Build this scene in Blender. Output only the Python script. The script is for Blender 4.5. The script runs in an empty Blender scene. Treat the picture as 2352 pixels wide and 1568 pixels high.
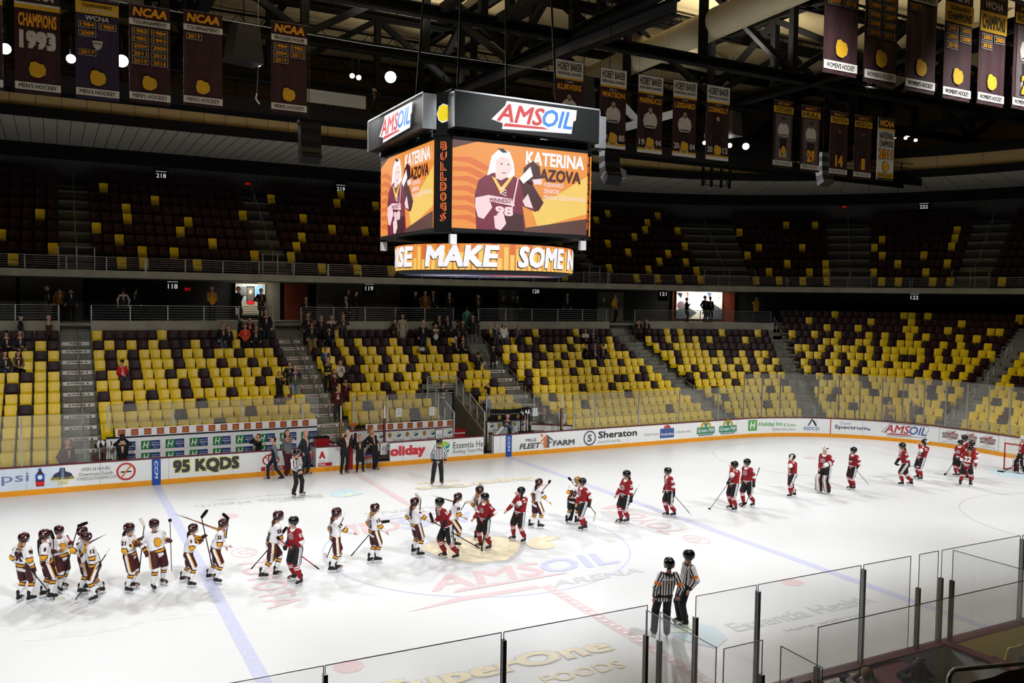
import bpy, math, random
import numpy as np
from mathutils import Vector, Matrix
S = bpy.context.scene
COL = S.collection
rnd = random.Random(7)
# ---------------------------------------------------------------- camera
CAM_P = (-11.3256, -23.3965, 7.4377)
YAW, PITCH, ROLL, FPX = 0.487246, -0.048098, 0.014677, 1997.47
cd = bpy.data.cameras.new('camera'); cam = bpy.data.objects.new('camera', cd); COL.objects.link(cam)
f = Vector((math.sin(YAW)*math.cos(PITCH), math.cos(YAW)*math.cos(PITCH), math.sin(PITCH)))
r = Vector((math.cos(YAW), -math.sin(YAW), 0)); u = r.cross(f)
r2 = math.cos(ROLL)*r + math.sin(ROLL)*u; u2 = -math.sin(ROLL)*r + math.cos(ROLL)*u
m = Matrix.Identity(4)
for i in range(3):
    m[i][0] = r2[i]; m[i][1] = u2[i]; m[i][2] = -f[i]; m[i][3] = CAM_P[i]
cam.matrix_world = m
cd.sensor_fit = 'HORIZONTAL'; cd.sensor_width = 36.0; cd.lens = 36.0*FPX/2352
cd.clip_start = 0.3; cd.clip_end = 300
S.camera = cam
# ---------------------------------------------------------------- exposure, world, arena lights
vs = S.view_settings
S.display_settings.display_device = 'sRGB'
vs.view_transform = 'Standard'; vs.look = 'None'; vs.exposure = 0.0; vs.gamma = 1.0; vs.use_curve_mapping = False
w = bpy.data.worlds.new('hall_air'); S.world = w; w.use_nodes = True
w.node_tree.nodes['Background'].inputs[0].default_value = (0.9, 0.95, 1, 1)
w.node_tree.nodes['Background'].inputs[1].default_value = 0.0
S.cycles.max_bounces = 6; S.cycles.diffuse_bounces = 3; S.cycles.glossy_bounces = 2
S.cycles.transparent_max_bounces = 24; S.cycles.transmission_bounces = 2
S.cycles.caustics_reflective = False; S.cycles.caustics_refractive = False
S.cycles.sample_clamp_indirect = 4.0

FLOODS = []
def flood(x, y, z, tx, ty, tz, power, half=34, blend=0.6, size=0.35):
    l = bpy.data.lights.new('flood_beam', 'SPOT'); l.energy = power; l.spot_size = math.radians(2*half); l.spot_blend = blend
    l.shadow_soft_size = size; l.color = (1.0, 0.99, 0.985)
    o = bpy.data.objects.new('flood_beam', l); COL.objects.link(o); o.location = (x, y, z)
    o.rotation_euler = (Vector((tx, ty, tz)) - Vector((x, y, z))).to_track_quat('-Z', 'Y').to_euler()
    FLOODS.append((x, y, z, tx, ty, tz))
PW = 7700
for x in (-26, -16, -6, 4, 14, 24, 33):
    flood(x, -14.5, 17.2, x*0.95, 3.5, 0, PW)      # catwalk on the near side, out of frame
for x in (-20, -10.6, -3.4, 2.4, 12, 20.6, 23.6):
    flood(x, 14.5, 16.6, x*0.97, -4.5, 0, PW*0.66, half=46)  # catwalk lamps in view
# added upward fill spots without fixtures, to brighten the roof quilt
for x, y, z, p in ((-9,-6,18.6,1500),(3,-8,18.6,1800),(19,-9,18.6,2600),(27,-8,18.6,1500),(-10,11,18.6,1900),(-3,12,18.9,2200),(20,11,18.9,2200),(27,9,18.9,1500),(2.5,14,19.2,1800),(-2,3,18.6,2600),(36,2,18.6,1200),(8,20,18.6,900),(22,22,18.6,900)):
    l = bpy.data.lights.new('roof_fill', 'SPOT'); l.energy = p; l.shadow_soft_size = .3; l.color = (1, .94, .82); l.spot_size = math.radians(150); l.spot_blend = .6
    o = bpy.data.objects.new('roof_fill', l); COL.objects.link(o); o.location = (x, y, z); o.rotation_euler = (math.pi, 0, 0)
# ---------------------------------------------------------------- materials
_M = {}
def srgb(c):
    return tuple((v/12.92 if v <= 0.04045 else ((v+0.055)/1.055)**2.4) for v in c)
def M(name, c=(.5,.5,.5), rough=.55, metal=0.0, var=0.12, scale=6.0, emit=0.0, spec=0.4, bump=0.0, coat=0.0):
    """procedural principled material; c is an sRGB colour 0-1, broken up by object-space noise"""
    if name in _M: return _M[name]
    mt = bpy.data.materials.new(name); mt.use_nodes = True; nt = mt.node_tree; b = nt.nodes['Principled BSDF']
    col = srgb(c)
    tc = nt.nodes.new('ShaderNodeTexCoord'); nz = nt.nodes.new('ShaderNodeTexNoise')
    nz.inputs['Scale'].default_value = scale; nz.inputs['Detail'].default_value = 3
    nt.links.new(tc.outputs['Object'], nz.inputs['Vector'])
    mr = nt.nodes.new('ShaderNodeMapRange'); mr.inputs[1].default_value = 0.25; mr.inputs[2].default_value = 0.75
    mr.inputs[3].default_value = 1-var; mr.inputs[4].default_value = 1+var*0.5
    nt.links.new(nz.outputs['Fac'], mr.inputs[0])
    mx = nt.nodes.new('ShaderNodeVectorMath'); mx.operation = 'SCALE'; mx.inputs[0].default_value = col
    nt.links.new(mr.outputs[0], mx.inputs['Scale'])
    nt.links.new(mx.outputs[0], b.inputs['Base Color'])
    b.inputs['Roughness'].default_value = rough; b.inputs['Metallic'].default_value = metal
    b.inputs['Specular IOR Level'].default_value = spec
    if coat: b.inputs['Coat Weight'].default_value = coat; b.inputs['Coat Roughness'].default_value = 0.15
    if emit:
        nt.links.new(mx.outputs[0], b.inputs['Emission Color']); b.inputs['Emission Strength'].default_value = emit
        b.inputs['Base Color'].default_value = (0.02,0.02,0.02,1); nt.links.remove(b.inputs['Base Color'].links[0])
    if bump:
        bp = nt.nodes.new('ShaderNodeBump'); bp.inputs['Strength'].default_value = bump; bp.inputs['Distance'].default_value = 0.02
        nt.links.new(nz.outputs['Fac'], bp.inputs['Height']); nt.links.new(bp.outputs[0], b.inputs['Normal'])
    _M[name] = mt; return mt
def Mglass(name, haze=0.09, tint=(.93,.95,.95)):  # diffuse haze stands for scuffs and the bright ice's reflection together
    if name in _M: return _M[name]
    mt = bpy.data.materials.new(name); mt.use_nodes = True; nt = mt.node_tree; nt.nodes.clear()
    out = nt.nodes.new('ShaderNodeOutputMaterial'); tr = nt.nodes.new('ShaderNodeBsdfTransparent'); tr.inputs[0].default_value = (*tint, 1)
    df = nt.nodes.new('ShaderNodeBsdfDiffuse'); df.inputs[0].default_value = (.85,.86,.88,1)
    tl = nt.nodes.new('ShaderNodeBsdfTranslucent'); tl.inputs[0].default_value = (.85,.86,.88,1)
    gl = nt.nodes.new('ShaderNodeBsdfGlossy'); gl.inputs['Roughness'].default_value = 0.06
    tc = nt.nodes.new('ShaderNodeTexCoord'); nz = nt.nodes.new('ShaderNodeTexNoise'); nz.inputs['Scale'].default_value = 2.2; nz.inputs['Detail'].default_value = 4
    nt.links.new(tc.outputs['Object'], nz.inputs['Vector'])
    mr = nt.nodes.new('ShaderNodeMapRange'); mr.inputs[3].default_value = haze*0.7; mr.inputs[4].default_value = haze*1.3
    nt.links.new(nz.outputs['Fac'], mr.inputs[0])
    m0 = nt.nodes.new('ShaderNodeMixShader'); m0.inputs[0].default_value = 0.5
    nt.links.new(df.outputs[0], m0.inputs[1]); nt.links.new(tl.outputs[0], m0.inputs[2])
    m1 = nt.nodes.new('ShaderNodeMixShader'); nt.links.new(mr.outputs[0], m1.inputs[0])
    nt.links.new(tr.outputs[0], m1.inputs[1]); nt.links.new(m0.outputs[0], m1.inputs[2])
    m2 = nt.nodes.new('ShaderNodeMixShader'); m2.inputs[0].default_value = 0.03
    nt.links.new(m1.outputs[0], m2.inputs[1]); nt.links.new(gl.outputs[0], m2.inputs[2])
    nt.links.new(m2.outputs[0], out.inputs[0]); _M[name] = mt; return mt
# common colours
BLACK = M('black_steel', (.045,.045,.05), .7, 0, .2, 2, spec=.2)
DARK = M('dark_paint', (.09,.09,.095), .6)
STEEL = M('brushed_steel', (.70,.72,.74), .32, .9, .1, 3)
GALV = M('galvanised_rail', (.66,.68,.69), .42, .6, .12, 8)
CONC = M('concrete', (.50,.50,.46), .85, 0, .28, 1.7, bump=.15)
CONCL = M('concrete_band', (.60,.59,.54), .85, 0, .25, 1.2)
WHITE = M('white_panel', (.93,.94,.95), .4, 0, .05, 1.5)
MAROON = M('maroon_paint', (.36,.07,.13), .45, 0, .1)
GOLD = M('gold_paint', (.93,.72,.16), .45, 0, .08)
RED = M('red_paint', (.80,.10,.13), .45, 0, .06)
BLUE = M('blue_paint', (.10,.30,.66), .45, 0, .06)
NAVY = M('navy_paint', (.06,.14,.36), .45, 0, .06)
GREEN = M('green_paint', (.14,.50,.24), .45, 0, .06)
ORANGE = M('orange_paint', (.93,.52,.06), .45, 0, .06)
INK = M('black_ink', (.055,.055,.06), .65, 0, .05, spec=.2)
GREYINK = M('grey_ink', (.36,.37,.39), .5, 0, .05)
TEAL = M('teal_paint', (.08,.60,.58), .45, 0, .06)
LIME = M('lime_paint', (.62,.80,.26), .45, 0, .06)
GLASS = Mglass('scuffed_glare_glass')
GEDGE = M('glass_edge', (.42,.45,.46), .3, 0, .05)

# ---------------------------------------------------------------- mesh builder
def tag(o, label=None, cat=None, group=None, kind=None):
    if label: o['label'] = label
    if cat: o['category'] = cat
    if group: o['group'] = group
    if kind: o['kind'] = kind
    return o
def empty(name, loc=(0,0,0), rz=0, label=None, cat=None, group=None, kind=None):
    o = bpy.data.objects.new(name, None); o.empty_display_size = 0.2; COL.objects.link(o)
    o.location = loc; o.rotation_euler = (0,0,rz)
    return tag(o, label, cat, group, kind)
class MB:
    def __init__(s): s.v = []; s.f = []; s.m = []; s.mats = []; s.sm = []; s.k = 0
    def lift(s, n): s.k += 1; return n + .0004*(s.k % 12)      # keep printed layers from lying in one plane
    def mi(s, mat):
        for i, x in enumerate(s.mats):
            if x is mat: return i
        s.mats.append(mat); return len(s.mats)-1
    def add(s, vs, fs, mat, smooth=False):
        b = len(s.v); i = s.mi(mat)
        s.v.extend([tuple(p) for p in vs])
        for f_ in fs: s.f.append(tuple(b+k for k in f_)); s.m.append(i); s.sm.append(smooth)
        return s
    def quad(s, a, b, c, d, mat): return s.add([a,b,c,d], [(0,1,2,3)], mat)
    def box(s, x0, x1, y0, y1, z0, z1, mat):
        vs = [(x,y,z) for z in (z0,z1) for y in (y0,y1) for x in (x0,x1)]
        return s.add(vs, [(0,2,3,1),(4,5,7,6),(0,1,5,4),(2,6,7,3),(0,4,6,2),(1,3,7,5)], mat)
    def fbox(s, fr, x0, x1, y0, y1, n0, n1, mat):   # box in a local frame
        vs = [fr(x,y,n) for n in (n0,n1) for y in (y0,y1) for x in (x0,x1)]
        return s.add(vs, [(0,2,3,1),(4,5,7,6),(0,1,5,4),(2,6,7,3),(0,4,6,2),(1,3,7,5)], mat)
    def bar(s, p, q, w, h, mat, up=(0,0,1)):
        p, q = Vector(p), Vector(q); d = (q-p).normalized(); up = Vector(up)
        if abs(d.dot(up)) > .98: up = Vector((1,0,0))
        a = d.cross(up).normalized()*(w/2); b = a.cross(d).normalized()*(h/2)
        vs = [p-a-b, p+a-b, p+a+b, p-a+b, q-a-b, q+a-b, q+a+b, q-a+b]
        return s.add(vs, [(3,2,1,0),(4,5,6,7),(0,1,5,4),(1,2,6,5),(2,3,7,6),(3,0,4,7)], mat)
    def tube(s, pts, rad, mat, n=6, caps=True):
        pts = [Vector(p) for p in pts]; rings = []; prev = None
        for i, p in enumerate(pts):
            d = (pts[min(i+1,len(pts)-1)] - pts[max(i-1,0)]).normalized()
            up = prev if prev else (Vector((0,0,1)) if abs(d.z) < .9 else Vector((1,0,0)))
            a = d.cross(up).normalized(); b = a.cross(d).normalized(); prev = b
            rr = rad[i] if isinstance(rad, (list,tuple)) else rad
            rings.append([p + a*math.cos(2*math.pi*k/n)*rr + b*math.sin(2*math.pi*k/n)*rr for k in range(n)])
        vs = [q for rg in rings for q in rg]; fs = []
        for i in range(len(pts)-1):
            for k in range(n): fs.append((i*n+k, i*n+(k+1)%n, (i+1)*n+(k+1)%n, (i+1)*n+k))
        if caps: fs.append(tuple(range(n-1,-1,-1))); fs.append(tuple((len(pts)-1)*n+k for k in range(n)))
        return s.add(vs, fs, mat, smooth=n > 5)
    def lathe(s, prof, mat, at=(0,0,0), n=16):
        vs = []; fs = []
        for rr, z in prof:
            for k in range(n): vs.append((at[0]+rr*math.cos(2*math.pi*k/n), at[1]+rr*math.sin(2*math.pi*k/n), at[2]+z))
        for i in range(len(prof)-1):
            for k in range(n): fs.append((i*n+k, i*n+(k+1)%n, (i+1)*n+(k+1)%n, (i+1)*n+k))
        fs.append(tuple(range(n-1,-1,-1))); fs.append(tuple((len(prof)-1)*n+k for k in range(n)))
        return s.add(vs, fs, mat, smooth=True)
    def poly(s, fr, pts, n, mat, thick=0.0):        # outline polygon in a frame, optional thickness
        if thick <= 0:
            n = s.lift(n)
            return s.add([fr(x,y,n) for x,y in pts], [tuple(range(len(pts)))], mat)
        k = len(pts); vs = [fr(x,y,n-thick) for x,y in pts] + [fr(x,y,n) for x,y in pts]
        fs = [tuple(range(k-1,-1,-1)), tuple(range(k,2*k))] + [(i,(i+1)%k,k+(i+1)%k,k+i) for i in range(k)]
        return s.add(vs, fs, mat)
    def rect(s, fr, x0, y0, w, h, n, mat, nx=1):
        n = s.lift(n)
        for i in range(nx):
            a = x0+w*i/nx; b = x0+w*(i+1)/nx
            s.add([fr(a,y0,n), fr(b,y0,n), fr(b,y0+h,n), fr(a,y0+h,n)], [(0,1,2,3)], mat)
        return s
    def ring(s, fr, cx, cy, r0, r1, n, mat, k=28, a0=0, a1=360, sy=1.0):
        n = s.lift(n); vs = []; fs = []
        for i in range(k+1):
            a = math.radians(a0+(a1-a0)*i/k)
            vs += [fr(cx+r0*math.cos(a), cy+r0*sy*math.sin(a), n), fr(cx+r1*math.cos(a), cy+r1*sy*math.sin(a), n)]
        for i in range(k): fs.append((2*i, 2*i+1, 2*i+3, 2*i+2))
        return s.add(vs, fs, mat)
    def disc(s, fr, cx, cy, rx, ry, n, mat, k=24):
        n = s.lift(n)
        return s.add([fr(cx+rx*math.cos(2*math.pi*i/k), cy+ry*math.sin(2*math.pi*i/k), n) for i in range(k)], [tuple(range(k))], mat)
    def frame(s, fr, x0, y0, w, h, t, n, mat):
        s.rect(fr,x0,y0,w,t,n,mat); s.rect(fr,x0,y0+h-t,w,t,n,mat); s.rect(fr,x0,y0,t,h,n,mat); s.rect(fr,x0+w-t,y0,t,h,n,mat); return s
    def text(s, fr, x0, y0, w, h, string, n, mat, bold=0.0, shear=0.0, cx=False):
        """fit the string into the box (x0,y0,w,h)"""
        vs, fs, bb = glyphs(string, 0.0, shear)
        if not vs: return s
        gw, gh = max(bb[1]-bb[0],1e-4), max(bb[3]-bb[2],1e-4); k = bold*1.0
        sx = w/(gw+2*k); sy = h/(gh+2*k)
        for ox, oy in ([(0,0)] if not bold else [(-k,-k),(k,-k),(-k,k),(k,k),(0,0)]):      # heavy lettering: struck five times
            m_ = s.lift(n)
            s.add([fr(x0+(x-bb[0]+k+ox)*sx, y0+(y-bb[2]+k+oy)*sy, m_) for x,y in vs], fs, mat)
        return s
    def build(s, name, parent=None, label=None, cat=None, group=None, kind=None, loc=None, rz=None):
        me = bpy.data.meshes.new(name); me.from_pydata(s.v, [], s.f)
        for mt in s.mats: me.materials.append(mt)
        me.polygons.foreach_set('material_index', s.m); me.polygons.foreach_set('use_smooth', s.sm)
        me.update()
        o = bpy.data.objects.new(name, me); COL.objects.link(o)
        if parent: o.parent = parent
        if loc: o.location = loc
        if rz is not None: o.rotation_euler = (0,0,rz)
        return tag(o, label, cat, group, kind)
_G = {}
def glyphs(string, bold, shear):
    key = (string, bold, shear)
    if key not in _G:
        cu = bpy.data.curves.new('glyph', 'FONT'); cu.body = string; cu.shear = shear; cu.resolution_u = 2; cu.size = 1
        ob = bpy.data.objects.new('glyph', cu); me = ob.to_mesh()
        vs = [(v.co.x, v.co.y) for v in me.vertices]; fs = [tuple(p.vertices) for p in me.polygons]
        fs = [f_ if sum(vs[f_[i]][0]*vs[f_[(i+1)%len(f_)]][1]-vs[f_[(i+1)%len(f_)]][0]*vs[f_[i]][1] for i in range(len(f_))) > 0 else f_[::-1] for f_ in fs]
        ob.to_mesh_clear(); bpy.data.objects.remove(ob); bpy.data.curves.remove(cu)
        xs = [a for a,_ in vs] or [0]; ys = [b for _,b in vs] or [0]
        _G[key] = (vs, fs, (min(xs), max(xs), min(ys), max(ys)))
    return _G[key]
def fr3(o, rt, up):
    o, rt, up = Vector(o), Vector(rt).normalized(), Vector(up).normalized(); nn = rt.cross(up).normalized()
    return lambda x, y, n=0.0: o + rt*x + up*y + nn*n
def dup(o, parent=None, loc=None, rz=None, label=None):
    c = o.copy(); COL.objects.link(c)
    if parent: c.parent = parent
    if loc is not None: c.location = loc
    if rz is not None: c.rotation_euler = (0,0,rz)
    if label: c['label'] = label
    for ch in list(o.children): dup(ch, c)
    return c
# ---------------------------------------------------------------- rink plan: far side, right corner, right end
BX, BY, RC = 30.48, 12.83, 8.53
CXR, CYR = BX-RC, BY-RC
ARC = RC*math.pi/2
def path(s_, d=0.0):
    """point and outward normal at distance s_ along the boards (s_=x on the far straight), d metres outside them"""
    if s_ <= CXR: return (s_, BY+d, 0.0, 1.0)
    if s_ <= CXR+ARC:
        a = (s_-CXR)/RC; nx, ny = math.sin(a), math.cos(a)
        return (CXR+(RC+d)*nx, CYR+(RC+d)*ny, nx, ny)
    return (BX+d, CYR-(s_-CXR-ARC), 1.0, 0.0)
def pfr(s0, d, z0):
    """sign frame on the boards: x runs along the boards, y up, n towards the ice"""
    def fr(x, y, n=0.0):
        px, py, nx, ny = path(s0+x, d-n); return Vector((px, py, z0+y))
    return fr
def stations(s0, s1):
    st = [s0]
    a = s0
    if s0 < CXR: st += list(np.arange(math.ceil((s0+.01)/3)*3, min(s1, CXR)-.05, 3.0)); 
    if s1 > CXR and s0 < CXR+ARC: st += list(np.linspace(max(s0,CXR), min(s1,CXR+ARC), 28))
    st.append(s1)
    return sorted(set(round(float(q),4) for q in st))
def sweep(mb, prof, s0, s1, mat, closed=False, caps=True):
    """sweep a (d,z) profile along the rink path"""
    st = stations(s0, s1); k = len(prof); vs = []; fs = []
    for q in st:
        for d, z in prof:
            x, y, _, _ = path(q, d); vs.append((x,y,z))
    kk = k if closed else k-1
    for i in range(len(st)-1):
        for j in range(kk): fs.append((i*k+j, i*k+(j+1)%k, (i+1)*k+(j+1)%k, (i+1)*k+j))
    if closed and caps: fs.append(tuple(range(k))); fs.append(tuple((len(st)-1)*k+j for j in range(k-1,-1,-1)))
    return mb.add(vs, fs, mat)
def swbox(mb, d0, d1, z0, z1, s0, s1, mat): return sweep(mb, [(d0,z0),(d1,z0),(d1,z1),(d0,z1)], s0, s1, mat, closed=True)

# ================================================================ the hall
ZT = [1.47,1.81,2.149,2.493,2.833,3.187,3.574,3.948,4.355,4.775,5.185,5.635,6.07,6.51,6.95]   # seat back tops, row by row
FZ = [z-0.86 for z in ZT]
DK = [0.82+0.9*k for k in range(15)]            # seat backs, metres behind the boards
UZ = [9.32+0.62*j for j in range(9)]; UD = [12.37+0.84*j for j in range(9)]
ICEM = M('ice_sheet', (.885,.90,.915), .32, 0, .035, .35, spec=.25)
PB = M('ice_paint_blue', (.80,.82,.93), .35, 0, .10, 9, spec=.2)  # ice paint tints are pale: the lights' overexposed wash is in the colour
PR_ = M('ice_paint_red', (.89,.80,.82), .35, 0, .12, 9, spec=.2)
PG = M('ice_paint_gold', (.93,.89,.78), .35, 0, .08, 5, spec=.2)
PK = M('ice_paint_grey', (.80,.82,.83), .35, 0, .10, 9, spec=.2)
PC = M('ice_paint_cyan', (.80,.89,.93), .35, 0, .08, 5, spec=.2)
PL = M('ice_paint_lime', (.86,.91,.80), .35, 0, .08, 5, spec=.2)
PW_ = M('ice_paint_white', (.94,.945,.95), .35, 0, .03, spec=.2)
def rrect(hx, hy, rr, n=14):
    pts = []
    for cx, cy, a0 in ((hx-rr,hy-rr,0),(-hx+rr,hy-rr,90),(-hx+rr,-hy+rr,180),(hx-rr,-hy+rr,270)):
        for i in range(n+1):
            a = math.radians(a0+90*i/n); pts.append((cx+rr*math.cos(a), cy+rr*math.sin(a)))
    return pts
flat = fr3((0,0,0),(1,0,0),(0,1,0))
mb = MB(); mb.poly(flat, rrect(BX,BY,RC), 0.0, ICEM, thick=0.12)
floor = mb.build('floor', label='white sheet of rink ice', kind='structure')
def ice(name, mb, label=None): return mb.build(name, floor, label)
Z1, Z2, Z3 = .003, .009, .014
for x in (-7.77, 7.77):
    m_ = MB(); m_.rect(flat, x-.15, -BY, .30, 2*BY, Z1, PB); ice('blue_line', m_, 'pale blue line across the ice')
m_ = MB(); m_.rect(flat, -.15, 3.4, .30, BY-3.4, Z1, PR_); m_.rect(flat, -.15, -BY, .30, BY-4.1, Z1, PR_)
for i in range(30):
    for y0 in ([3.6+.31*i] if i < 29 else []) + [-4.5-.27*i]: m_.rect(flat, -.06, y0, .12, .10, Z2, PW_)
ice('center_line', m_, 'pale red chequered centre line')
m_ = MB(); m_.ring(flat, 0, 0, 4.545, 4.60, Z1, PB, 72); ice('center_circle', m_, 'thin blue centre circle')
for x, y in ((-6.1,-6.7),(6.1,-6.7),(-6.1,6.7),(6.1,6.7)):
    m_ = MB(); m_.disc(flat, x, y, .31, .31, Z1, PR_); ice('faceoff_dot', m_)
for y in (6.7,-6.7):
    m_ = MB(); m_.ring(flat, 21.03, y, 4.55, 4.60, Z1, PK, 60); m_.disc(flat, 21.03, y, .3, .3, Z1, PR_); ice('faceoff_circle', m_)
m_ = MB(); m_.rect(flat, 27.10, -11.7, .06, 23.4, Z1, PR_); ice('goal_line', m_)
m_ = MB(); m_.poly(flat, [(27.1+0*i,-1.22) for i in (0,)] + [(27.1-1.35*math.cos(math.radians(a))-.2, 1.22*math.sin(math.radians(a))) for a in range(-90,91,12)] + [(27.1,1.22)], Z1, PC); ice('goal_crease', m_)
def fr_rot(x, y, rt, up): return fr3((x,y,0), rt, up)
def amsoil(mb, fr, x0, y0, w, h, n, red, blue, white, edge=None, dn=.004):
    """slanted two-colour wordmark on its white flash"""
    P = lambda pts: [(x0+a*w, y0+b*h) for a, b in pts]
    out = [(0,.30),(.15,.82),(.17,1.0),(1.0,1.0),(.99,.62),(.96,.58),(.94,.12),(.50,.06),(.12,0),(.13,.20)]
    if white: 
        if edge == 'outline':
            q = P(out)
            for (ax, ay), (bx_, by_) in zip(q, q[1:]+q[:1]):
                for i in range(4):
                    p0 = (ax+(bx_-ax)*i/4, ay+(by_-ay)*i/4); p1 = (ax+(bx_-ax)*(i+1)/4, ay+(by_-ay)*(i+1)/4); L = math.hypot(bx_-ax, by_-ay); ox, oy = -(by_-ay)/L*.012, (bx_-ax)/L*.012
                    mb.poly(fr, [(p0[0]-ox,p0[1]-oy),(p1[0]-ox,p1[1]-oy),(p1[0]+ox,p1[1]+oy),(p0[0]+ox,p0[1]+oy)], n, white)
        else:
            if edge: mb.poly(fr, P([(a+(a-.5)*.03, b+(b-.5)*.10) for a,b in out]), n, edge); n += dn
            mb.poly(fr, P(out), n, white); n += dn
    mb.text(fr, x0+.06*w, y0+.26*h, .55*w, .64*h, 'AMS', n, red, .018, .28)
    mb.text(fr, x0+.585*w, y0+.26*h, .36*w, .64*h, 'OIL', n, blue, .018, .28)
    mb.poly(fr, P([(.13,.10),(.16,.22),(.60,.235),(.66,.17)]), n, red)
m_ = MB(); amsoil(m_, fr_rot(-3.25,-3.75,(1,0,0),(0,1,0)), 0,0,6.6,1.75, Z1, PR_, PB, None)
m_.text(fr_rot(.15,-4.3,(1,0,0),(0,1,0)), 0,0,2.9,.42,'ARENA', Z1, PK, .02,.2)
m_.poly(flat, [(-3.9,-4.35),(-2.5,-3.95),(-.2,-3.98),(-.2,-4.2),(-2.4,-4.2)], Z1, PR_); ice('ice_lettering', m_, 'red and blue sponsor lettering nearest the camera in the centre circle')
m_ = MB(); amsoil(m_, fr_rot(1.9,4.5,(-1,0,0),(0,-1,0)), 0,0,5.4,2.1, Z1, PB, PR_, None); m_.text(fr_rot(1.0,3.9,(-1,0,0),(0,-1,0)), 0,-1.3,2.9,.4,'ARENA', Z1, PK, .02,.2); ice('ice_lettering', m_, 'upside-down sponsor lettering on the far half of the centre circle')
m_ = MB(); crest = [(-1.9,.5),(-1.2,1.0),(.2,1.05),(1.2,.6),(1.5,-.3),(.9,-1.2),(.1,-1.9),(-1.0,-1.7),(-1.7,-.7)]
m_.poly(flat, crest, Z1, PK); m_.poly(flat, [(a*.9,b*.9) for a,b in crest], Z2, PG); m_.disc(flat, 1.75,-.75,.42,.5,Z2,PG); m_.disc(flat, 2.2,-.25,.5,.25,Z2,PG); ice('ice_crest', m_, 'pale gold emblem at centre ice')
def toyota(fr):
    m_ = MB(); m_.ring(fr, 0,0,.46,.52,Z1,PR_,32,sy=.72); m_.ring(fr,0,.1,.15,.2,Z1,PR_,20,sy=1.4); m_.ring(fr,0,.2,.33,.38,Z1,PR_,28,sy=.35)
    m_.text(fr, .85,-.42,4.1,.9,'TOYOTA',Z1,PR_,.01); return m_
ice('ice_lettering', toyota(fr_rot(-6.45,2.2,(0,-1,0),(1,0,0))), 'pale red sponsor lettering beside the left blue line')
ice('ice_lettering', toyota(fr_rot(6.5,-2.3,(0,1,0),(-1,0,0))), 'pale red sponsor lettering beside the right blue line')
def essentia(fr):
    m_ = MB(); m_.text(fr,0,0,4.5,.52,'Essentia Health',Z1,PK,.012); m_.text(fr,1.0,-.55,2.6,.22,'Here with you',Z1,PK); 
    m_.poly(fr,[(-1.5,.7),(-.7,1.0),(-.25,.5),(-.5,-.2),(-1.1,-.5),(-1.4,0)],Z1,PC); m_.poly(fr,[(-1.45,.62),(-.7,.95),(-.9,.4)],Z2,PL); return m_
ice('ice_lettering', essentia(fr_rot(-2.43,8.75,(-1,0,0),(0,-1,0))), 'upside-down grey sponsor lettering by the far boards')
ice('ice_lettering', essentia(fr_rot(2.35,-8.75,(1,0,0),(0,1,0))), 'grey sponsor lettering by the near penalty box')
def superone(fr):
    m_ = MB(); m_.text(fr,0,0,5.2,.95,'SuperOne',Z1,PK,.07); m_.text(fr,.05,.05,5.1,.85,'SuperOne',Z2,PG,.035); m_.text(fr,3.0,-.6,1.9,.42,'FOODS',Z1,PG,.03); return m_
ice('ice_lettering', superone(fr_rot(-5.9,-8.6,(1,0,0),(0,1,0))), 'yellow sponsor lettering at the near side of the ice')
ice('ice_lettering', superone(fr_rot(6.4,8.5,(-1,0,0),(0,-1,0))), 'faint yellow upside-down sponsor lettering at the far side')
SC = M('skate_scrape', (.86,.88,.89), .5, 0, .12, 4, spec=.2)
for i,(x,y,sx,sy) in enumerate(((-10.6,-2.4,1.6,.32),(-8.6,-2.3,1.2,.25),(-11.8,-1.2,.9,1.0),(9.6,1.5,1.3,.25),(-3.4,-1.6,1.4,.2),(13.8,2.9,1.3,.18))):
    m_ = MB(); pts = [(x+sx*(1+.25*rnd.uniform(-1,1))*math.cos(a*.35)*.7, y+sy*(1+.3*rnd.uniform(-1,1))*math.sin(a*.35)*.7) for a in range(18)]
    m_.poly(flat, pts, .002, SC); ice('skate_scrape', m_)

# ---------------------------------------------------------------- stands: concrete steps
def steps(mb, k0, k1, s0, s1, mat=CONC, front=None, back=None):
    prof = [(DK[k0]-.62, front if front is not None else 0.0)]
    for k in range(k0, k1+1): prof += [(DK[k]-.62, FZ[k]), (DK[k]+.28, FZ[k])]
    if back is not None: prof.append((DK[k1]+.28, back))
    sweep(mb, prof, s0, s1, mat)
S122L, S122R = 27.0, 33.0
mb = MB(); steps(mb, 0, 11, -24, -9.72); steps(mb, 2, 11, -9.72, 5.62); steps(mb, 6, 11, 5.62, 7.42, front=3.0); steps(mb, 2, 11, 7.42, 9.75); steps(mb, 0, 11, 9.75, S122L); steps(mb, 0, 14, S122L, CXR+ARC+9)
for x in (-9.72, 5.62, 7.42, 9.75):   # exposed step ends
    pts = [(DK[2]-.62+BY, 0)]
    for k in range(2, 6 if 5 < x < 8 else 3): pts += [(BY+DK[k]-.62, FZ[k]), (BY+DK[k]+.28, FZ[k])]
    pts += [(pts[-1][0], 0)]
    mb.add([(x, a, b) for a, b in pts], [tuple(range(len(pts)))], CONC)
mb.build('floor_stands', kind='structure', label='grey concrete steps of the seating bowl')
m_ = MB(); swbox(m_, 0.15, 6, -.06, -.004, -24, 34, DARK); m_.build('floor_bench', kind='structure', label='dark floor behind the boards')
mb = MB(); swbox(mb, DK[11]+.28, 18.4, 5.86, 6.0, -24, S122L-.3, CONC); mb.build('floor_concourse', kind='structure', label='concourse floor behind the lower stand')
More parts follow.
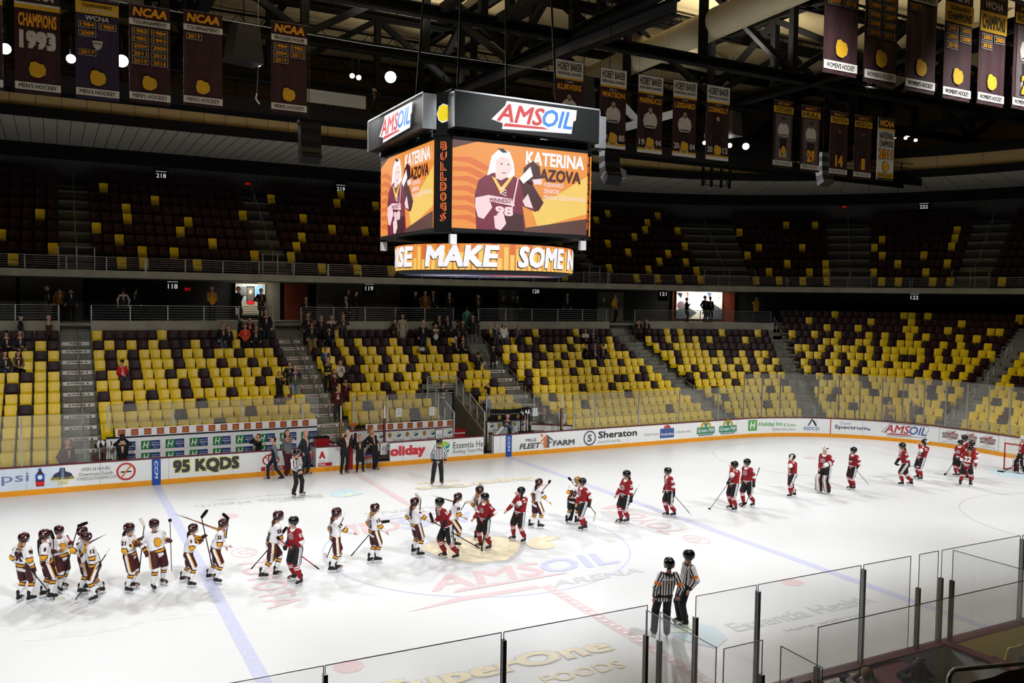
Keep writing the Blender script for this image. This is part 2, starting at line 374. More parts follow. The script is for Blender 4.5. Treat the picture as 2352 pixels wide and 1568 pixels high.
# aisles: half-steps between rows and a slim landing
def stairs(mb, s_, w, k0, k1, up=False):
    for k in range(k0, k1+1):
        z0 = FZ[k-1] if k else 0.0
        swbox(mb, max(.2, DK[k]-.62-.42), DK[k]-.6, z0-.02, (z0+FZ[k])/2, s_-w/2, s_+w/2, CONC)
    if up:
        for i in range(3): swbox(mb, DK[11]+.28-.02, DK[11]+.28+.35*(3-i), FZ[11]-.02, FZ[11]+.405*(i+1), s_-w/2, s_+w/2, CONC)
AISLE = {'A': (-10.31, 1.34), 'B': (-.03, 1.44), 'C': (10.67, 1.5), 'D': (21.6, 1.4)}
ACORN = [CXR+RC*math.radians(33), CXR+RC*math.radians(76.3)]
mb = MB()
for n_, (s_, w_) in AISLE.items(): stairs(mb, s_, w_, 0 if n_ in 'AD' else 2, 11)
stairs(mb, ACORN[0], .8, 0, 14); stairs(mb, ACORN[1], .62, 0, 14)
mb.build('floor_stairs', kind='structure', label='concrete stair flights between the seating blocks')
# concourse parapet with gaps at the stairs
gaps = [(-10.98,-9.64),(-.75,.69),(9.89,11.46),(20.85,22.38)]
segs = [(-24,-10.98),(-9.64,-.75),(.69,9.89),(11.46,20.85),(22.38,26.74)]
for i,(a,b) in enumerate(segs):
    mb = MB(); swbox(mb, 11.0, 11.45, FZ[11]-.05, 5.62, a, b, CONC); swbox(mb, 10.95, 11.5, 5.62, 6.1, a, b, CONCL)
    mb.build('wall_parapet', kind='structure', label='concrete parapet along the concourse')
# concourse back walls
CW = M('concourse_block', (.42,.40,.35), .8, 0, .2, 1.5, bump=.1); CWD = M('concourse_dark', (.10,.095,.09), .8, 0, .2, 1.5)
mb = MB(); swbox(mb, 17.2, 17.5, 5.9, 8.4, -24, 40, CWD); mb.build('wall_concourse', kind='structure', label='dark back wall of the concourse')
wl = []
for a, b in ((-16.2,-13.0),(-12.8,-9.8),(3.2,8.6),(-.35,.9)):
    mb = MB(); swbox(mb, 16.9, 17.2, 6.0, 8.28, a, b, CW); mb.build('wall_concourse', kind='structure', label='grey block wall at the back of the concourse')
RUST = M('rust_panel', (.42,.16,.05), .7, 0, .2, 2)
for a, b in ((1.2,2.6),(24.6,26.2),(33.6,35)):
    mb = MB(); swbox(mb, 16.95, 17.2, 6.0, 8.2, a, b, RUST); mb.build('wall_concourse', kind='structure', label='rust coloured wall panel in the concourse')
# upper deck: slab, fascia, steps
mb = MB(); swbox(mb, 11.55, 12.0, 8.24, 8.6, -24, 44, CONCL); swbox(mb, 12.0, 21, 8.24, 8.46, -24, 44, CONC); mb.build('floor_upper_deck', kind='structure', label='concrete edge of the upper deck')
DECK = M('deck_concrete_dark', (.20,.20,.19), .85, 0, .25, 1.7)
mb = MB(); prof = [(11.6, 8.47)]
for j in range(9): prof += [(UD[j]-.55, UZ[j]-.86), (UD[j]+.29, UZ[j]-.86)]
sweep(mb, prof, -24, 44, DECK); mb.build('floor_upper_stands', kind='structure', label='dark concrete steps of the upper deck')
UA = {'A': (-10.2, 1.5), 'B': (-0.36, 1.5), 'C': (20.71, 1.5), 'D': (25.52, 1.4), 'E': (28.89, 1.0), 'F': (31.92, .8)}
mb = MB()
DST = M('deck_stair', (.40,.40,.37), .85, 0, .2, 3)
for n_, (s_, w_) in UA.items():
    for j in range(9):
        z0 = UZ[j]-.86
        swbox(mb, UD[j]-.53, UD[j]+.27, z0-.02, z0+.015, s_-w_/2, s_+w_/2, DST)
        if j: swbox(mb, UD[j]-.55-.4, UD[j]-.53, z0-.64, z0-.30, s_-w_/2, s_+w_/2, DST)
mb.build('floor_upper_stairs', kind='structure', label='stair flights between the upper seating blocks')
# upper back wall, soffit, bulkhead
RIB = M('ribbed_metal_wall', (.27,.27,.27), .6, 0, .1, 1)
mb = MB()
st = np.arange(-24, 46, .22); prof = []
for i in range(len(st)-1):
    d0 = 20.4 + (.05 if i % 2 else 0)
    a, b = path(st[i], d0), path(st[i+1], d0)
    mb.quad((a[0],a[1],13.2),(b[0],b[1],13.2),(b[0],b[1],15.25),(a[0],a[1],15.25), RIB)
mb.build('wall_upper', kind='structure', label='ribbed grey metal wall above the upper deck')
mb = MB(); swbox(mb, 20.2, 20.6, 15.1, 15.95, -24, 46, BLACK); mb.build('trim_1', kind='structure', label='black band over the ribbed wall')
SOF = M('soffit_panel', (.80,.78,.73), .8, 0, .05, 1); JNT = M('soffit_joint', (.25,.25,.24), .8)
mb = MB(); swbox(mb, 11.9, 20.5, 15.9, 16.0, -24, 46, SOF)
a = -24
while a < 46:
    p, q = path(a, 11.95), path(a, 20.4); mb.bar((p[0],p[1],15.897), (q[0],q[1],15.897), .03, .012, JNT); a += .62
mb.build('ceiling_soffit', kind='structure', label='white panelled soffit over the upper deck')
TAN = M('acoustic_tan', (.72,.62,.42), .85, 0, .08, 1)
mb = MB(); swbox(mb, 11.7, 11.9, 15.85, 16.35, -24, 46, BLACK); mb.build('trim_2', kind='structure', label='black steel edge beam of the soffit')
mb = MB(); swbox(mb, 12.0, 12.15, 16.3, 17.25, -24, 46, TAN)
a = -24
while a < 46:
    p = path(a, 11.99); mb.bar((p[0],p[1],16.35), (p[0],p[1],17.2), .02, .02, JNT); a += 1.1
mb.build('wall_acoustic', kind='structure', label='tan acoustic panels above the soffit edge')
mb = MB(); swbox(mb, 11.7, 12.1, 17.2, 17.85, -24, 46, BLACK); mb.build('trim_3', kind='structure', label='black steel beam over the tan panels')
# high wall behind the trusses and the quilted roof
mb = MB(); swbox(mb, 20.6, 20.8, 16, 24.6, -24, 46, M('high_wall_tan', (.52,.44,.30), .85, 0, .1, 1)); mb.build('wall_high', kind='structure', label='tan wall high behind the roof steel')
QUILT = M('quilted_insulation', (.80,.72,.54), .9, 0, .06, .7)
mb = MB(); nx, ny = 62, 60
def rz_(x, y):
    bay = abs(((y+30) % 3.0)/3.0-.5)*2
    return 23.4 - .28*(1-bay**2) + .05*math.sin(x*1.1)
xs = np.linspace(-34, 56, nx*2); ys = np.linspace(-30, 40, ny*4)
vs = [(x,y,rz_(x,y)) for y in ys for x in xs]; n_ = len(xs)
mb.add(vs, [(i*n_+j, (i+1)*n_+j, (i+1)*n_+j+1, i*n_+j+1) for i in range(len(ys)-1) for j in range(n_-1)], QUILT, True)
mb.build('ceiling', kind='structure', label='quilted tan roof insulation')
# out-of-view sides of the hall
mb = MB(); mb.box(-34,-33.8,-36,40,-.1,24,CWD); mb.build('wall_left', kind='structure', label='dark end wall')
mb = MB(); mb.box(-34,56,-36.2,-36,-.1,24,CWD); mb.build('wall_near', kind='structure', label='dark wall behind the camera side')
mb = MB(); mb.box(55.8,56,-36,40,-.1,24,CWD); mb.build('wall_right', kind='structure', label='dark end wall')

# ================================================================ dasher boards, adverts, benches, far glass
BW = M('board_white', (.93,.945,.95), .35, 0, .035, 1.1, spec=.35); KICK = M('kick_plate_yellow', (.93,.62,.09), .4, 0, .08, 3); CAP = M('cap_rail_maroon', (.40,.12,.17), .4, 0, .12, 4)
SEAM = M('board_seam', (.62,.63,.64), .6)
G1 = (-1.94, -1.46); G2 = (1.25, 1.85); G3 = (6.45, 6.98)
boards = []
for a, b, lb in ((-24, G1[0], 'white rink boards left of the first open bench door'), (G1[1], G2[0], 'short white rink boards between two open bench doors'),
                 (G2[1], G3[0], 'white rink boards below the second team bench'), (G3[1], 44, 'long white rink boards curving round the far corner')):
    e = empty('dasher_board', (0,0,0), 0, lb, 'rink boards')
    mb = MB(); swbox(mb, 0.0, .12, .2, 1.03, a, b, BW)
    st_ = math.ceil(a/2.44)*2.44
    while st_ < b: mb.rect(pfr(st_, 0, .2), 0, 0, .012, .83, .003, SEAM); st_ += 2.44
    mb.build('panel', e); mb = MB(); swbox(mb, -.012, .12, 0, .2, a, b, KICK); mb.build('kick_plate', e, 'yellow kick plate')
    mb = MB(); swbox(mb, -.025, .16, 1.03, 1.07, a, b, CAP); mb.build('cap_rail', e, 'dark maroon cap rail'); boards.append(e)
# raised sill of the door openings
for i, (g, lb) in enumerate(((G1,'yellow sill of the first open bench door'),(G2,'yellow sill of the middle open bench door'),(G3,'yellow sill of the open door by the players\' tunnel'))):
    mb = MB(); swbox(mb, -.012, .12, 0, .2, g[0], g[1], KICK); swbox(mb, -.012, .14, .2, .225, g[0], g[1], STEEL); tag(mb.build('door_sill'), lb, 'door sill')
def advert(idx, mb, label): return mb.build('advert', boards[idx], label)
def vtext(mb, s_, w, z0, h, txt, n, mat, bold=.02):    # lettering turned to read downwards
    base = pfr(s_, 0, 0); fr = lambda x, y, nn=0.0: base(y, z0-x, nn)
    mb.text(fr, 0, -w/2, h, w, txt, n, mat, bold, .15)
N = .004
def pane(s0, z0=0): return pfr(s0, 0, z0)
X = lambda u: 0
for idx, s_ in ((0, -7.77), (3, 7.77)):
    mb = MB(); mb.rect(pane(s_), -.16, 0.0, .32, 1.03, .016, BLUE); vtext(mb, s_, .13, .95, .70, 'CCM', .021, WHITE); advert(idx, mb, 'blue stripe with white brand lettering turned sideways')
mb = MB(); mb.rect(pane(0), -.15, 0, .30, 1.03, .016, M('centre_red',(.72,.10,.14),.45)); advert(1, mb, 'red centre line stripe')
# left run
SOFTB = M('soft_blue_ink', (.42,.50,.66), .45, 0, .05)
a, b = -14.6, -12.12; mb = MB(); mb.rect(pane(-15), 0, .2, b+15+1.1, .82, .003, M('ice_blue_panel',(.84,.89,.95),.4,0,.08,2), 4)
mb.text(pane(a), b-a-1.72, .42, 1.72, .42, 'pepsi', .008, SOFTB, .005)
c = -11.76; mb.poly(pane(c), [(-.13,.30),(.13,.30),(.15,.6),(.10,.8),(.05,.86),(.05,.96),(-.05,.96),(-.05,.86),(-.10,.8),(-.15,.6)], .008, M('cola_brown',(.25,.08,.07),.4)); mb.rect(pane(c), -.15, .52, .30, .24, .013, M('bottle_blue',(.16,.32,.72),.4)); mb.rect(pane(c), -.05, .90, .10, .07, .013, M('bottle_blue',(.16,.32,.72),.4)); mb.disc(pane(c), 0, .64, .08, .08, .017, WHITE); mb.rect(pane(c), -.14, .33, .28, .15, .013, RED)
advert(0, mb, 'pale blue soft drink advert with a bottle')
a, b = -11.42, -10.62; w = b-a; mb = MB(); SLATE = M('casino_slate',(.20,.22,.33),.45)
mb.poly(pane(a), [(0,.50),(.16*w,.72),(.36*w,.80),(.38*w,.93),(.60*w,.93),(.62*w,.80),(.85*w,.72),(w,.50)], N, SLATE); mb.poly(pane(a), [(.44*w,.5),(.45*w,.90),(.55*w,.90),(.56*w,.5)], .009, SOFTB)
mb.text(pane(a), 0, .44, w, .15, 'FOND-DU-LUTH', .013, M('casino_yellow',(.86,.80,.12),.45), .012); mb.text(pane(a), .28*w, .30, .44*w, .13, 'CASINO', .013, M('casino_yellow',(.86,.80,.12),.45), .012)
a = -10.46; w = -9.35-a; mb.text(pane(a), .05*w, .74, .9*w, .13, 'OPEN 24 HOURS', N, GREYINK, .006); mb.text(pane(a), 0, .56, 1.03*w, .13, 'Downtown Duluth', N, GREYINK, .004); mb.text(pane(a-.08*w), 0, .40, 1.22*w, .12, 'FONDDULUTHCASINO.COM', N, GREYINK)
advert(0, mb, 'casino advert with a dark slate emblem and opening hours')
c = -8.85; mb = MB(); mb.ring(pane(c), 0, .62, .27, .345, .009, M('ban_red',(.75,.22,.24),.45)); mb.disc(pane(c), 0, .62, .27, .27, N, WHITE); mb.rect(pane(c), -.19, .585, .38, .05, .012, INK)
mb.poly(pane(c), [(-.21,.40),(-.16,.36),(.21,.84),(.16,.88)], .016, M('ban_orange',(.82,.52,.22),.45)); advert(0, mb, 'round no smoking emblem')
a, b = -7.16, -4.62; mb = MB(); KQ = M('radio_yellow',(.90,.93,.55),.45)
mb.text(pane(a), -.02, .30, b-a+.04, .66, '95 KQDS', .004, KQ, .11); mb.text(pane(a), 0, .33, b-a, .60, '95 KQDS', .011, M('radio_grey',(.24,.24,.25),.45), .055); advert(0, mb, 'large dark radio station lettering outlined in yellow')
a = -3.73; w = -2.53-a; mb = MB(); fr = pane(a); DRED = M('dealer_red',(.70,.12,.18),.45)
mb.ring(fr, .38, .66, .29, .35, N, DRED, 30, sy=.72); mb.ring(fr, .38, .71, .09, .14, N, DRED, 20, sy=1.5); mb.ring(fr, .38, .79, .20, .25, N, DRED, 24, sy=.4); mb.text(fr, .88, .42, 1.3, .45, 'TOYOT', N, DRED, .03)
mb.rect(fr, -.02, .22, w+.1, .17, N, DRED, 3); mb.text(fr, .15, .25, 1.1, .11, 'KOLAR KA', .011, WHITE, .01); advert(0, mb, 'red car dealer emblem and lettering behind the walking staff')
a = -1.37; mb = MB(); fr = pane(a); mb.text(fr, .03, .55, .28, .32, 'A', N, DRED, .05); mb.text(fr, .02, .43, .3, .06, 'nAmerica', N, GREYINK); mb.rect(fr, 0, .22, .60, .16, N, DRED); mb.text(fr, .02, .25, .30, .10, 'TRAIL', .011, WHITE, .01); advert(1, mb, 'end of the red car dealer advert')
a = 0.65; mb = MB(); fr = pane(a); mb.poly(fr, [(.02,.60),(.20,.93),(.30,.80),(.42,.85),(.47,.6)], N, M('emblem_dark',(.35,.05,.08),.45)); mb.rect(fr, .03, .55, .42, .09, .009, BLUE); mb.rect(fr, .02, .38, .46, .14, N, RED); mb.text(fr, .06, .40, .36, .09, 'Holm', .011, WHITE, .01); advert(1, mb, 'small red and blue advert behind the coaches')
a = G2[1]; w = 3.53-a; mb = MB(); HR = M('station_red',(.80,.22,.26),.45); mb.text(pane(a), 0, .30, w, .58, 'oliday', N, HR, .05); advert(2, mb, 'large red lettering cut off by the open door')
a = 3.97; w = 4.73-a; mb = MB(); fr = pane(a)
mb.poly(fr, [(0,.82),(.5*w,.98),(w,.85),(.55*w,.66)], N, LIME); mb.poly(fr, [(0,.80),(.5*w,.64),(.5*w,.45),(.1*w,.6)], N, M('health_blue',(.20,.48,.75),.45)); mb.poly(fr, [(.55*w,.64),(w,.82),(.92*w,.45),(.6*w,.28)], N, TEAL); mb.poly(fr, [(.56*w,.5),(.97*w,.66),(.96*w,.60),(.56*w,.44)], .009, WHITE)
a = 4.90; w = 6.43-a; mb.text(pane(a), 0, .57, w, .29, 'Essentia He', N, GREYINK, .008); mb.text(pane(a), 0, .31, w, .20, 'Bulldog Team Phy', N, GREYINK, 0, .15); advert(2, mb, 'health company advert with a green and blue leaf emblem')
a = 8.35; mb = MB(); fr = pane(a); OR = M('farm_orange',(.88,.48,.28),.45); w = 11.45-a
mb.text(fr, .11*w, .64, .19*w, .15, 'MILLS', N, GREYINK, .03); mb.text(fr, 0, .30, .38*w, .27, 'FLEET', N, GREYINK, .04, .22); mb.text(fr, .60*w, .34, .40*w, .27, 'FARM', N, GREYINK, .045)
mb.disc(fr, .395*w, .90, .075, .075, N, OR); mb.poly(fr, [(.37*w,.62),(.485*w,.93),(.485*w,.82),(.39*w,.57)], N, OR); mb.rect(fr, .43*w, .28, .055*w, .55, .008, OR); mb.poly(fr, [(.60*w,.66),(.487*w,.93),(.487*w,.82),(.585*w,.60)], N, GREYINK); mb.rect(fr, .488*w, .28, .045*w, .52, .008, GREYINK); mb.rect(fr, .53*w, .50, .04*w, .07, N, GREYINK); mb.rect(fr, .40*w, .47, .03*w, .06, N, OR)
advert(3, mb, 'grey and orange farm store advert with a barn emblem')
a = 11.96; b = 12.71; r_ = (b-a)/2; mb = MB(); mb.ring(pane(a+r_), 0, .60, .8*r_, r_, N, GREYINK, 26); mb.text(pane(a+r_), -.32*r_, .60-.5*r_, .64*r_, r_, 'S', N, GREYINK, .03)
a = 12.84; w = 15.22-a; mb.text(pane(a), 0, .55, w, .35, 'Sheraton', N, M('hotel_ink',(.17,.17,.18),.5), .025); mb.text(pane(a), 0, .30, .58*w, .12, 'DULUTH HOTEL', N, GREYINK); advert(3, mb, 'hotel advert with a wreath emblem and dark lettering')
a = 15.69; mb = MB(); mb.text(pane(a), 0, .50, 16.58-a, .13, 'Duluth South', N, GREYINK)
a = 16.69; w = 17.61-a; INN = M('inn_blue',(.25,.36,.60),.45); mb.rect(pane(a), 0, .32, w, .50, N, INN); mb.disc(pane(a), w/2, .86, .24*w, .14, .003, M('inn_red',(.75,.28,.30),.45)); mb.text(pane(a), .05*w, .45, .9*w, .15, 'AmericInn', .010, WHITE, .01)
a = 17.72; mb.text(pane(a), 0, .53, 18.74-a, .10, '218-624-1026', N, GREYINK); advert(3, mb, 'inn advert with a blue plaque and telephone number')
for a, b, lb in ((19.13, 20.39, 'left of the two green restaurant plaques'), (20.67, 21.94, 'right of the two green restaurant plaques')):
    w = b-a; mb = MB(); fr = pane(a); mb.poly(fr, [(0,.40),(.02*w,.74),(.98*w,.74),(w,.40),(.9*w,.36),(.1*w,.36)], N, M('mill_green',(.24,.55,.42),.45)); mb.text(fr, .06*w, .47, .88*w, .2, 'Green Mill', .010, WHITE, .01, .2); mb.ring(fr, .5*w, .72, .16*w, .30*w, .003, M('mill_gold',(.80,.66,.30),.45), 14, 0, 180); mb.poly(fr, [(.40*w,.95),(.60*w,.95),(.55*w,.74),(.45*w,.74)], .010, M('mill_green',(.24,.55,.42),.45)); mb.rect(fr, .1*w, .28, .8*w, .05, N, GREYINK); advert(3, mb, lb)
a = 22.73; b = 23.33; w = b-a; mb = MB(); HG = M('inn_green',(.36,.66,.32),.45)
mb.rect(pane(a), 0, .36, w, .60, N, HG); mb.text(pane(a), .2*w, .48, .6*w, .38, 'H', .010, WHITE, .03, .2); a = 23.42; w = 25.66-a
mb.text(pane(a), 0, .53, .66*w, .30, 'Holiday Inn', N, HG, .02, .15); mb.text(pane(a), .69*w, .56, .31*w, .18, '& Suites', N, HG, .01); mb.text(pane(a), .4*w, .34, .6*w, .14, 'Duluth Starts Here', N, GREYINK); advert(3, mb, 'hotel advert with a green square and slanted green letter')
a = 26.10; w = 26.99-a; mb = MB(); fr = pane(a); mb.poly(fr, [(.26*w,.62),(.50*w,1.0),(.62*w,1.0),(.38*w,.62)], N, GREYINK); mb.poly(fr, [(.54*w,.93),(.66*w,.93),(.86*w,.62),(.74*w,.62)], N, INK); mb.text(fr, 0, .36, w, .20, 'ASDCO', .004, M('asdco_blue',(.27,.42,.68),.45), .015); advert(3, mb, 'advert with a grey peak emblem and blue lettering')
mb = MB(); mb.rect(pane(27.57), 0, .2, .05, .83, .005, DRED); advert(3, mb, 'thin red upright seam')
a = 27.81; w = 29.69-a; mb = MB(); mb.text(pane(a), .15*w, .74, .32*w, .17, 'Charter', N, SOFTB); mb.text(pane(a), 0, .44, .92*w, .27, 'Spectrum', N, M('spectrum_grey',(.30,.36,.45),.45), .025); mb.poly(pane(a), [(.94*w,.46),(1.0*w,.54),(.94*w,.63)], N, BLUE); advert(3, mb, 'cable company advert with a small blue arrow')
a = 30.25; w = 32.63-a; mb = MB(); amsoil(mb, pane(a), 0, .28, w, .70, .003, M('oil_red',(.72,.26,.30),.45), M('oil_blue',(.25,.38,.66),.45), GREYINK, 'outline'); advert(3, mb, 'slanted red and blue oil company lettering on the boards')
a = 33.16; b = 36.29; w = b-a; mb = MB(); fr = pane(a); BG = M('battery_green',(.30,.45,.38),.45); mb.rect(fr,0,.22,w,.015,N,BG,8); mb.rect(fr,0,1.0,w,.015,N,BG,8); mb.rect(fr,0,.22,.015,.79,N,BG); mb.rect(fr,w-.015,.22,.015,.79,N,BG)
for i in range(3):
    x0 = .05*w+i*.315*w; ww = .27*w; mb.disc(fr, x0+ww/2, .66, .42*ww, .26, .003, M('battery_grey',(.80,.78,.77),.45)); mb.text(fr, x0, .66, ww, .13, 'INTERSTATE', .012, M('battery_red',(.50,.24,.24),.45), .02, .1); mb.text(fr, x0+.02, .50, .93*ww, .13, 'BATTERIES', .012, M('battery_red',(.50,.24,.24),.45), .02, .1); mb.poly(fr, [(x0+.5*ww,.80),(x0+.85*ww,.95),(x0+.7*ww,.80)], .012, RED); mb.text(fr, x0, .30, ww, .07, 'Outrageously Dependable', N, GREYINK)
advert(3, mb, 'boxed advert with three battery company emblems')
mb = MB(); mb.ring(pane(37.16), 0, .6, .34, .36, N, M('pale_gold',(.88,.84,.70),.5)); mb.ring(pane(37.16), 0, .6, .16, .2, N, M('pale_gold',(.88,.84,.70),.5)); advert(3, mb, 'pale gold round emblem by the goal')

# ---- benches
WF = M('bank_red', (.58,.13,.13), .45, 0, .06); WFY = M('bank_yellow', (.86,.66,.2), .45)
def bench_wall(s0, s1, z1, label, kind, strip=True, smin=None):
    e = empty('bench_back_wall', (0,0,0), 0, label, 'bench wall'); d = 1.72
    mb = MB(); swbox(mb, d, d+.1, 0, z1, s0, s1, BW); mb.build('panel', e)
    mb = MB(); swbox(mb, d-.03, d+.14, z1, z1+.045, s0, s1, INK if kind == 'hotel' else CAP); mb.build('cap_rail', e, 'dark cap rail')
    fr0 = lambda s_: (lambda x, y, n=0.0: Vector((path(s_+x, d-n)[0], path(s_+x, d-n)[1], y)))
    if kind == 'hotel':
        x = s0+.35
        while x < s1-.6:
            for z in (z1-.52, z1-1.02, z1-1.5):
                mb = MB(); fr = fr0(x); mb.rect(fr, 0, z, .36, .36, N, GREEN); mb.rect(fr, .36, z, .36, .36, N, M('express_blue',(.08,.22,.50),.45)); mb.text(fr, .06, z+.05, .24, .26, 'H', .010, WHITE, .02, .25); mb.text(fr, .40, z+.22, .30, .07, 'Holiday Inn', .010, WHITE); mb.text(fr, .40, z+.12, .29, .09, 'Express', .010, WHITE, .01); mb.text(fr, .46, z+.05, .18, .05, '& Suites', .010, WHITE); mb.build('printed_logo', e, 'green and blue hotel logo')
            x += .93
    else:
        x = s0+.12; i = 0
        while x < s1-.25:
            for zz, off in ((z1-.20, 0), (z1-.62, 1), (z1-1.04, 0)):
                mb = MB(); fr = fr0(x)
                if (i+off) % 2 == 0:
                    mb.disc(fr, .1, zz, .11, .11, N, LIME); mb.poly(fr, [(0,zz-.02),(.2,zz+.07),(.21,zz-.03),(.06,zz-.1)], .010, M('express_blue',(.08,.22,.50),.45)); mb.poly(fr, [(.0,zz+.01),(.15,zz+.09),(.19,zz+.05),(.02,zz-.03)], .014, WHITE)
                else: mb.poly(fr, [(.02,zz-.06),(.0,zz+.04),(.05,zz+.12),(.14,zz+.11),(.19,zz+.03),(.16,zz-.08),(.09,zz-.12)], N, M('dull_gold',(.66,.52,.20),.5))
                mb.build('printed_logo', e)
            if i % 2 == 0:
                mb = MB(); fr = fr0(x); mb.text(fr, -.18, z1-.48, .56, .10, 'News Tribune', N, GREYINK); mb.build('printed_logo', e, 'grey newspaper lettering')
            x += .43; i += 1
    if strip:
        mb = MB(); swbox(mb, d+.02, d+.08, z1+.05, z1+.37, smin or s0+.35, s1, WHITE); st_ = mb.build('sponsor_strip', e, 'white strip with red bank plaques')
        x = (smin or s0+.35)+.08; i = 0
        while x < s1-.28:
            mb = MB(); fr = (lambda s_: (lambda xx, y, n=0.0: Vector((path(s_+xx, d+.02-n)[0], path(s_+xx, d+.02-n)[1], y))))(x); mb.rect(fr, 0, z1+.085, .27, .25, N, WF); mb.text(fr, .03, z1+.215, .21, .07, 'WELLS', .010, WFY, .02); mb.text(fr, .03, z1+.125, .21, .07, 'FARGO', .010, WFY, .02); mb.build('bank_plaque', st_)
            x += .485 if i % 6 != 5 else .56; i += 1
    return e
bench_wall(-9.45, -.95, 1.66, 'white back wall of the left bench with green and blue hotel logos', 'hotel')
bench_wall(.95, 5.62, 1.28, 'white back wall of the middle bench with newspaper logos', 'news')
bench_wall(7.50, 9.75, 1.45, 'short white wall right of the tunnel with newspaper logos', 'news', strip=False)
# white half-walls and bench ends
def endwall(p, q, z1, label):
    e = empty('bench_end_wall', (0,0,0), 0, label, 'bench wall'); mb = MB(); mb.bar((p[0],p[1],z1/2), (q[0],q[1],z1/2), .09, z1, BW); mb.build('panel', e); mb = MB(); mb.bar((p[0],p[1],z1+.02), (q[0],q[1],z1+.02), .13, .05, CAP); mb.build('cap_rail', e, 'maroon cap rail')
endwall((-9.9, BY+.2), (-9.9, BY+1.7), 1.05, 'white end wall of the left bench beside the stick rack')
endwall((-.55, BY+.2), (-.75, BY+1.7), 1.12, 'white divider wall at the right end of the left bench')
endwall((.15, BY+.9), (1.1, BY+1.0), 1.5, 'white penalty wall behind the coach in the suit')
endwall((9.85, BY+1.55), (11.5, BY+.2), 1.22, 'slanted white wall with maroon cap right of the tunnel')
e = empty('player_bench', (0,0,0), 0, 'long maroon bench plank in front of the hotel logos', 'bench'); mb = MB(); swbox(mb, 1.05, 1.4, .42, .47, -9.4, -1.2, MAROON); mb.build('seat_plank', e)
for x in (-9,-7,-5,-3,-1.5):
    mb = MB(); mb.box(x-.03,x+.03,BY+1.1,BY+1.35,0,.42,BLACK); mb.build('leg', e)
e = empty('player_bench', (0,0,0), 0, 'shorter bench plank in front of the newspaper logos', 'bench'); mb = MB(); swbox(mb, 1.05, 1.4, .42, .47, 1.2, 5.4, MAROON); mb.build('seat_plank', e)
for x in (1.4,3.2,5.2):
    mb = MB(); mb.box(x-.03,x+.03,BY+1.1,BY+1.35,0,.42,BLACK); mb.build('leg', e)
# open doors, swung inwards
def door(hx, ang, label):
    e = empty('bench_door', (hx, BY+.12, .23), math.radians(ang), label, 'bench door'); mb = MB(); mb.box(0,.72,-.04,.04,0,.80,BW); mb.build('panel', e); mb = MB(); mb.box(0,.72,-.06,.06,.80,.85,CAP); mb.build('cap_rail', e); mb = MB(); mb.box(-.02,.02,-.06,.06,0,.85,STEEL); mb.build('hinge', e)
    mb = MB(); mb.box(.55,.68,-.08,-.04,.45,.5,BLACK); mb.build('latch', e)
door(G1[1]+.02, 92, 'white bench door swung open left of the red car dealer letter'); door(G2[0]-.02, 95, 'white bench door swung open behind the coach in a double breasted coat'); door(G3[1]+.02, 78, 'white bench door swung open beside the right blue line stripe')
# ---- far glass
def glass_pane(fa, fb, z0, z1, label, group, post=True, n=1):
    """pane between two path stations on a (d) line with a steel post at its left end"""
    (s0, d0), (s1, d1) = fa, fb; x0,y0,_,_ = path(s0,d0); x1,y1,_,_ = path(s1,d1)
    e = empty('rink_glass', (0,0,0), 0, label, 'glass panel', group)
    mb = MB(); mb.bar((x0,y0,(z0+z1)/2),(x1,y1,(z0+z1)/2), .013, z1-z0, GLASS); mb.build('pane', e)
    mb = MB(); mb.bar((x0,y0,z1),(x1,y1,z1), .016, .012, GEDGE); mb.build('pane_edge', e)
    if post: mb = MB(); mb.box(x0-.025,x0+.025,y0-.03,y0+.03,z0,z1-.06,STEEL); mb.build('post', e)
gp = [-15.2, -12.34, -10.09]
for i in range(2): glass_pane((gp[i],.08),(gp[i+1],.08),1.07,2.93,['tall rink glass at the left edge, far boards','tall rink glass in front of the leftmost stairs'][i],'far rink glass')
bx = [-9.4, -6.95, -4.2, -1.6, -.85]
for i in range(4): glass_pane((bx[i],1.8),(bx[i+1],1.8),2.08,3.0, 'glass pane above the left bench wall, number %d from left' % (i+1),'bench glass')
bx = [.7, 2.35, 4.9, 5.62]
for i in range(3): glass_pane((bx[i],1.8),(bx[i+1],1.8),1.70,2.97,'glass pane above the newspaper wall, number %d from left' % (i+1),'bench glass')
glass_pane((7.45,1.8),(9.9,1.8),1.5,2.75,'glass pane right of the tunnel above the black drape','bench glass')
glass_pane((9.95,1.5),(11.3,.3),1.25,2.8,'slanted glass beside the stairs right of the tunnel','bench glass')
gs = [11.4, 12.70, 15.37, 18.00, 20.65, 22.47, 23.65, 24.76, 25.77, 26.90, 27.99, 29.09, 30.22, 31.25, 32.32, 33.42, 34.51, 35.64, 36.75, 37.35+1.2]
for i in range(len(gs)-1):
    top = 2.82 if i < 5 else 3.5
    glass_pane((gs[i],.08),(gs[i+1],.08),1.07,top,'%s far rink glass panel, number %d right of the tunnel' % ('low' if i < 5 else 'tall', i+1),'far rink glass')

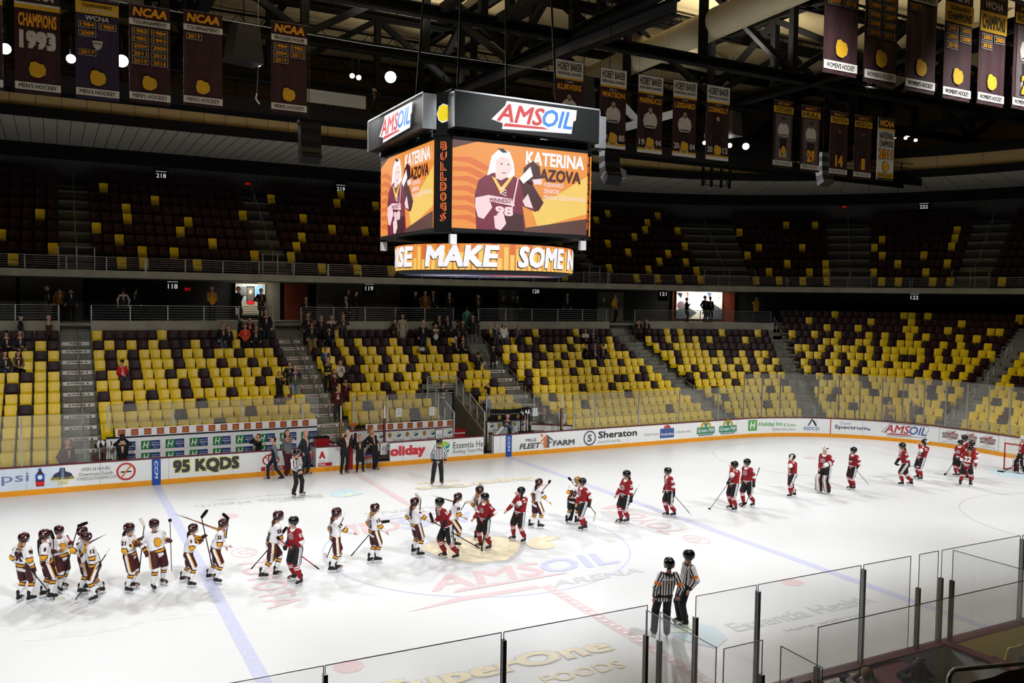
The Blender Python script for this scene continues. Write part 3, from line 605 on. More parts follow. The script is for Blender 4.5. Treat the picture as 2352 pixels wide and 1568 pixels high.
# ---------------------------------------------------------------- seat plan (rows, blocks)
def _half(c, hw, d):      # angle offset of a corner aisle's edge, as boards distance
    return c + hw/(RC+d)*RC
CA = [CXR+RC*math.radians(33), CXR+RC*math.radians(76.3)]
def lower_blocks():
    """block -> (first row, last row, left limit(d), right limit(d))"""
    return {'117': (0, 11, lambda d: -15.2, lambda d: -11.0), '118': (2, 11, lambda d: -9.62, lambda d: -.77), '119': (2, 11, lambda d: .71, lambda d: 9.87),
            '120': (0, 11, lambda d: 11.48, lambda d: 20.83), '121': (0, 11, lambda d: 22.38, lambda d: _half(CA[0], -.65, d)),
            '122': (0, 14, lambda d: _half(CA[0], .65, d), lambda d: _half(CA[1], -.65, d)), '123': (0, 14, lambda d: _half(CA[1], .65, d), lambda d: CXR+ARC+5)}
def arclen(s0, s1, d):
    a = max(0, min(s1, CXR+ARC)-max(s0, CXR)); return (s1-s0-a) + a*(RC+d)/RC
def at_len(s0, L, d):
    a = max(0, CXR-s0)
    if L <= a: return s0+L
    L -= a; s_ = max(s0, CXR); a = max(0, CXR+ARC-s_)*(RC+d)/RC
    if L <= a: return s_+L*RC/(RC+d)
    return max(s_, CXR+ARC)+L-a
def lower_seats():
    out = []
    for b, (k0, k1, fl, fr_) in lower_blocks().items():
        for k in range(k0, k1+1):
            d = DK[k]; a, c = fl(d), fr_(d); L = arclen(a, c, d); n = int((L-.06)/.487)
            if b in ('118', '119'): n = 18
            if b == '117': n = 8
            pitch = L/n
            for i in range(n): out.append((b, k, i, at_len(a, (i+.5)*pitch, d), d, FZ[k]))
    return out
def upper_blocks():
    L = []; ks = list(UA)
    names = range(7)
    edges = [(-15.5, UA['A'][0]-UA['A'][1]/2)] + [(UA[ks[i]][0]+UA[ks[i]][1]/2, UA[ks[i+1]][0]-UA[ks[i+1]][1]/2) for i in range(len(ks)-1)] + [(UA['F'][0]+UA['F'][1]/2, 40)]
    return list(zip(names, edges))
def upper_seats():
    out = []
    for b, (a, c) in upper_blocks():
        for j in range(9):
            L = arclen(a, c, UD[j]); n = int((L-.08)/.50); p = L/n
            for i in range(n): out.append((b, j, i, at_len(a, (i+.5)*p, UD[j]), UD[j], UZ[j]-.86))
    return out

# ================================================================ seats
LOWC = {(117, 0): [0, 1, 2, 3, 4, 5, 6, 7], (117, 1): [0, 1, 2, 3, 4, 5, 6, 7], (117, 2): [0, 1, 2, 3, 4, 5, 6, 7], (117, 3): [0, 1, 2, 3, 4, 5, 6, 7], (117, 4): [0, 1, 2, 3, 4, 6, 7], (117, 5): [0, 1, 2, 3, 4, 5, 6, 7], (117, 6): [0, 1, 2, 3, 5, 6, 7], (117, 7): [0, 1, 2, 3, 4, 6, 7], (117, 8): [5, 6], (117, 9): [4, 5, 7], (117, 10): [6], (117, 11): [2], (118, 2): [0, 1, 2, 3, 4, 5, 6, 7, 8, 10, 11, 12, 13, 14, 15, 16, 17], (118, 3): [0, 1, 2, 3, 4, 5, 7, 8, 9, 10, 11, 13, 14, 15, 16, 17], (118, 4): [0, 1, 3, 4, 5, 6, 7, 9, 10, 11, 12, 13, 14, 16, 17], (118, 5): [1, 2, 3, 5, 6, 8, 9, 10, 12, 13, 14, 15, 16, 17], (118, 6): [0, 1, 3, 4, 5, 6, 8, 10, 11, 12, 13, 15, 16, 17], (118, 7): [1, 4, 5, 7, 8, 10, 11, 13, 14, 16, 17], (118, 8): [0, 2, 4, 5, 6, 8, 9, 10, 12, 13, 15, 16], (118, 9): [0, 2, 4, 5, 6, 8, 9, 11, 12, 14, 15, 16], (118, 10): [1, 3, 5, 9, 12, 13], (118, 11): [0, 6, 13], (119, 2): [0, 1, 2, 3, 4, 5, 7, 8, 9, 14, 15, 16, 17], (119, 3): [0, 1, 3, 4, 5, 6, 7, 8, 9, 14, 15, 16, 17], (119, 4): [0, 1, 2, 3, 4, 6, 7, 9, 15, 16, 17], (119, 5): [0, 1, 2, 3, 4, 6, 7, 8, 14, 15, 16], (119, 6): [0, 4, 5, 6, 8, 9, 11, 12, 13, 15, 16, 17], (119, 7): [0, 1, 4, 5, 7, 8, 10, 11, 12, 13, 14, 16, 17], (119, 8): [0, 1, 3, 5, 6, 8, 9, 11, 12, 13, 15, 16], (119, 9): [1, 3, 5, 6, 8, 9, 11, 13], (119, 10): [0, 3, 5, 9, 13, 16], (119, 11): [3, 10], (120, 0): [0, 1, 2, 3, 4, 5, 6, 7, 8, 9, 10, 11, 12, 13, 14, 15, 16, 17, 18], (120, 1): [0, 1, 2, 3, 4, 5, 6, 7, 8, 9, 10, 11, 12, 13, 15, 16, 17, 18], (120, 2): [0, 1, 2, 3, 5, 6, 7, 8, 9, 10, 11, 12, 13, 14, 15, 16, 17, 18], (120, 3): [0, 2, 3, 4, 5, 6, 7, 8, 9, 10, 12, 13, 14, 15, 16, 17, 18], (120, 4): [0, 1, 2, 3, 4, 5, 7, 8, 9, 11, 12, 13, 14, 15, 17, 18], (120, 5): [1, 3, 4, 5, 6, 7, 8, 9, 10, 11, 14, 17, 18], (120, 6): [0, 2, 3, 4, 5, 6, 8, 9, 11, 12, 13, 14, 15, 16, 18], (120, 7): [1, 2, 4, 5, 7, 8, 10, 11, 13, 14, 16, 17, 18], (120, 8): [0, 2, 3, 6, 7, 9, 10, 15, 16, 17], (120, 9): [1, 2, 6, 8, 9, 11, 12, 15, 16], (120, 10): [3, 5, 11, 17], (120, 11): [1, 7, 13], (121, 0): [0, 1, 2, 3, 4, 5, 6, 7], (121, 1): [0, 1, 2, 3, 4, 6, 7, 8], (121, 2): [0, 2, 3, 4, 5, 6, 7, 8, 9], (121, 3): [0, 2, 3, 4, 5, 6, 7, 9, 10], (121, 4): [0, 1, 2, 3, 4, 6, 7, 8, 9, 10], (121, 5): [1, 3, 4, 6, 7, 9, 11, 12], (121, 6): [0, 1, 3, 4, 6, 7, 9, 11, 12], (121, 7): [0, 2, 3, 4, 5, 6, 7, 9, 10, 12, 14], (121, 8): [0, 1, 3, 4, 5, 6, 8, 11, 13, 14], (121, 9): [0, 3, 4, 5, 6], (121, 10): [0, 3, 5, 7, 9, 14], (121, 11): [4, 6, 12, 17], (122, 0): [0, 1, 2, 3, 4, 5, 6, 7, 8, 9, 10], (122, 1): [0, 1, 2, 4, 5, 6, 7, 8, 9, 11, 12], (122, 2): [0, 2, 3, 4, 5, 6, 8, 9, 10, 11, 12], (122, 3): [0, 1, 3, 4, 5, 7, 8, 10, 11, 13, 14], (122, 4): [1, 2, 3, 4, 5, 7, 8, 9, 10, 11, 12, 14, 16], (122, 5): [1, 3, 4, 5, 7, 8, 9, 10, 12, 13, 15, 16], (122, 6): [0, 3, 5, 7, 8, 9, 10, 11, 12, 14, 16, 18], (122, 7): [0, 3, 4, 6, 8, 9, 11, 12, 13, 15, 16, 17, 19], (122, 8): [1, 2, 4, 6, 7, 8, 10, 11, 14, 16, 18, 19, 20], (122, 9): [0, 1, 3, 5, 6, 7, 9, 11, 12, 13, 14, 15, 17, 19, 20, 22, 23], (122, 10): [4, 5, 8, 9, 11, 13, 14, 15, 18, 20, 23], (122, 11): [0, 3, 6, 10, 12, 15, 17, 21, 23], (122, 12): [5, 9, 15, 16, 20, 25, 26], (122, 13): [3, 11, 16, 22], (122, 14): [7, 16, 17, 19, 30], (123, 0): [0, 1, 2, 3, 4, 5, 6, 7, 8, 9, 10, 11, 12], (123, 1): [0, 1, 2, 4, 5, 6, 7, 8, 9, 10, 11, 12], (123, 2): [0, 1, 2, 4, 5, 6, 7, 8, 9, 10, 11, 12, 13], (123, 3): [0, 2, 3, 4, 5, 6, 7, 8, 9, 10, 11, 12, 13], (123, 4): [0, 1, 2, 4, 5, 6, 7, 8, 9, 10, 11, 12, 13, 14], (123, 5): [0, 1, 3, 4, 5, 6, 7, 8, 9, 10, 11, 12, 13, 14], (123, 6): [0, 3, 4, 5, 6, 7, 8, 9, 10, 11, 12, 13, 14, 15], (123, 7): [0, 1, 2, 3, 4, 5, 6, 7, 8, 9, 10, 11, 12, 13, 14, 15], (123, 8): [0, 1, 2, 3, 4, 5, 6, 7, 8, 9, 10, 11, 12, 13, 14, 15], (123, 9): [0, 1, 2, 3, 4, 5, 6, 7, 8, 9, 10, 11, 12, 13, 14, 15, 16], (123, 10): [], (123, 11): [], (123, 12): [], (123, 13): [], (123, 14): []}
UPY = [(0, 0, 4), (0, 1, 7), (0, 2, 3), (0, 4, 6), (1, 0, 2), (1, 0, 4), (1, 0, 9), (1, 1, 4), (1, 1, 7), (1, 1, 15), (1, 2, 2), (1, 2, 11), (1, 3, 0), (1, 3, 8), (1, 4, 3), (1, 4, 9), (1, 5, 3), (1, 5, 15), (1, 6, 6), (1, 7, 1), (2, 0, 3), (2, 0, 7), (2, 0, 11), (2, 0, 34), (2, 1, 0), (2, 1, 7), (2, 2, 1), (2, 2, 13), (2, 3, 2), (2, 4, 6), (2, 4, 10), (2, 4, 37), (2, 5, 3), (2, 7, 0), (2, 7, 8), (2, 7, 13), (2, 8, 9), (3, 0, 4), (3, 0, 7), (3, 0, 10), (3, 0, 13), (3, 1, 1), (3, 1, 7), (3, 1, 14), (3, 2, 10), (3, 2, 14), (3, 3, 6), (3, 3, 12), (3, 4, 4), (3, 4, 16), (3, 5, 9), (3, 6, 12), (3, 6, 17), (3, 7, 5), (3, 7, 13), (3, 8, 8), (3, 8, 16), (4, 0, 0), (4, 0, 3), (4, 0, 6), (4, 0, 9), (4, 1, 2), (4, 1, 7), (4, 1, 9), (4, 2, 5), (4, 2, 10), (4, 3, 0), (4, 4, 2), (4, 4, 8), (4, 6, 0), (4, 7, 7), (4, 7, 11), (5, 0, 1), (5, 0, 3), (5, 0, 7), (5, 0, 9), (5, 1, 0), (5, 1, 6), (5, 2, 3), (5, 2, 9), (5, 3, 1), (5, 3, 6), (5, 4, 0), (5, 4, 9), (5, 5, 1), (5, 5, 10), (5, 6, 10), (6, 0, 1)]

YEL = M('seat_yellow', (.92,.785,.06), .40, 0, .05, 3, spec=.45); MAR = M('seat_maroon', (.16,.045,.07), .5, 0, .06, 3, spec=.25)
ARMM = M('seat_armrest', (.20,.12,.06), .5, 0, .1)
def seat_back(mb, mat):
    """moulded back, rounded top corners, sides curving forward; the ice lies towards -y"""
    us = [-.225,-.205,-.12,0,.12,.205,.225]; zs = [.40,.52,.68,.80,.845,.862]; F, B = [], []
    for iz, z in enumerate(zs):
        for x in us:
            xx = x*(.955 if iz < 2 else 1.0)*(1-.05*max(0, (z-.83)/.03))
            zz = z - (.022 if abs(x) > .21 and iz == 5 else 0) - (.006 if abs(x) > .21 and iz == 4 else 0)
            y = -.055 + .10*(z-.40)/.46 - .035*(x/.225)**2
            F.append((xx,y,zz)); B.append((xx*1.0,y+.035,zz))
    n = len(us); q = []
    for i in range(len(zs)-1):
        for j in range(n-1): q.append((i*n+j, i*n+j+1, (i+1)*n+j+1, (i+1)*n+j))
    o = len(F); fs = q + [tuple(o+k for k in reversed(f_)) for f_ in q]
    per = [j for j in range(n)] + [i*n+n-1 for i in range(1,len(zs))] + [(len(zs)-1)*n+j for j in range(n-2,-1,-1)] + [i*n for i in range(len(zs)-2,0,-1)]
    for a, b in zip(per, per[1:]+per[:1]): fs.append((b, a, o+a, o+b))
    mb.add(F+B, fs, mat, True); return mb
def seat_pan(mb, mat):
    """seat bottom tipped up, its front lip catching the light"""
    prof = [(-.055,.455),(-.11,.485),(-.20,.495),(-.235,.475),(-.228,.40),(-.165,.24),(-.10,.22),(-.055,.30)]
    vs = []; xs = (-.215,-.20,.20,.215)
    for x in xs:
        sc = .94 if abs(x) > .21 else 1
        for y, z in prof: vs.append((x, -.14+(y+.14)*sc, .37+(z-.37)*sc))
    k = len(prof); fs = []
    for i in range(3):
        for j in range(k): fs.append((i*k+j, i*k+(j+1)%k, (i+1)*k+(j+1)%k, (i+1)*k+j))
    fs += [tuple(range(k-1,-1,-1)), tuple(3*k+j for j in range(k))]
    mb.add(vs, fs, mat); return mb
def seat_arm(mb, mat):
    mb.box(.228,.262,-.25,.02,.585,.61,mat); mb.box(.235,.255,-.06,.03,0,.585,mat); mb.box(.22,.27,-.12,.06,0,.02,mat); return mb
SEAT_ME = {}
for nm, mt in (('Y', YEL), ('M', MAR)):
    SEAT_ME[nm] = (seat_back(MB(), mt), seat_pan(MB(), mt), seat_arm(MB(), ARMM))
protos = {}
def seat_root(col, loc, rz, label):
    if col not in protos:
        r_ = empty('stadium_seat', loc, rz, label, 'seat', 'folding seats in the lower bowl'); a, b, c = SEAT_ME[col]
        a.build('backrest', r_); b.build('seat_pan', r_); c.build('armrest', r_); protos[col] = r_; return r_
    return dup(protos[col], None, loc, rz, label)
LS = lower_seats(); order = []
for b, k, i, s_, d, z in LS:
    x, y, nx, ny = path(s_, d)
    col = 'Y' if i in LOWC[int(b), k] else 'M'
    if b == '119' and k <= 5 and 5.45 < x < 7.6: continue
    dist = (Vector((x,y,z)) - Vector(CAM_P)).length
    vis = x > -14.2
    order.append((dist if vis else 999, b, k, i, col, (x,y,z), math.atan2(ny,nx)-math.pi/2))
order.sort(key=lambda t: t[0])
ORD = ['first','second','third','fourth','fifth','sixth','seventh','eighth','ninth','tenth','eleventh','twelfth','thirteenth','fourteenth','fifteenth','sixteenth','seventeenth','eighteenth','nineteenth','twentieth','twenty-first','twenty-second','twenty-third','twenty-fourth']
BLK = {'117': 'block left of the leftmost stairs', '118': 'block below the 118 sign', '119': 'block below the 119 sign', '120': 'block below the 120 sign', '121': 'block below the 121 sign', '122': 'block below the 122 sign', '123': 'block at the right edge'}
rowmin = {}
for t in order[:300]: rowmin.setdefault((t[1]), set()).add(t[2])
rest = []
for n_, (dist, b, k, i, col, loc, rz) in enumerate(order):
    if n_ < 300:
        seat_root(col, loc, rz, '%s folding seat, row %d up, %s from left, %s' % ('yellow' if col == 'Y' else 'dark maroon', k+1, ORD[min(i,23)], BLK[b]))
    else: rest.append((col, loc, rz))
UPSET = set(UPY)
for b, j, i, s_, d, z in upper_seats():
    x, y, nx, ny = path(s_, d); rest.append(('Y' if (b, j, i) in UPSET else 'M', (x,y,z), math.atan2(ny,nx)-math.pi/2))
# the remaining seats: one object
V, Fc, MI = [], [], []; base = 0
arr = {}
for nm in 'YM':
    vs, fs, mi = [], [], []
    for part, mid in zip(SEAT_ME[nm], (0 if nm == 'Y' else 1,)*2 + (2,)):
        o = len(vs); vs += part.v; fs += [tuple(o+q for q in f_) for f_ in part.f]; mi += [mid]*len(part.f)
    arr[nm] = (np.array(vs), fs, mi)
for col, loc, rz in rest:
    vs, fs, mi = arr[col]; c, s = math.cos(rz), math.sin(rz)
    P = np.empty_like(vs); P[:,0] = vs[:,0]*c - vs[:,1]*s + loc[0]; P[:,1] = vs[:,0]*s + vs[:,1]*c + loc[1]; P[:,2] = vs[:,2] + loc[2]
    V.append(P); Fc += [tuple(base+q for q in f_) for f_ in fs]; MI += mi; base += len(vs)
me = bpy.data.meshes.new('stadium_seats'); me.from_pydata(np.concatenate(V).tolist(), [], Fc)
for mt in (YEL, MAR, ARMM): me.materials.append(mt)
me.polygons.foreach_set('material_index', MI); me.update()
o = bpy.data.objects.new('stadium_seats', me); COL.objects.link(o)
tag(o, 'maroon and yellow folding seats higher up the stands and on the upper deck', 'seats', kind='stuff')

# ================================================================ rails, stair signs, tunnel, concourse fittings
def rail_run(pts, h, nbars, label, group, rad=.02, bars_mat=None, every=1):
    """guard rail over a list of base points: posts, a top rail and level bars, each a part"""
    bars_mat = bars_mat or GALV
    e = empty('guard_rail', (0,0,0), 0, label, 'railing', group)
    for p in pts[::every]:
        mb = MB(); mb.box(p[0]-.025,p[0]+.025,p[1]-.02,p[1]+.02,p[2],p[2]+h,GALV); mb.build('post', e)
    for i in range(nbars):
        z = h*(1-i/nbars) - (.0 if i else .0); mb = MB(); r_ = rad if i == 0 else rad*.62
        mb.tube([(p[0],p[1],p[2]+z) for p in pts], r_, GALV if i == 0 else bars_mat, 6 if i == 0 else 4); mb.build('rail_bar', e)
    return e
def pts_on(s0, s1, d, z, step):
    n = max(1, round((s1-s0)/step)); return [(*path(s0+(s1-s0)*i/n, d)[:2], z) for i in range(n+1)]
# concourse parapet rails
rl = ['left edge of the picture', 'concourse under the 118 sign', 'concourse under the 119 sign', 'concourse under the 120 sign', 'concourse before the bright white mural']
for (a, b), t in zip([(-16.5,-11.02),(-9.6,-.8),(.74,9.84),(11.5,20.8),(22.42,26.68)], rl):
    rail_run(pts_on(a, b, 11.25, 6.1, 1.75), .76, 6, 'grey bar railing on the parapet, '+t, 'concourse railings')
e = rail_run(pts_on(27.40, 30.38, 13.9, 6.2, 2.2), .72, 1, 'single thin handrail above the block under the 122 sign', 'concourse railings')
# upper deck rails
ur = [-16, -7.05, 2.4, 11.8, 21.2, 27.18, 30.50, 33.22+2]
un = ['left end, above the 118 sign', 'above the mural beside the 118 sign', 'above the 119 sign', 'above the 120 sign', 'above the bright white mural', 'left of the 122 sign', 'at the right edge']
for i in range(len(ur)-1):
    rail_run(pts_on(ur[i], ur[i+1]-.05, 11.72, 8.6, 1.75), .66, 6, 'upper deck railing '+un[i], 'upper deck railings', .018)
for n_, (s_, w_) in UA.items():     # gates in front of the upper stairs
    rail_run(pts_on(s_-w_/2-.05, s_+w_/2+.05, 12.0, 8.47, w_/2+.05), 1.25, 3, 'tall rail at the foot of upper deck stair flight %d from left' % (list(UA).index(n_)+1), 'upper stair rails', .014)
    for j in range(1, 9, 2):
        x, y, _, _ = path(s_, UD[j]); z = UZ[j]-.86
    e = empty('stair_handrail', (0,0,0), 0, 'handrail up the middle of upper deck stair flight %d from left' % (list(UA).index(n_)+1), 'handrail', 'upper stair handrails')
    tp = []
    for j in range(1, 9):
        x, y, _, _ = path(s_, UD[j]); z = UZ[j]-.86; tp.append((x,y,z+.85))
        if j % 2: mb = MB(); mb.box(x-.012,x+.012,y-.012,y+.012,z,z+.85,GALV); mb.build('post', e)
    mb = MB(); mb.tube(tp, .016, GALV, 5); mb.build('rail_bar', e)
# lower aisle handrails
def aisle_rail(s_, runs, label, two=False):
    e = empty('stair_handrail', (0,0,0), 0, label, 'handrail', 'lower stair handrails')
    for k0, k1 in runs:
        tp = []
        for k in range(k0, k1+1):
            x, y, _, _ = path(s_, DK[k]-.3); tp.append((x,y,FZ[k]+.9))
            if k in (k0, k1): mb = MB(); mb.tube([(x,y,FZ[k]),(x,y,FZ[k]+.9)], .02, GALV, 6); mb.build('post', e)
        mb = MB(); mb.tube(tp, .02, GALV, 6); mb.build('rail_bar', e)
        mb = MB(); mb.tube([(p[0],p[1],p[2]-.35) for p in tp], .014, GALV, 5); mb.build('rail_bar', e)
aisle_rail(-10.25, [(0,2),(3,5),(6,8),(9,11)], 'grey handrail up the leftmost stairs of the lower bowl')
aisle_rail(.05, [(3,5),(6,7),(8,9),(10,11)], 'grey handrail up the stairs left of the 119 block')
aisle_rail(10.9, [(2,4),(5,7),(8,10)], 'grey handrail up the stairs right of the tunnel')
aisle_rail(21.6, [(0,1),(3,5),(6,8),(9,11)], 'grey handrail up the stairs right of the 120 block')
aisle_rail(ACORN[0], [(0,1),(3,4),(6,7),(9,10),(12,13)], 'grey handrail up the stairs left of the 122 block')
aisle_rail(ACORN[1], [(0,1),(3,4),(6,7),(9,10)], 'grey handrail up the stairs right of the 122 block')
# riser signs on the stairs
SIGNM = M('sign_white', (.90,.89,.88), .45, 0, .06); SIGNT = M('sign_maroon', (.42,.08,.12), .45)
def riser_sign(s_, w, k, label):
    d = DK[k]-.62; x, y, nx, ny = path(s_, d)
    fr = pfr(s_-w/2, d-.012, FZ[k]-.205)
    mb = MB(); mb.fbox(fr, 0, w, 0, .17, -.011, 0, SIGNM); mb.text(fr, .27*w, .03, .46*w, .12, 'Holiday', .003, SIGNT, .03)
    for x0 in (.14*w, .78*w): mb.text(fr, x0, .045, .085*w, .085, '3', .003, INK, .02)
    tag(mb.build('riser_sign'), label, 'sign', 'stair riser signs')
for nm, s_, w, ks in (('leftmost stairs', -10.31, 1.2, range(0,12)), ('stairs between the 118 and 119 blocks', -.03, 1.3, range(2,12)), ('stairs right of the tunnel', 10.67, 1.36, range(2,10))):
    for k in ks: riser_sign(s_, w, k, 'white maroon-lettered riser sign, %s step, %s' % (ORD[k], nm))
for s_, w, nm in ((-10.31, 1.2, 'leftmost stairs'), (-.03, 1.3, 'stairs between the 118 and 119 blocks')):
    fr = pfr(s_-w/2, DK[11]+.28-.02, FZ[11]+.12); mb = MB(); mb.fbox(fr, 0, w, 0, .17, -.011, 0, SIGNM); mb.text(fr, .27*w, .03, .46*w, .12, 'Holiday', .003, SIGNT, .03)
    tag(mb.build('riser_sign'), 'white riser sign at the very top of the '+nm, 'sign', 'stair riser signs')
mb = MB()
for s_, w in ((-10.31,1.34),(-.03,1.44),(10.67,1.57),(21.6,1.53)):
    for i in range(3): swbox(mb, DK[11]+.28+.33*i, DK[11]+.28+1.3, FZ[11]-.02, FZ[11]+.405*(i+1), s_-w/2, s_+w/2, CONC)
mb.build('floor_stairs', kind='structure', label='top steps from the lower stand to the concourse')
# players' tunnel
e = empty('tunnel_railing', (0,0,0), 0, 'white bar railing round the players\' tunnel', 'railing')
WR = M('rail_white', (.80,.81,.80), .42, .2, .06)
A0, A1, B0, B1 = Vector((5.72,18.0,3.40)), Vector((5.72,14.62,1.98)), Vector((7.36,18.0,3.40)), Vector((7.36,14.62,1.90))
for p, q in ((A0,A1),(B0,B1),(A0,B0)):
    for i in range(7):
        dz = Vector((0,0,-.14*i)); mb = MB(); mb.tube([p+dz, q+dz], .026 if i == 0 else .013, WR, 6 if i == 0 else 4); mb.build('rail_bar', e)
for p, q, n_ in ((A0,A1,3),(B0,B1,4)):
    for i in range(n_+1):
        c = p.lerp(q, i/n_); mb = MB(); mb.box(c.x-.03,c.x+.03,c.y-.03,c.y+.03,c.z-1.0,c.z,WR); mb.build('post', e)
mb = MB()
for x, t in ((5.62,.12),(7.30,.12)):
    vs = []
    for y, z in ((14.6,0),(18.2,0),(18.2,2.45),(14.6,.95)): vs += [(x,y,z),(x+t,y,z)]
    mb.add(vs, [(0,2,4,6),(1,7,5,3),(0,1,3,2),(2,3,5,4),(4,5,7,6),(6,7,1,0)], CONCL)
mb.build('wall_tunnel', kind='structure', label='sloping concrete side walls of the players\' tunnel')
mb = MB(); mb.box(5.62,7.42,18.2,18.3,0,2.4,DARK); mb.build('wall_tunnel', kind='structure', label='dark back of the tunnel')
e = empty('equipment_bin', (6.15,15.3,0), 0, 'red bin standing in the mouth of the players\' tunnel', 'bin'); mb = MB()
mb.add([(-.28,-.3,0),(.28,-.3,0),(.28,.3,0),(-.28,.3,0),(-.34,-.36,1.0),(.34,-.36,1.0),(.34,.36,1.0),(-.34,.36,1.0)], [(3,2,1,0),(0,1,5,4),(1,2,6,5),(2,3,7,6),(3,0,4,7),(4,5,6,7)], M('bin_red',(.62,.07,.09),.4)); mb.build('tub', e)
mb = MB(); mb.box(-.37,.37,-.39,.39,1.0,1.05,M('bin_red',(.62,.07,.09),.4)); mb.box(-.3,.3,-.41,-.39,.9,.94,WHITE); mb.build('lid', e)
mb = MB(); mb.tube([(-.3,.42,.92),(.3,.42,.92)], .02, BLACK, 6); mb.build('handle', e)
e = empty('storage_bin', (-.98,BY+.95,0), 0, 'red container on the bench beside the bald man\'s shoulder', 'bin'); mb = MB(); mb.box(-.3,.3,-.2,.2,.75,1.3,M('bin_red',(.62,.07,.09),.4)); mb.build('tub', e); mb = MB(); mb.box(-.32,.32,-.22,.22,1.3,1.36,INK); mb.build('lid', e); mb = MB(); mb.box(-.3,.3,-.2,.2,0,.75,WHITE); mb.build('stand', e)
# black drape on the short bench wall
mb = MB(); fr = fr3((7.55,14.4,1.48),(1,0,0),(0,0,1)); pts = [(0,.62),(.6,.56),(1.2,.55),(1.7,.58),(2.15,.64),(2.15,0),(0,0)]
mb.poly(fr, pts, .03, INK, thick=.03)
for i in range(16): mb.rect(fr, .06+i*.13, .30+.02*abs(i-8)/4, .05, .035, .036, WHITE)
for x in (.5,1.55): mb.poly(fr, [(x-.08,.08),(x-.1,.2),(x-.05,.29),(x+.06,.28),(x+.1,.18),(x+.06,.06)], .036, M('dull_gold',(.66,.52,.20),.5))
tag(mb.build('team_drape'), 'black drape with white dashes and gold emblems over the short bench wall', 'drape')
# stick racks
def stick_rack(x, y, n, label, tall):
    e = empty('stick_rack', (x,y,0), 0, label, 'stick rack'); mb = MB(); mb.box(-.32,.32,-.16,.16,0,.95,INK); mb.build('frame', e)
    for i in range(n):
        px, py = -.27+.54*i/(n-1), rnd.uniform(-.1,.1); t = rnd.uniform(tall-.2, tall); mb = MB(); c = [INK, DARK, M('rack_stick_red',(.55,.06,.08),.4), WHITE][i % 4]
        mb.bar((px,py,.3),(px+rnd.uniform(-.06,.06),py,t), .03, .02, c); mb.box(px-.03,px+.05,py-.02,py+.02,t-.1,t+.06,WHITE if i % 3 else INK); mb.build('hockey_stick', e)
stick_rack(-9.60, BY+1.0, 10, 'black rack of hockey sticks at the left end of the left bench', 1.72)
stick_rack(9.35, BY+1.25, 10, 'black rack of hockey sticks right of the man by the black drape', 2.05)
# upright lettered posts by the benches
for x, y, z0, z1, lb in ((-.35, BY+.12, 1.07, 2.15, 'tall lettered post at the right end of the left bench'), (10.75, BY+.12, 1.07, 2.15, 'tall lettered post at the start of the right-hand glass')):
    e = empty('lettered_post', (x,y,z0), 0, lb, 'post'); mb = MB(); mb.box(-.05,.05,-.05,.05,0,z1-z0,M('post_maroon',(.20,.05,.07),.45)); mb.build('post', e)
    mb = MB(); fr = fr3((0,-.052,0),(1,0,0),(0,0,1))
    for i, ch in enumerate('BULLDOGS'): mb.text(fr, -.035, z1-z0-.13-.125*i, .07, .10, ch, .003, WFY, .02)
    mb.build('lettering', e, 'gold upright lettering'); mb = MB(); mb.box(-.02,.02,-.02,.02,z1-z0,z1-z0+.62,WR); mb.build('glass_channel', e)
e = empty('signal_post', (1.62, BY+.12, 1.07), 0, 'slim maroon post with white top behind the woman in the double breasted coat', 'post'); mb = MB(); mb.box(-.045,.045,-.045,.045,0,1.05,MAROON); mb.build('post', e); mb = MB(); mb.box(-.03,.03,-.03,.03,1.05,1.6,WR); mb.build('top', e)
for (x, y, z), lb in (((1.732, 13.300, 0.713), 'white coaching board leaning at the open middle bench door'), ((4.508, 13.600, 1.088), 'white coaching board behind the front linesman')):
    e = empty('coach_board', (x,y,z), 0, lb, 'coaching board'); mb = MB(); mb.box(-.2,.2,-.012,.012,-.3,.3,INK); mb.build('frame', e); mb = MB(); fr = fr3((-.175,-.013,-.27),(1,0,0),(0,0,1)); mb.rect(fr,0,0,.35,.54,.002,WHITE); mb.ring(fr,.175,.27,.07,.085,.004,SOFTB,18); mb.rect(fr,.0,.265,.35,.012,.004,SOFTB); mb.build('face', e)
e = empty('folded_board', (8.021, 13.700, 1.031), 0, 'white boards leaning diagonally beside the tunnel man', 'board'); mb = MB(); mb.bar((-.75,-.1,-.55),(.35,.1,.35), .5, .05, WHITE, (0,1,0)); mb.build('panel', e); mb = MB(); mb.bar((-.70,-.2,-.62),(.40,0,.28), .5, .05, M('panel_grey',(.6,.62,.63),.4), (0,1,0)); mb.build('panel', e)
# paper notices on the bench glass
for i, (u_, lb) in enumerate((((2.867, 14.500, 2.133), 'left paper notice taped to the glass above the newspaper wall'), ((4.523, 14.500, 2.116), 'right paper notice taped to the glass near the tunnel'), ((9.957, 14.200, 1.852), 'paper notice on the slanted glass by the stairs'))):
    mb = MB(); fr = fr3(u_, (1,0,0), (0,0,1)); mb.fbox(fr,-.14,.14,-.2,.2,0,.004,WHITE)
    for k in range(5): mb.rect(fr,-.10,.12-.06*k,.20-.03*(k%2),.02,.006,M('notice_print',(.6,.65,.75),.6))
    tag(mb.build('paper_notice'), lb, 'notice')
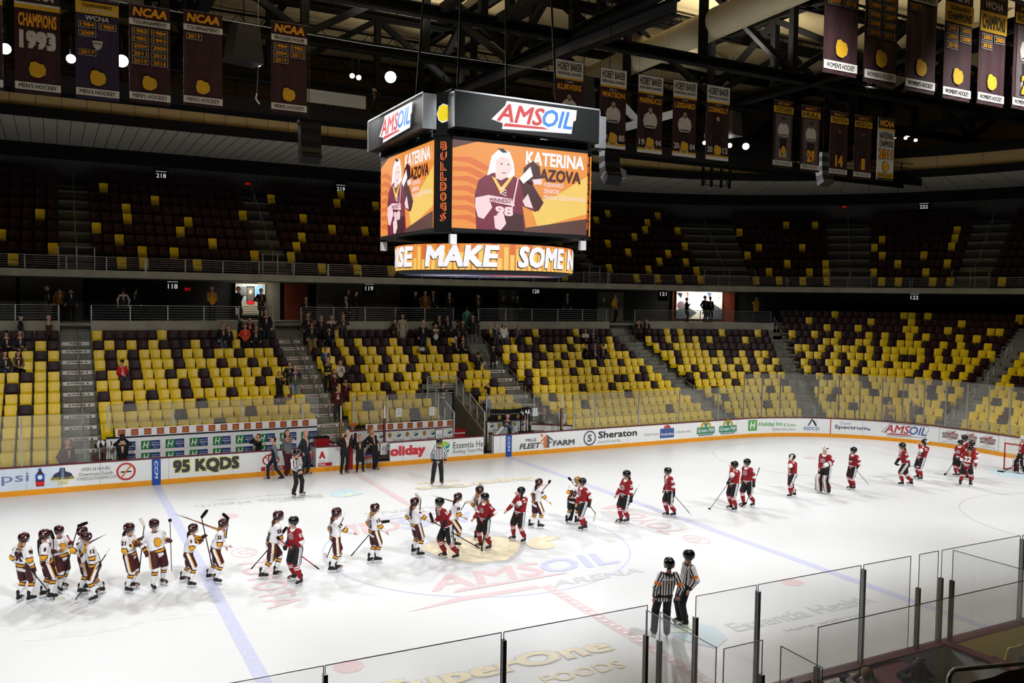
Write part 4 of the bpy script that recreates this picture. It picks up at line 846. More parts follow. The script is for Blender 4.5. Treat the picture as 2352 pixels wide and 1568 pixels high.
# hand bag and blanket on seats
e = empty('blanket', (-1.908, 16.900, 2.717), 0, 'checked beige blanket draped over seats in front of the woman in black', 'blanket')
mb = MB(); vs = []; BLK_ = M('blanket_beige',(.80,.72,.62),.9,0,.1,20); BLR = M('blanket_check',(.50,.22,.22),.9)
for i in range(9):
    for j in range(7): vs.append((-.42+.105*i, -.18+.05*j+.02*math.sin(i), .22*(i/8)+.05*math.sin(i*1.3+j)-.04*j))
mb.add(vs, [(i*7+j,(i+1)*7+j,(i+1)*7+j+1,i*7+j+1) for i in range(8) for j in range(6) if (i%3 and j%3)], BLK_); mb.add(vs, [(i*7+j,(i+1)*7+j,(i+1)*7+j+1,i*7+j+1) for i in range(8) for j in range(6) if not (i%3 and j%3)], BLR); mb.build('cloth', e)
e = empty('handbag', (6.687, 21.250, 4.530), 0, 'white patterned handbag with brown handles on a yellow seat', 'bag'); mb = MB(); mb.lathe([(.16,0),(.2,.06),(.19,.16),(.15,.22)], M('bag_white',(.8,.78,.74),.6), n=12); mb.build('body', e); mb = MB(); mb.tube([(-.1+.2*i/8, 0, .2+.22*math.sin(math.pi*i/8)) for i in range(9)], .015, M('bag_brown',(.35,.16,.06),.5), 6); mb.build('handle', e)
# ---------------------------------------------------------------- signs in the concourse and upper walls
LITW = M('lit_sign_white', (.92,.92,.92), .4, emit=.55)
def section_sign(s_, d, z, txt, label, w=.5, post=True):
    x, y, nx, ny = path(s_, d); e = empty('section_sign', (x,y,z), math.atan2(ny,nx)-math.pi/2, label, 'sign', 'section number signs')
    mb = MB(); mb.box(-w*.75,w*.75,0,.08,-.5,.42,INK); mb.build('plate', e)
    mb = MB(); fr = fr3((0,-.004,0),(1,0,0),(0,0,1)); mb.text(fr,-w/2,-.12,w,.26,txt,0,LITW,.015); mb.rect(fr,-w*.55,.24,w*1.1,.03,0,LITW); mb.build('numerals', e, 'white numerals')
section_sign(-5.46, 14.5, 7.88, '118', 'black section sign with white number 118'); section_sign(5.71, 14.5, 7.98, '119', 'black section sign with white number 119'); section_sign(17.31, 14.5, 8.0, '120', 'black section sign with white number 120'); section_sign(23.99, 14.5, 8.0, '121', 'dim black section sign with number 121'); section_sign(30.48, 14.5, 7.98, '122', 'black section sign with white number 122')
section_sign(-5.43, 20.2, 14.55, '218', 'black section sign with number 218 on the upper wall', .55); section_sign(5.63, 20.2, 14.55, '219', 'black section sign with number 219 on the upper wall', .55); section_sign(30.47, 20.0, 14.75, '222', 'small black section sign with number 222 on the upper wall', .55)
EXR = M('exit_red', (.75,.06,.05), .4, emit=.9)
for s_, d, z, lb in ((-0.36,20.2,14.45,'small red exit sign right of the 218 sign'), (23.03,20.2,13.5,'small red exit sign right of the scoreboard'), (28.82,20.0,14.9,'small red exit sign left of the 222 sign'), (32.01,16.0,11.0,'red exit sign over the upper doorway at right'), (-4.56,15.5,7.75,'tiny red exit sign beside the 118 sign')):
    x, y, nx, ny = path(s_, d); e = empty('exit_sign', (x,y,z), math.atan2(ny,nx)-math.pi/2, lb, 'sign', 'exit signs'); mb = MB(); mb.box(-.2,.2,0,.06,-.11,.11,M('exit_case',(.25,.03,.03),.5)); mb.build('case', e); mb = MB(); mb.text(fr3((0,-.003,0),(1,0,0),(0,0,1)),-.16,-.07,.32,.14,'EXIT',0,EXR,.02); mb.build('lettering', e)
# murals with their picture lamps
def mural(s0, s1, d, z0, z1, label, draw, power):
    x, y, nx, ny = path((s0+s1)/2, d); w = arclen(s0, s1, d); e = empty('wall_mural', (x,y,z0), math.atan2(ny,nx)-math.pi/2, label, 'mural'); h = z1-z0
    mb = MB(); mb.box(-w/2,w/2,0,.06,0,h,M('mural_frame',(.62,.58,.50),.6)); mb.build('frame', e); mb = MB(); fr = fr3((-w/2,-.004,0),(1,0,0),(0,0,1)); draw(mb, fr, w, h); mb.build('picture', e)
    l = bpy.data.lights.new('mural_lamp','AREA'); l.energy = power; l.shape = 'RECTANGLE'; l.size = w*.8; l.size_y = .15; l.color = (1,.95,.82); o = bpy.data.objects.new('mural_lamp', l); COL.objects.link(o)
    p = Vector((x,y,min(z1-.02, 8.1))) - Vector((nx,ny,0))*.75; o.location = p; o.rotation_euler = (Vector((x,y,(z0+z1)/2))-p).to_track_quat('-Z','Y').to_euler()
def dr1(mb, fr, w, h):
    mb.rect(fr,.05*w,.42*h,.9*w,.55*h,.004,M('mural_photo',(.55,.58,.60),.6,0,.6,9)); mb.rect(fr,.05*w,.60*h,.3*w,.30*h,.008,M('mural_crowd',(.30,.30,.32),.6,0,.8,22)); mb.rect(fr,.66*w,.55*h,.27*w,.38*h,.008,M('mural_sky',(.35,.55,.75),.6,0,.4,9)); mb.rect(fr,.36*w,.42*h,.28*w,.50*h,.014,INK); mb.rect(fr,.39*w,.46*h,.22*w,.42*h,.018,M('mural_portrait',(.30,.27,.25),.6,0,.5,6)); mb.disc(fr,.5*w,.74*h,.045*w,.07*h,.024,M('portrait_skin',(.75,.58,.46),.6)); mb.disc(fr,.5*w,.40*h,.14*w,.06*h,.024,RED); mb.rect(fr,.2*w,.05*h,.6*w,.3*h,.006,M('table_pale',(.66,.62,.55),.6))
def dr2(mb, fr, w, h):
    mb.rect(fr,0,0,w,h,.004,M('mural_white',(.90,.88,.84),.6,0,.05)); mb.poly(fr,[(0,0),(.28*w,0),(.45*w,.22*h),(.2*w,.5*h),(0,.3*h)],.008,M('mural_slate',(.32,.33,.38),.6,0,.6,7)); mb.poly(fr,[(.55*w,.22*h),(.75*w,.0),(w,0),(w,.35*h),(.78*w,.6*h)],.008,M('mural_slate',(.32,.33,.38),.6,0,.6,7)); mb.poly(fr,[(0,.95*h),(.13*w,.95*h),(.1*w,.75*h)],.008,INK); mb.poly(fr,[(.2*w,.98*h),(.26*w,.98*h),(.25*w,.7*h)],.008,M('mural_brick',(.55,.22,.16),.6)); mb.poly(fr,[(.66*w,.98*h),(.76*w,.98*h),(.73*w,.66*h)],.008,M('mural_teal',(.12,.25,.38),.6)); mb.poly(fr,[(.8*w,.95*h),(.97*w,.8*h),(.8*w,.66*h)],.008,M('mural_grey',(.6,.6,.6),.6)); mb.ring(fr,.48*w,.75*h,.07*w,.08*w,.008,M('mural_grey',(.6,.6,.6),.6),24,sy=.6); mb.text(fr,.36*w,.5*h,.28*w,.06*h,'ESSEX TOWER',.008,M('mural_grey',(.6,.6,.6),.6)); mb.disc(fr,.1*w,.5*h,.08*w,.15*h,.012,M('mural_plum',(.42,.34,.40),.6))
mural(-1.74, -0.03, 16.7, 6.3, 8.15, 'lit photo mural on the concourse wall right of the 118 sign', dr1, 42)
mural(24.68, 25.87, 16.7, 6.2, 8.22, 'bright white mural with triangles in the concourse', dr2, 105)
for s0, s1, lb in ((22.56, 23.29, 'pair of grey doors with notices in the concourse'), (15.73, 17.26, 'dim grey door behind the crowd in the concourse')):
    x, y, nx, ny = path((s0+s1)/2, 16.9); w = arclen(s0, s1, 16.9); e = empty('door_1', (x,y,6.0), math.atan2(ny,nx)-math.pi/2, lb, kind='structure')
    for i in (0, 1):
        mb = MB(); mb.box(-w/2+i*w/2+.02, i*w/2-.02, 0,.05,0,2.1,M('door_grey',(.46,.44,.36),.6)); lf = mb.build('door_leaf', e); mb = MB(); mb.box(-w/4+i*w/2-.1,-w/4+i*w/2+.1,-.01,0,1.35,1.65,SIGNM); mb.build('notice', lf)
# goal with net at the right edge
e = empty('hockey_goal', (27.13,0,0), 0, 'red framed hockey goal at the right edge', 'goal'); GR = M('goal_red',(.72,.08,.11),.35); GN = M('net_white',(.85,.85,.82),.7)
for y in (-.915,.915): mb = MB(); mb.tube([(0,y,0),(0,y,1.22)], .03, GR, 10); mb.build('post', e)
mb = MB(); mb.tube([(0,-.94,1.22),(0,.94,1.22)], .03, GR, 10); mb.build('crossbar', e)
mb = MB(); mb.tube([(0,.915,.03),(.75,.85,.03),(1.05,.5,.03),(1.05,-.5,.03),(.75,-.85,.03),(0,-.915,.03)], .03, GR, 8); mb.build('base_frame', e)
mb = MB()
prof_ = lambda t: (1.05*t, 1.22-1.17*max(0,(t-.35)/.65)**1.4 if t > .35 else 1.22)
for i in range(25):
    y = -.91+1.82*i/24; mb.tube([(prof_(t)[0], y*(1-.4*t), prof_(t)[1]) for t in (0,.2,.4,.6,.8,1)], .004, GN, 3, False)
for i in range(20):
    t = i/19; x_, z_ = prof_(t); mb.tube([(x_,-.91*(1-.4*t),z_),(x_,.91*(1-.4*t),z_)], .004, GN, 3, False)
for s_ in (-1,1):
    for i in range(12):
        t = i/11; x_, z_ = prof_(t); mb.tube([(x_,s_*.91*(1-.4*t),.03),(x_,s_*.91*(1-.4*t),z_)], .004, GN, 3, False)
    for i in range(10):
        z_ = .1+.11*i; tm = max(0.05,min(1,.35+.65*((1.22-z_)/1.17)**(1/1.4))); mb.tube([(0,s_*.91,z_),(1.05*tm,s_*.91*(1-.4*tm),z_)], .004, GN, 3, False)
tag(mb.build('net', e), 'white net', kind='stuff')

# ================================================================ centre-hung scoreboard
CX, CY, SD, SW = -.05, -.15, 2.42, 2.07
E_ = lambda n, c, e=1.0: M('led_'+n, c, .4, 0, .04, 3, emit=e)
LO, LO2, LY, LW, LM, LMD, LBR, LPK, LBK, LSK = E_('orange',(.93,.58,.24)), E_('orange_red',(.88,.44,.20)), E_('yellow',(.96,.80,.40)), E_('white',(.98,.97,.98)), E_('maroon',(.46,.08,.20)), E_('dark_maroon',(.26,.05,.10)), E_('brown',(.36,.22,.20)), E_('pale_pink',(.97,.84,.86)), E_('black',(.07,.04,.05)), E_('skin',(.97,.86,.84))
sb = empty('scoreboard', (CX, CY, 9.2), 0, 'four sided video scoreboard hanging over centre ice', 'scoreboard')
def face(k): # frame on face k: 0 = towards the camera side (-y), 1 = left (-x), 2 = far, 3 = right
    rt = [(1,0,0),(0,-1,0),(-1,0,0),(0,1,0)][k]; nn = [(0,-1,0),(-1,0,0),(0,1,0),(1,0,0)][k]
    return lambda x, y, n=0.0, R=Vector(rt), Nn=Vector(nn): R*x + Vector((0,0,y)) + Nn*(SD+n)
mb = MB(); c = SW+.02; d = SD-.05
oct_ = [(c,-d),(d,-c),(d,c),(c,d),(-c,d),(-d,c),(-d,-c),(-c,-d)]
def octbox(mb, oc, z0, z1, mat):
    vs = [(x,y,z0) for x,y in oc]+[(x,y,z1) for x,y in oc]; k = len(oc)
    mb.add(vs, [tuple(range(k-1,-1,-1)), tuple(range(k,2*k))]+[(i,(i+1)%k,k+(i+1)%k,k+i) for i in range(k)], mat)
octbox(mb, oct_, -.02, 2.44, INK); mb.build('cabinet', sb, 'black cabinet')
mb = MB(); octbox(mb, [(x*.72,y*.72) for x,y in oct_], 2.4, 2.75, M('cabinet_grey',(.13,.14,.16),.5))
for k in range(4):
    fr = face(k)
    for i in range(9): mb.fbox(fr, -1.9+i*.45, -1.9+i*.45+.28, 2.44, 2.68, -.75+.1*(i%3), -.35+.1*(i%3), [DARK, M('speaker_slate',(.22,.24,.28),.5)][i%2])
mb.build('speaker_frame', sb, 'row of dark speakers between the screens and the sign panels')
def picture(mb, fr):
    w, h, y0 = 2*SW, 2.28, .08; P = lambda pts: [(-SW+a*w, y0+b*h) for a, b in pts]
    mb.rect(fr, -SW, y0, w, h, .01, LO)
    mb.poly(fr, P([(0,1),(.17,1),(0,.90)]), .014, LBR)
    for i in range(7): mb.poly(fr, P([(0,.14+.11*i),(.12,.16+.11*i),(.24,.08+.11*i),(.30,.0+.11*i+.02),(.22,.02+.11*i),(.10,.10+.11*i),(0,.10+.11*i)]), .016, LO2)
    mb.poly(fr, P([(.62,.06),(1,.26),(1,.72),(.75,.45),(.55,.35)]), .016, LY)
    mb.poly(fr, P([(.45,0),(1,0),(1,.2),(.52,.045)]), .022, LBR)
    # player: jersey, arms, hair, face
    mb.poly(fr, P([(.17,.0),(.165,.12),(.155,.38),(.18,.56),(.26,.66),(.40,.66),(.50,.60),(.56,.52),(.64,.30),(.60,.24),(.50,.30),(.52,.12),(.53,0)]), .026, LM)
    mb.poly(fr, P([(.48,.60),(.55,.62),(.66,.36),(.62,.25),(.53,.33),(.50,.45)]), .028, LMD)
    mb.poly(fr, P([(.16,.25),(.16,.36),(.25,.40),(.28,.26),(.22,.12),(.18,.14)]), .030, LPK); mb.poly(fr, P([(.50,.36),(.54,.45),(.58,.28),(.52,.30)]), .030, LPK)
    mb.poly(fr, P([(.24,.62),(.27,.85),(.33,.95),(.40,.92),(.43,.80),(.44,.66),(.40,.60),(.36,.66),(.28,.66)]), .034, LW)
    mb.poly(fr, P([(.30,.60),(.30,.80),(.34,.86),(.40,.84),(.42,.72),(.38,.62),(.34,.58)]), .038, LSK)
    mb.poly(fr, P([(.31,.945),(.35,.95),(.385,.91),(.35,.90)]), .040, LBK)
    for x in (.335,.385): mb.rect(fr, -SW+x*w, y0+.765*h, .055, .03, .042, LBK)
    mb.rect(fr, -SW+.345*w, y0+.665*h, .13, .02, .042, LM)
    mb.poly(fr, P([(.30,.60),(.34,.50),(.40,.62),(.43,.64),(.34,.42),(.27,.62)]), .042, LY)
    for i in range(3): mb.poly(fr, P([(.33,.50-.03*i),(.38,.47-.03*i),(.38,.46-.03*i),(.33,.49-.03*i)]), .044, LW)
    mb.poly(fr, P([(.24,.33),(.44,.29),(.44,.37),(.25,.40)]), .046, LPK); mb.text(fr, -SW+.26*w, y0+.32*h, .2*w, .05*h, 'MINNESOTA', .049, LM, .02); mb.text(fr, -SW+.30*w, y0+.17*h, .13*w, .11*h, '98', .049, LPK, .04)
    mb.poly(fr, P([(.30,.02),(.29,.16),(.36,.20),(.38,.08),(.34,.0)]), .052, LPK); mb.poly(fr, P([(.34,.0),(.39,.22),(.50,.20),(.51,0)]), .050, LMD)
    # glove and stick
    mb.text(fr, -SW+.515*w, y0+.79*h, .45*w, .16*h, 'KATERINA', .056, LW, .03, .05); mb.text(fr, -SW+.50*w, y0+.61*h, .44*w, .15*h, 'MRAZOVA', .056, LMD, .035, .05)
    mb.poly(fr, P([(.50,.62),(.52,.78),(.57,.84),(.62,.78),(.63,.66),(.58,.56)]), .064, LMD); mb.poly(fr, P([(.47,.62),(.55,.77),(.57,.66),(.50,.56)]), .068, LW); mb.poly(fr, P([(.565,.62),(.64,.64),(.64,.57),(.58,.56)]), .068, LPK)
    mb.poly(fr, P([(.405,.20),(.455,.62),(.465,.62),(.415,.20)]), .070, LPK)
    for i, t in enumerate(('FORWARD','SENIOR','PRAGUE, CZECH REPUBLIC')): mb.text(fr, -SW+.655*w, y0+(.545-.075*i)*h, (.15,.12,.33)[i]*w, .055*h, t, .056, LPK, .015, .05)
for k in range(4):
    mb = MB(); fr = face(k); picture(mb, fr); mb.build('video_screen', sb, 'orange video screen showing a player portrait')
    mb = MB(); mb.fbox(fr, -SW-.01, SW+.01, -.02, .08, -.02, .03, INK); mb.fbox(fr, -SW-.01, SW+.01, 2.36, 2.44, -.02, .03, INK); mb.build('screen_bezel', sb)
# chamfered corner columns with upright lettering
LR = E_('letter_red',(.50,.05,.03)); LRO = E_('letter_orange',(.98,.55,.22))
for k in range(4):
    a = math.radians(-135+90*k*-1) if False else math.radians([-135,135,45,-45][k]); nn = Vector((math.cos(a),math.sin(a),0)); rt = Vector((-math.sin(a),math.cos(a),0)); dd = (SW+SD)/math.sqrt(2)-.03
    fr = lambda x, y, n=0.0, nn=nn, rt=rt: rt*x+Vector((0,0,y))+nn*(dd+n)
    mb = MB(); mb.fbox(fr, -.26, .26, -.03, 2.46, -.2, .0, INK); mb.fbox(fr, -.30, .30, 2.46, 3.58, -.25, .03, INK); mb.build('corner_column', sb, 'black corner column')
    mb = MB()
    for i, ch in enumerate('BULLDOGS'):
        y = 2.10-.262*i; mb.text(fr, -.088, y-.012, .176, .224, ch, .008, LRO, .075); mb.text(fr, -.065, y, .13, .20, ch, .020, LR, .03)
    mb.build('column_lettering', sb, 'red letters outlined in orange')
    mb = MB(); pts = [(-.13,.02),(-.17,.16),(-.12,.33),(-.02,.40),(.09,.36),(.17,.25),(.16,.10),(.08,-.02),(-.04,-.05)]
    mb.poly(fr, [(x*1.13,2.86+y*1.1-.02) for x,y in pts], .036, LW); mb.poly(fr, [(x,2.86+y) for x,y in pts], .044, E_('crest_yellow',(.95,.84,.08))); mb.build('crest', sb, 'lit yellow emblem')
# sign panels above
SGB = M('sign_panel_dark',(.12,.135,.14),.28,.2,.05,1); LRD = E_('sign_red',(.84,.17,.20)); LBL = E_('sign_blue',(.16,.55,.91))
for k in range(4):
    fr0 = face(k); fr = lambda x, y, n=0.0, fr0=fr0: fr0(x, y, n+.38)
    mb = MB(); mb.fbox(fr, -2.2, 2.2, 2.62, 3.52, -.35, 0, SGB); mb.build('sign_panel', sb, 'dark sign panel'); mb = MB(); mb.fbox(fr,-2.22,2.22,3.50,3.54,-.36,.012,STEEL); mb.fbox(fr,-2.22,-2.19,2.6,3.54,-.36,.012,STEEL); mb.fbox(fr,2.19,2.22,2.6,3.54,-.36,.012,STEEL); mb.build('sign_edge', sb)
    mb = MB(); amsoil(mb, fr, -1.15, 2.68, 2.6, .74, .01, LRD, LBL, LW, None, .006); mb.build('sign_logo', sb, 'lit red and blue slanted wordmark on white')
# ring display
RR = 2.6; ang0 = math.radians(243.9)
def frr(x, y, n=0.0):
    a = ang0 + x/RR; return Vector((.1+(RR+n)*math.cos(a), .05+(RR+n)*math.sin(a), y))
mb = MB(); mb.lathe([(.3,-1.02),(2.45,-1.06),(2.6,-1.0),(2.6,-.27),(2.4,-.24),(.3,-.2)], INK, (.1,.05,0), 72); mb.build('ring_housing', sb, 'black ring housing')
mb = MB(); circ = 2*math.pi*RR
for i in range(96):
    x0 = -circ/2+circ*i/96; w_ = circ/96+.002; mb.add([frr(x0,-.98,.01), frr(x0+w_,-.98,.01), frr(x0+w_,-.28,.01), frr(x0,-.28,.01)], [(0,1,2,3)], [LO, LO2, LO][i % 3]); hh = .25+.38*abs(math.sin(i*1.7)); mb.add([frr(x0+.02,-.98,.016), frr(x0+w_*.8,-.98,.016), frr(x0+w_*.8,-.98+hh,.016), frr(x0+.02,-.98+hh,.016)], [(0,1,2,3)], LY)
LGR = E_('text_shadow',(.20,.14,.16))
for t, a, w_ in (('MAKE',-1.72,2.12),('SOME',.92,1.72),('NOISE',2.86,2.6),('NOISE',-4.75,2.55)):
    mb.text(frr, a-.03, -.93, w_+.03, .60, t, .024, LGR, .05, .12); mb.text(frr, a, -.90, w_, .58, t, .032, LW, .04, .12)
mb.build('ring_display', sb, 'orange ring display with white words')
mb = MB(); fr = fr3((.1,.05,-1.075),(.9,-.44,0),(-.44,-.9,0)); mb.disc(fr,0,0,2.35,2.35,0,M('under_blue',(.10,.20,.45),.4),48); mb.poly(fr,[(-2.0,.5),(-.6,.9),(.3,.2),(1.5,.5),(2.1,-.2),(.8,-.4),(-.2,.0),(-1.4,-.3)],.004,WHITE); mb.poly(fr,[(-.3,.9),(.6,1.7),(1.7,1.3),(2.1,.4),(1.2,.5),(.3,.3)],.008,RED); mb.text(fr,-.9,-1.3,1.6,.5,'pepsi',.008,WHITE,.01)
mb.build('underside_panel', sb, 'blue red and white round panel underneath')
mb = MB()
for a in range(0,360,45): mb.bar((.1+1.6*math.cos(math.radians(a)), .05+1.6*math.sin(math.radians(a)), -.25), (1.5*math.cos(math.radians(a)), 1.5*math.sin(math.radians(a)), 0), .08, .08, INK)
mb.build('ring_hanger', sb)
for x, y in ((-2.0,-2.35),(2.0,-2.35),(-2.35,2.0)):
    mb = MB(); mb.box(x-.09,x+.09,y-.06,y+.06,-.34,-.08,M('camera_white',(.85,.86,.88),.4)); mb.box(x-.02,x+.02,y-.02,y+.02,-.08,0,BLACK); mb.build('spot_camera', sb, 'small white camera under the screens')
for x, y in ((-1.6,-1.6),(1.6,-1.6),(1.6,1.6),(-1.6,1.6)):
    mb = MB(); mb.tube([(x,y,2.7),(x*.8,y*.8,9.4)], .03, BLACK, 6); mb.build('hoist_cable', sb)
mb = MB(); mb.box(-1.9,1.9,-1.9,1.9,3.5,3.6,BLACK); 
for x in (-1.8,0,1.8): mb.box(x-.08,x+.08,-1.9,1.9,3.6,3.8,BLACK)
mb.build('hoist_frame', sb)

# ================================================================ hanging banners
BM = M('banner_maroon',(.20,.085,.11),.75,0,.35,2.2); BWH = M('banner_white',(.80,.79,.76),.75,0,.06); BGD = M('banner_gold',(.78,.60,.10),.75,0,.06); BIN = M('banner_ink',(.09,.07,.07),.75,0,.1); BPU = M('banner_grey',(.34,.30,.30),.75,0,.3); BSK = M('print_skin',(.62,.52,.44),.75); BPW = M('print_white',(.74,.72,.68),.75,0,.1); BOR = M('banner_orange',(.86,.58,.10),.75,0,.06); BPD = M('banner_purple',(.17,.13,.24),.75,0,.3)
W, H = 1.22, 3.05
def crest_(mb, fr, cx, cy, s, n=.008):
    pts = [(-.42,-.38),(-.50,.0),(-.40,.44),(-.12,.52),(.10,.40),(.36,.36),(.50,.05),(.44,-.30),(.10,-.52),(-.18,-.50)]
    mb.poly(fr, [(cx+x*s*1.12, cy+y*s*1.10) for x,y in pts], n, BIN); mb.poly(fr, [(cx+x*s, cy+y*s) for x,y in pts], n+.006, BGD)
def years(mb, fr, ys, y0, cols=2):
    for i, t in enumerate(ys):
        x = .08+(i%2)*.57; y = y0-.235*(i//2) - (.0)
        if not t: continue
        mb.rect(fr, x, y, .49, .20, .004, BPW); mb.rect(fr, x+.015, y+.015, .46, .17, .010, BIN); mb.text(fr, x+.05, y+.04, .39, .12, t, .016, BOR, .03)
def portrait(mb, fr, cx, cy, s, jersey, pale):
    sk = BSK if pale else BPU
    mb.poly(fr, [(cx-.17*s,cy-.55*s),(cx-.20*s,cy-.1*s),(cx+.20*s,cy-.1*s),(cx+.18*s,cy-.55*s),(cx+.04*s,cy-.5*s),(cx,cy-.3*s),(cx-.04*s,cy-.5*s)], .006, BIN)
    mb.poly(fr, [(cx-.19*s,cy-.02*s),(cx-.26*s,cy+.05*s),(cx-.31*s,cy+.22*s),(cx-.25*s,cy+.42*s),(cx-.10*s,cy+.52*s),(cx+.10*s,cy+.52*s),(cx+.25*s,cy+.42*s),(cx+.31*s,cy+.22*s),(cx+.26*s,cy+.05*s),(cx+.20*s,cy-.02*s)], .010, jersey)
    mb.poly(fr, [(cx-.06*s,cy+.52*s),(cx,cy+.44*s),(cx+.06*s,cy+.52*s)], .014, BIN)
    mb.disc(fr, cx, cy+.62*s, .085*s, .12*s, .012, sk); mb.poly(fr, [(cx-.09*s,cy+.63*s),(cx-.08*s,cy+.74*s),(cx+.08*s,cy+.74*s),(cx+.09*s,cy+.63*s),(cx,cy+.69*s)], .016, BIN)
    mb.rect(fr, cx-.20*s, cy+.02*s, .40*s, .04*s, .014, BIN)
    for sd in (-1,1): mb.rect(fr, cx+sd*.13*s-.06*s, cy-.85*s, .12*s, .32*s, .006, BPW if jersey is BPW else BPU)
def banner(pos, label, group, draw, base=BM, h=H, foot="MEN'S HOCKEY", footm=None):
    e = empty('championship_banner', pos, 0, label, 'banner', group); n = 8; mb = MB(); vs = []
    for i in range(n+1):
        x = -W/2+W*i/n; y = .012*math.sin(i*1.9+pos[0])
        for z in (0,h): vs.append((x,y,z))
        for z in (0,h): vs.append((x,y+.012,z))
    fs = []
    for i in range(n):
        a = i*4; b = a+4; fs += [(a,b,b+1,a+1),(a+3,b+3,b+2,a+2),(a+1,b+1,b+3,a+3),(a+2,b+2,b,a)]
    fs += [(0,1,3,2),(n*4+2,n*4+3,n*4+1,n*4)]
    mb.add(vs, fs, base); fr = fr3((-W/2,-.016,0),(1,0,0),(0,0,1))
    if foot:
        mb.rect(fr, 0, .10, W, .22, .004, footm or BWH); mb.text(fr, .10, .145, W-.2, .13, foot, .010, BIN, .012)
    draw(mb, fr); mb.build('cloth', e)
    mb = MB(); mb.tube([(-W/2-.04,0,h+.015),(W/2+.04,0,h+.015)], .018, BPU, 6); mb.build('top_rod', e); mb = MB()
    for x in (-.55,.55): mb.tube([(x,0,h),(x,0,h+1.1)], .006, DARK, 4); mb.build('hang_wire', e); mb = MB()
    return e
def d_1993(mb, fr):
    mb.rect(fr,0,2.62,W,.07,.004,BPW); mb.rect(fr,0,2.50,W,.12,.004,BGD); mb.text(fr,.10,2.78,.95,.24,'WCHA',.006,BPW,.03,.2); mb.text(fr,.10,1.98,W-.2,.40,'CHAMPIONS',.006,BOR,.035); mb.text(fr,.12,1.32,W-.24,.55,'1993',.006,BPW,.06); crest_(mb,fr,.60,.72,.46)
def d_tour(mb, fr):
    mb.rect(fr,0,2.60,W,.36,.004,BGD); mb.text(fr,.18,2.80,W-.36,.10,'TOURNAMENT',.010,BIN,.02); mb.text(fr,.08,2.65,W-.16,.12,'CHAMPIONS',.010,BPW,.01); mb.text(fr,.28,2.40,.65,.15,'WCHA',.006,BPW,.03,.2); years(mb,fr,['1984','1985'],2.16); years(mb,fr,['2009'],1.90)
    mb.poly(fr,[(.46,1.80),(.76,1.80),(.72,1.60),(.61,1.50),(.50,1.60)],.006,BPW); mb.text(fr,.50,1.68,.22,.07,'NCHC',.012,BIN,.01); years(mb,fr,['2017'],1.32); crest_(mb,fr,.62,.66,.46)
def d_ncaa(sub, ys):
    def f_(mb, fr):
        mb.text(fr,.10,2.70,W-.2,.28,'NCAA',.006,BOR,.04,.15); mb.rect(fr,0,2.42,W,.20,.004,BWH); mb.text(fr,.10,2.46,W-.2,.12,sub,.010,BIN,.015); years(mb,fr,ys,2.14); crest_(mb,fr,.60,.64,.44)
    return f_
LB = [((-11.618, 7.000, 13.456), 'maroon banner reading CHAMPIONS 1993 in gold and white', d_1993), ((-9.981, 7.000, 13.481), 'purple-tinged banner with gold TOURNAMENT CHAMPIONS band and 1984 1985 2009', d_tour), ((-8.467, 7.000, 13.537), 'maroon tournament banner with ten year plaques from 1983 to 2016', d_ncaa('TOURNAMENT',['1983','1984','1985','1993','2004','2009','2011','2012','2015','2016'])), ((-6.846, 7.000, 13.613), "men's maroon tournament banner with a single 2017 plaque", d_ncaa('TOURNAMENT',['2017'])), ((-4.033, 7.000, 13.714), 'maroon FROZEN FOUR banner with five year plaques', d_ncaa('FROZEN FOUR',['1984','1985','2004','2011','2017']))]
for i, (p, lb, fn) in enumerate(LB): banner(p, lb, "men's banners left of the scoreboard", fn, BPD if i == 1 else BM)
banner((-13.143, 7.000, 13.435), "maroon banner cut off at the picture's left edge", "men's banners left of the scoreboard", d_1993)
mb = MB(); mb.tube([(-13.677, 7.020, 16.662), (-1.143, 7.020, 16.479), (7.071, 7.020, 16.569)], .012, GALV, 5); tag(mb.build('banner_cable'), 'thin cable running along the tops of the left banners', 'cable')
def d_hobey(first, last, yr, dark):
    def f_(mb, fr):
        mb.rect(fr,0,2.42,W,.63,.004,BWH); mb.text(fr,.07,2.68,W-.14,.30,'HOBEY BAKER',.010,BIN,.02); mb.text(fr,.07,2.50,W-.14,.12,'MEMORIAL AWARD',.010,BIN,.01); mb.rect(fr,0,2.34,W,.08,.004,BGD); mb.text(fr,.44,2.22,.34,.08,first,.006,BPW,.015); mb.text(fr,.08,1.96,W-.16,.22,last,.006,BOR,.03)
        portrait(mb,fr,.61,1.02,1.15,BIN if dark else BPW,True); mb.text(fr,.06,.30,.28,.24,yr[:2],.022,BPW,.03); mb.text(fr,.88,.30,.28,.24,yr[2:],.022,BPW,.03); crest_(mb,fr,.61,.42,.40,.024); mb.rect(fr,0,.14,W,.06,.006,BGD); mb.rect(fr,0,0,W,.13,.006,BWH)
    return f_
for p, a, b, y, dk, lb in (((6.120, 5.200, 13.443),'TOM','KURVERS','1984',False,'award banner half hidden behind the scoreboard'), ((8.138, 5.200, 13.401),'BILL','WATSON','1985',False,'award banner with a bending skater and years 19 85'), ((9.928, 5.200, 13.378),'CHRIS','MARINUCCI','1994',False,'award banner with a leaning skater and years 19 94'), ((11.670, 5.200, 13.394),'JUNIOR','LESSARD','2004',False,'award banner with a standing player in striped white and years 20 04'), ((13.426, 5.200, 13.405),'JACK','CONNOLLY','2012',True,'award banner with a player in dark jersey and years 20 12')):
    banner(p, lb, 'award banners right of the scoreboard', d_hobey(a,b,y,dk), foot=None)
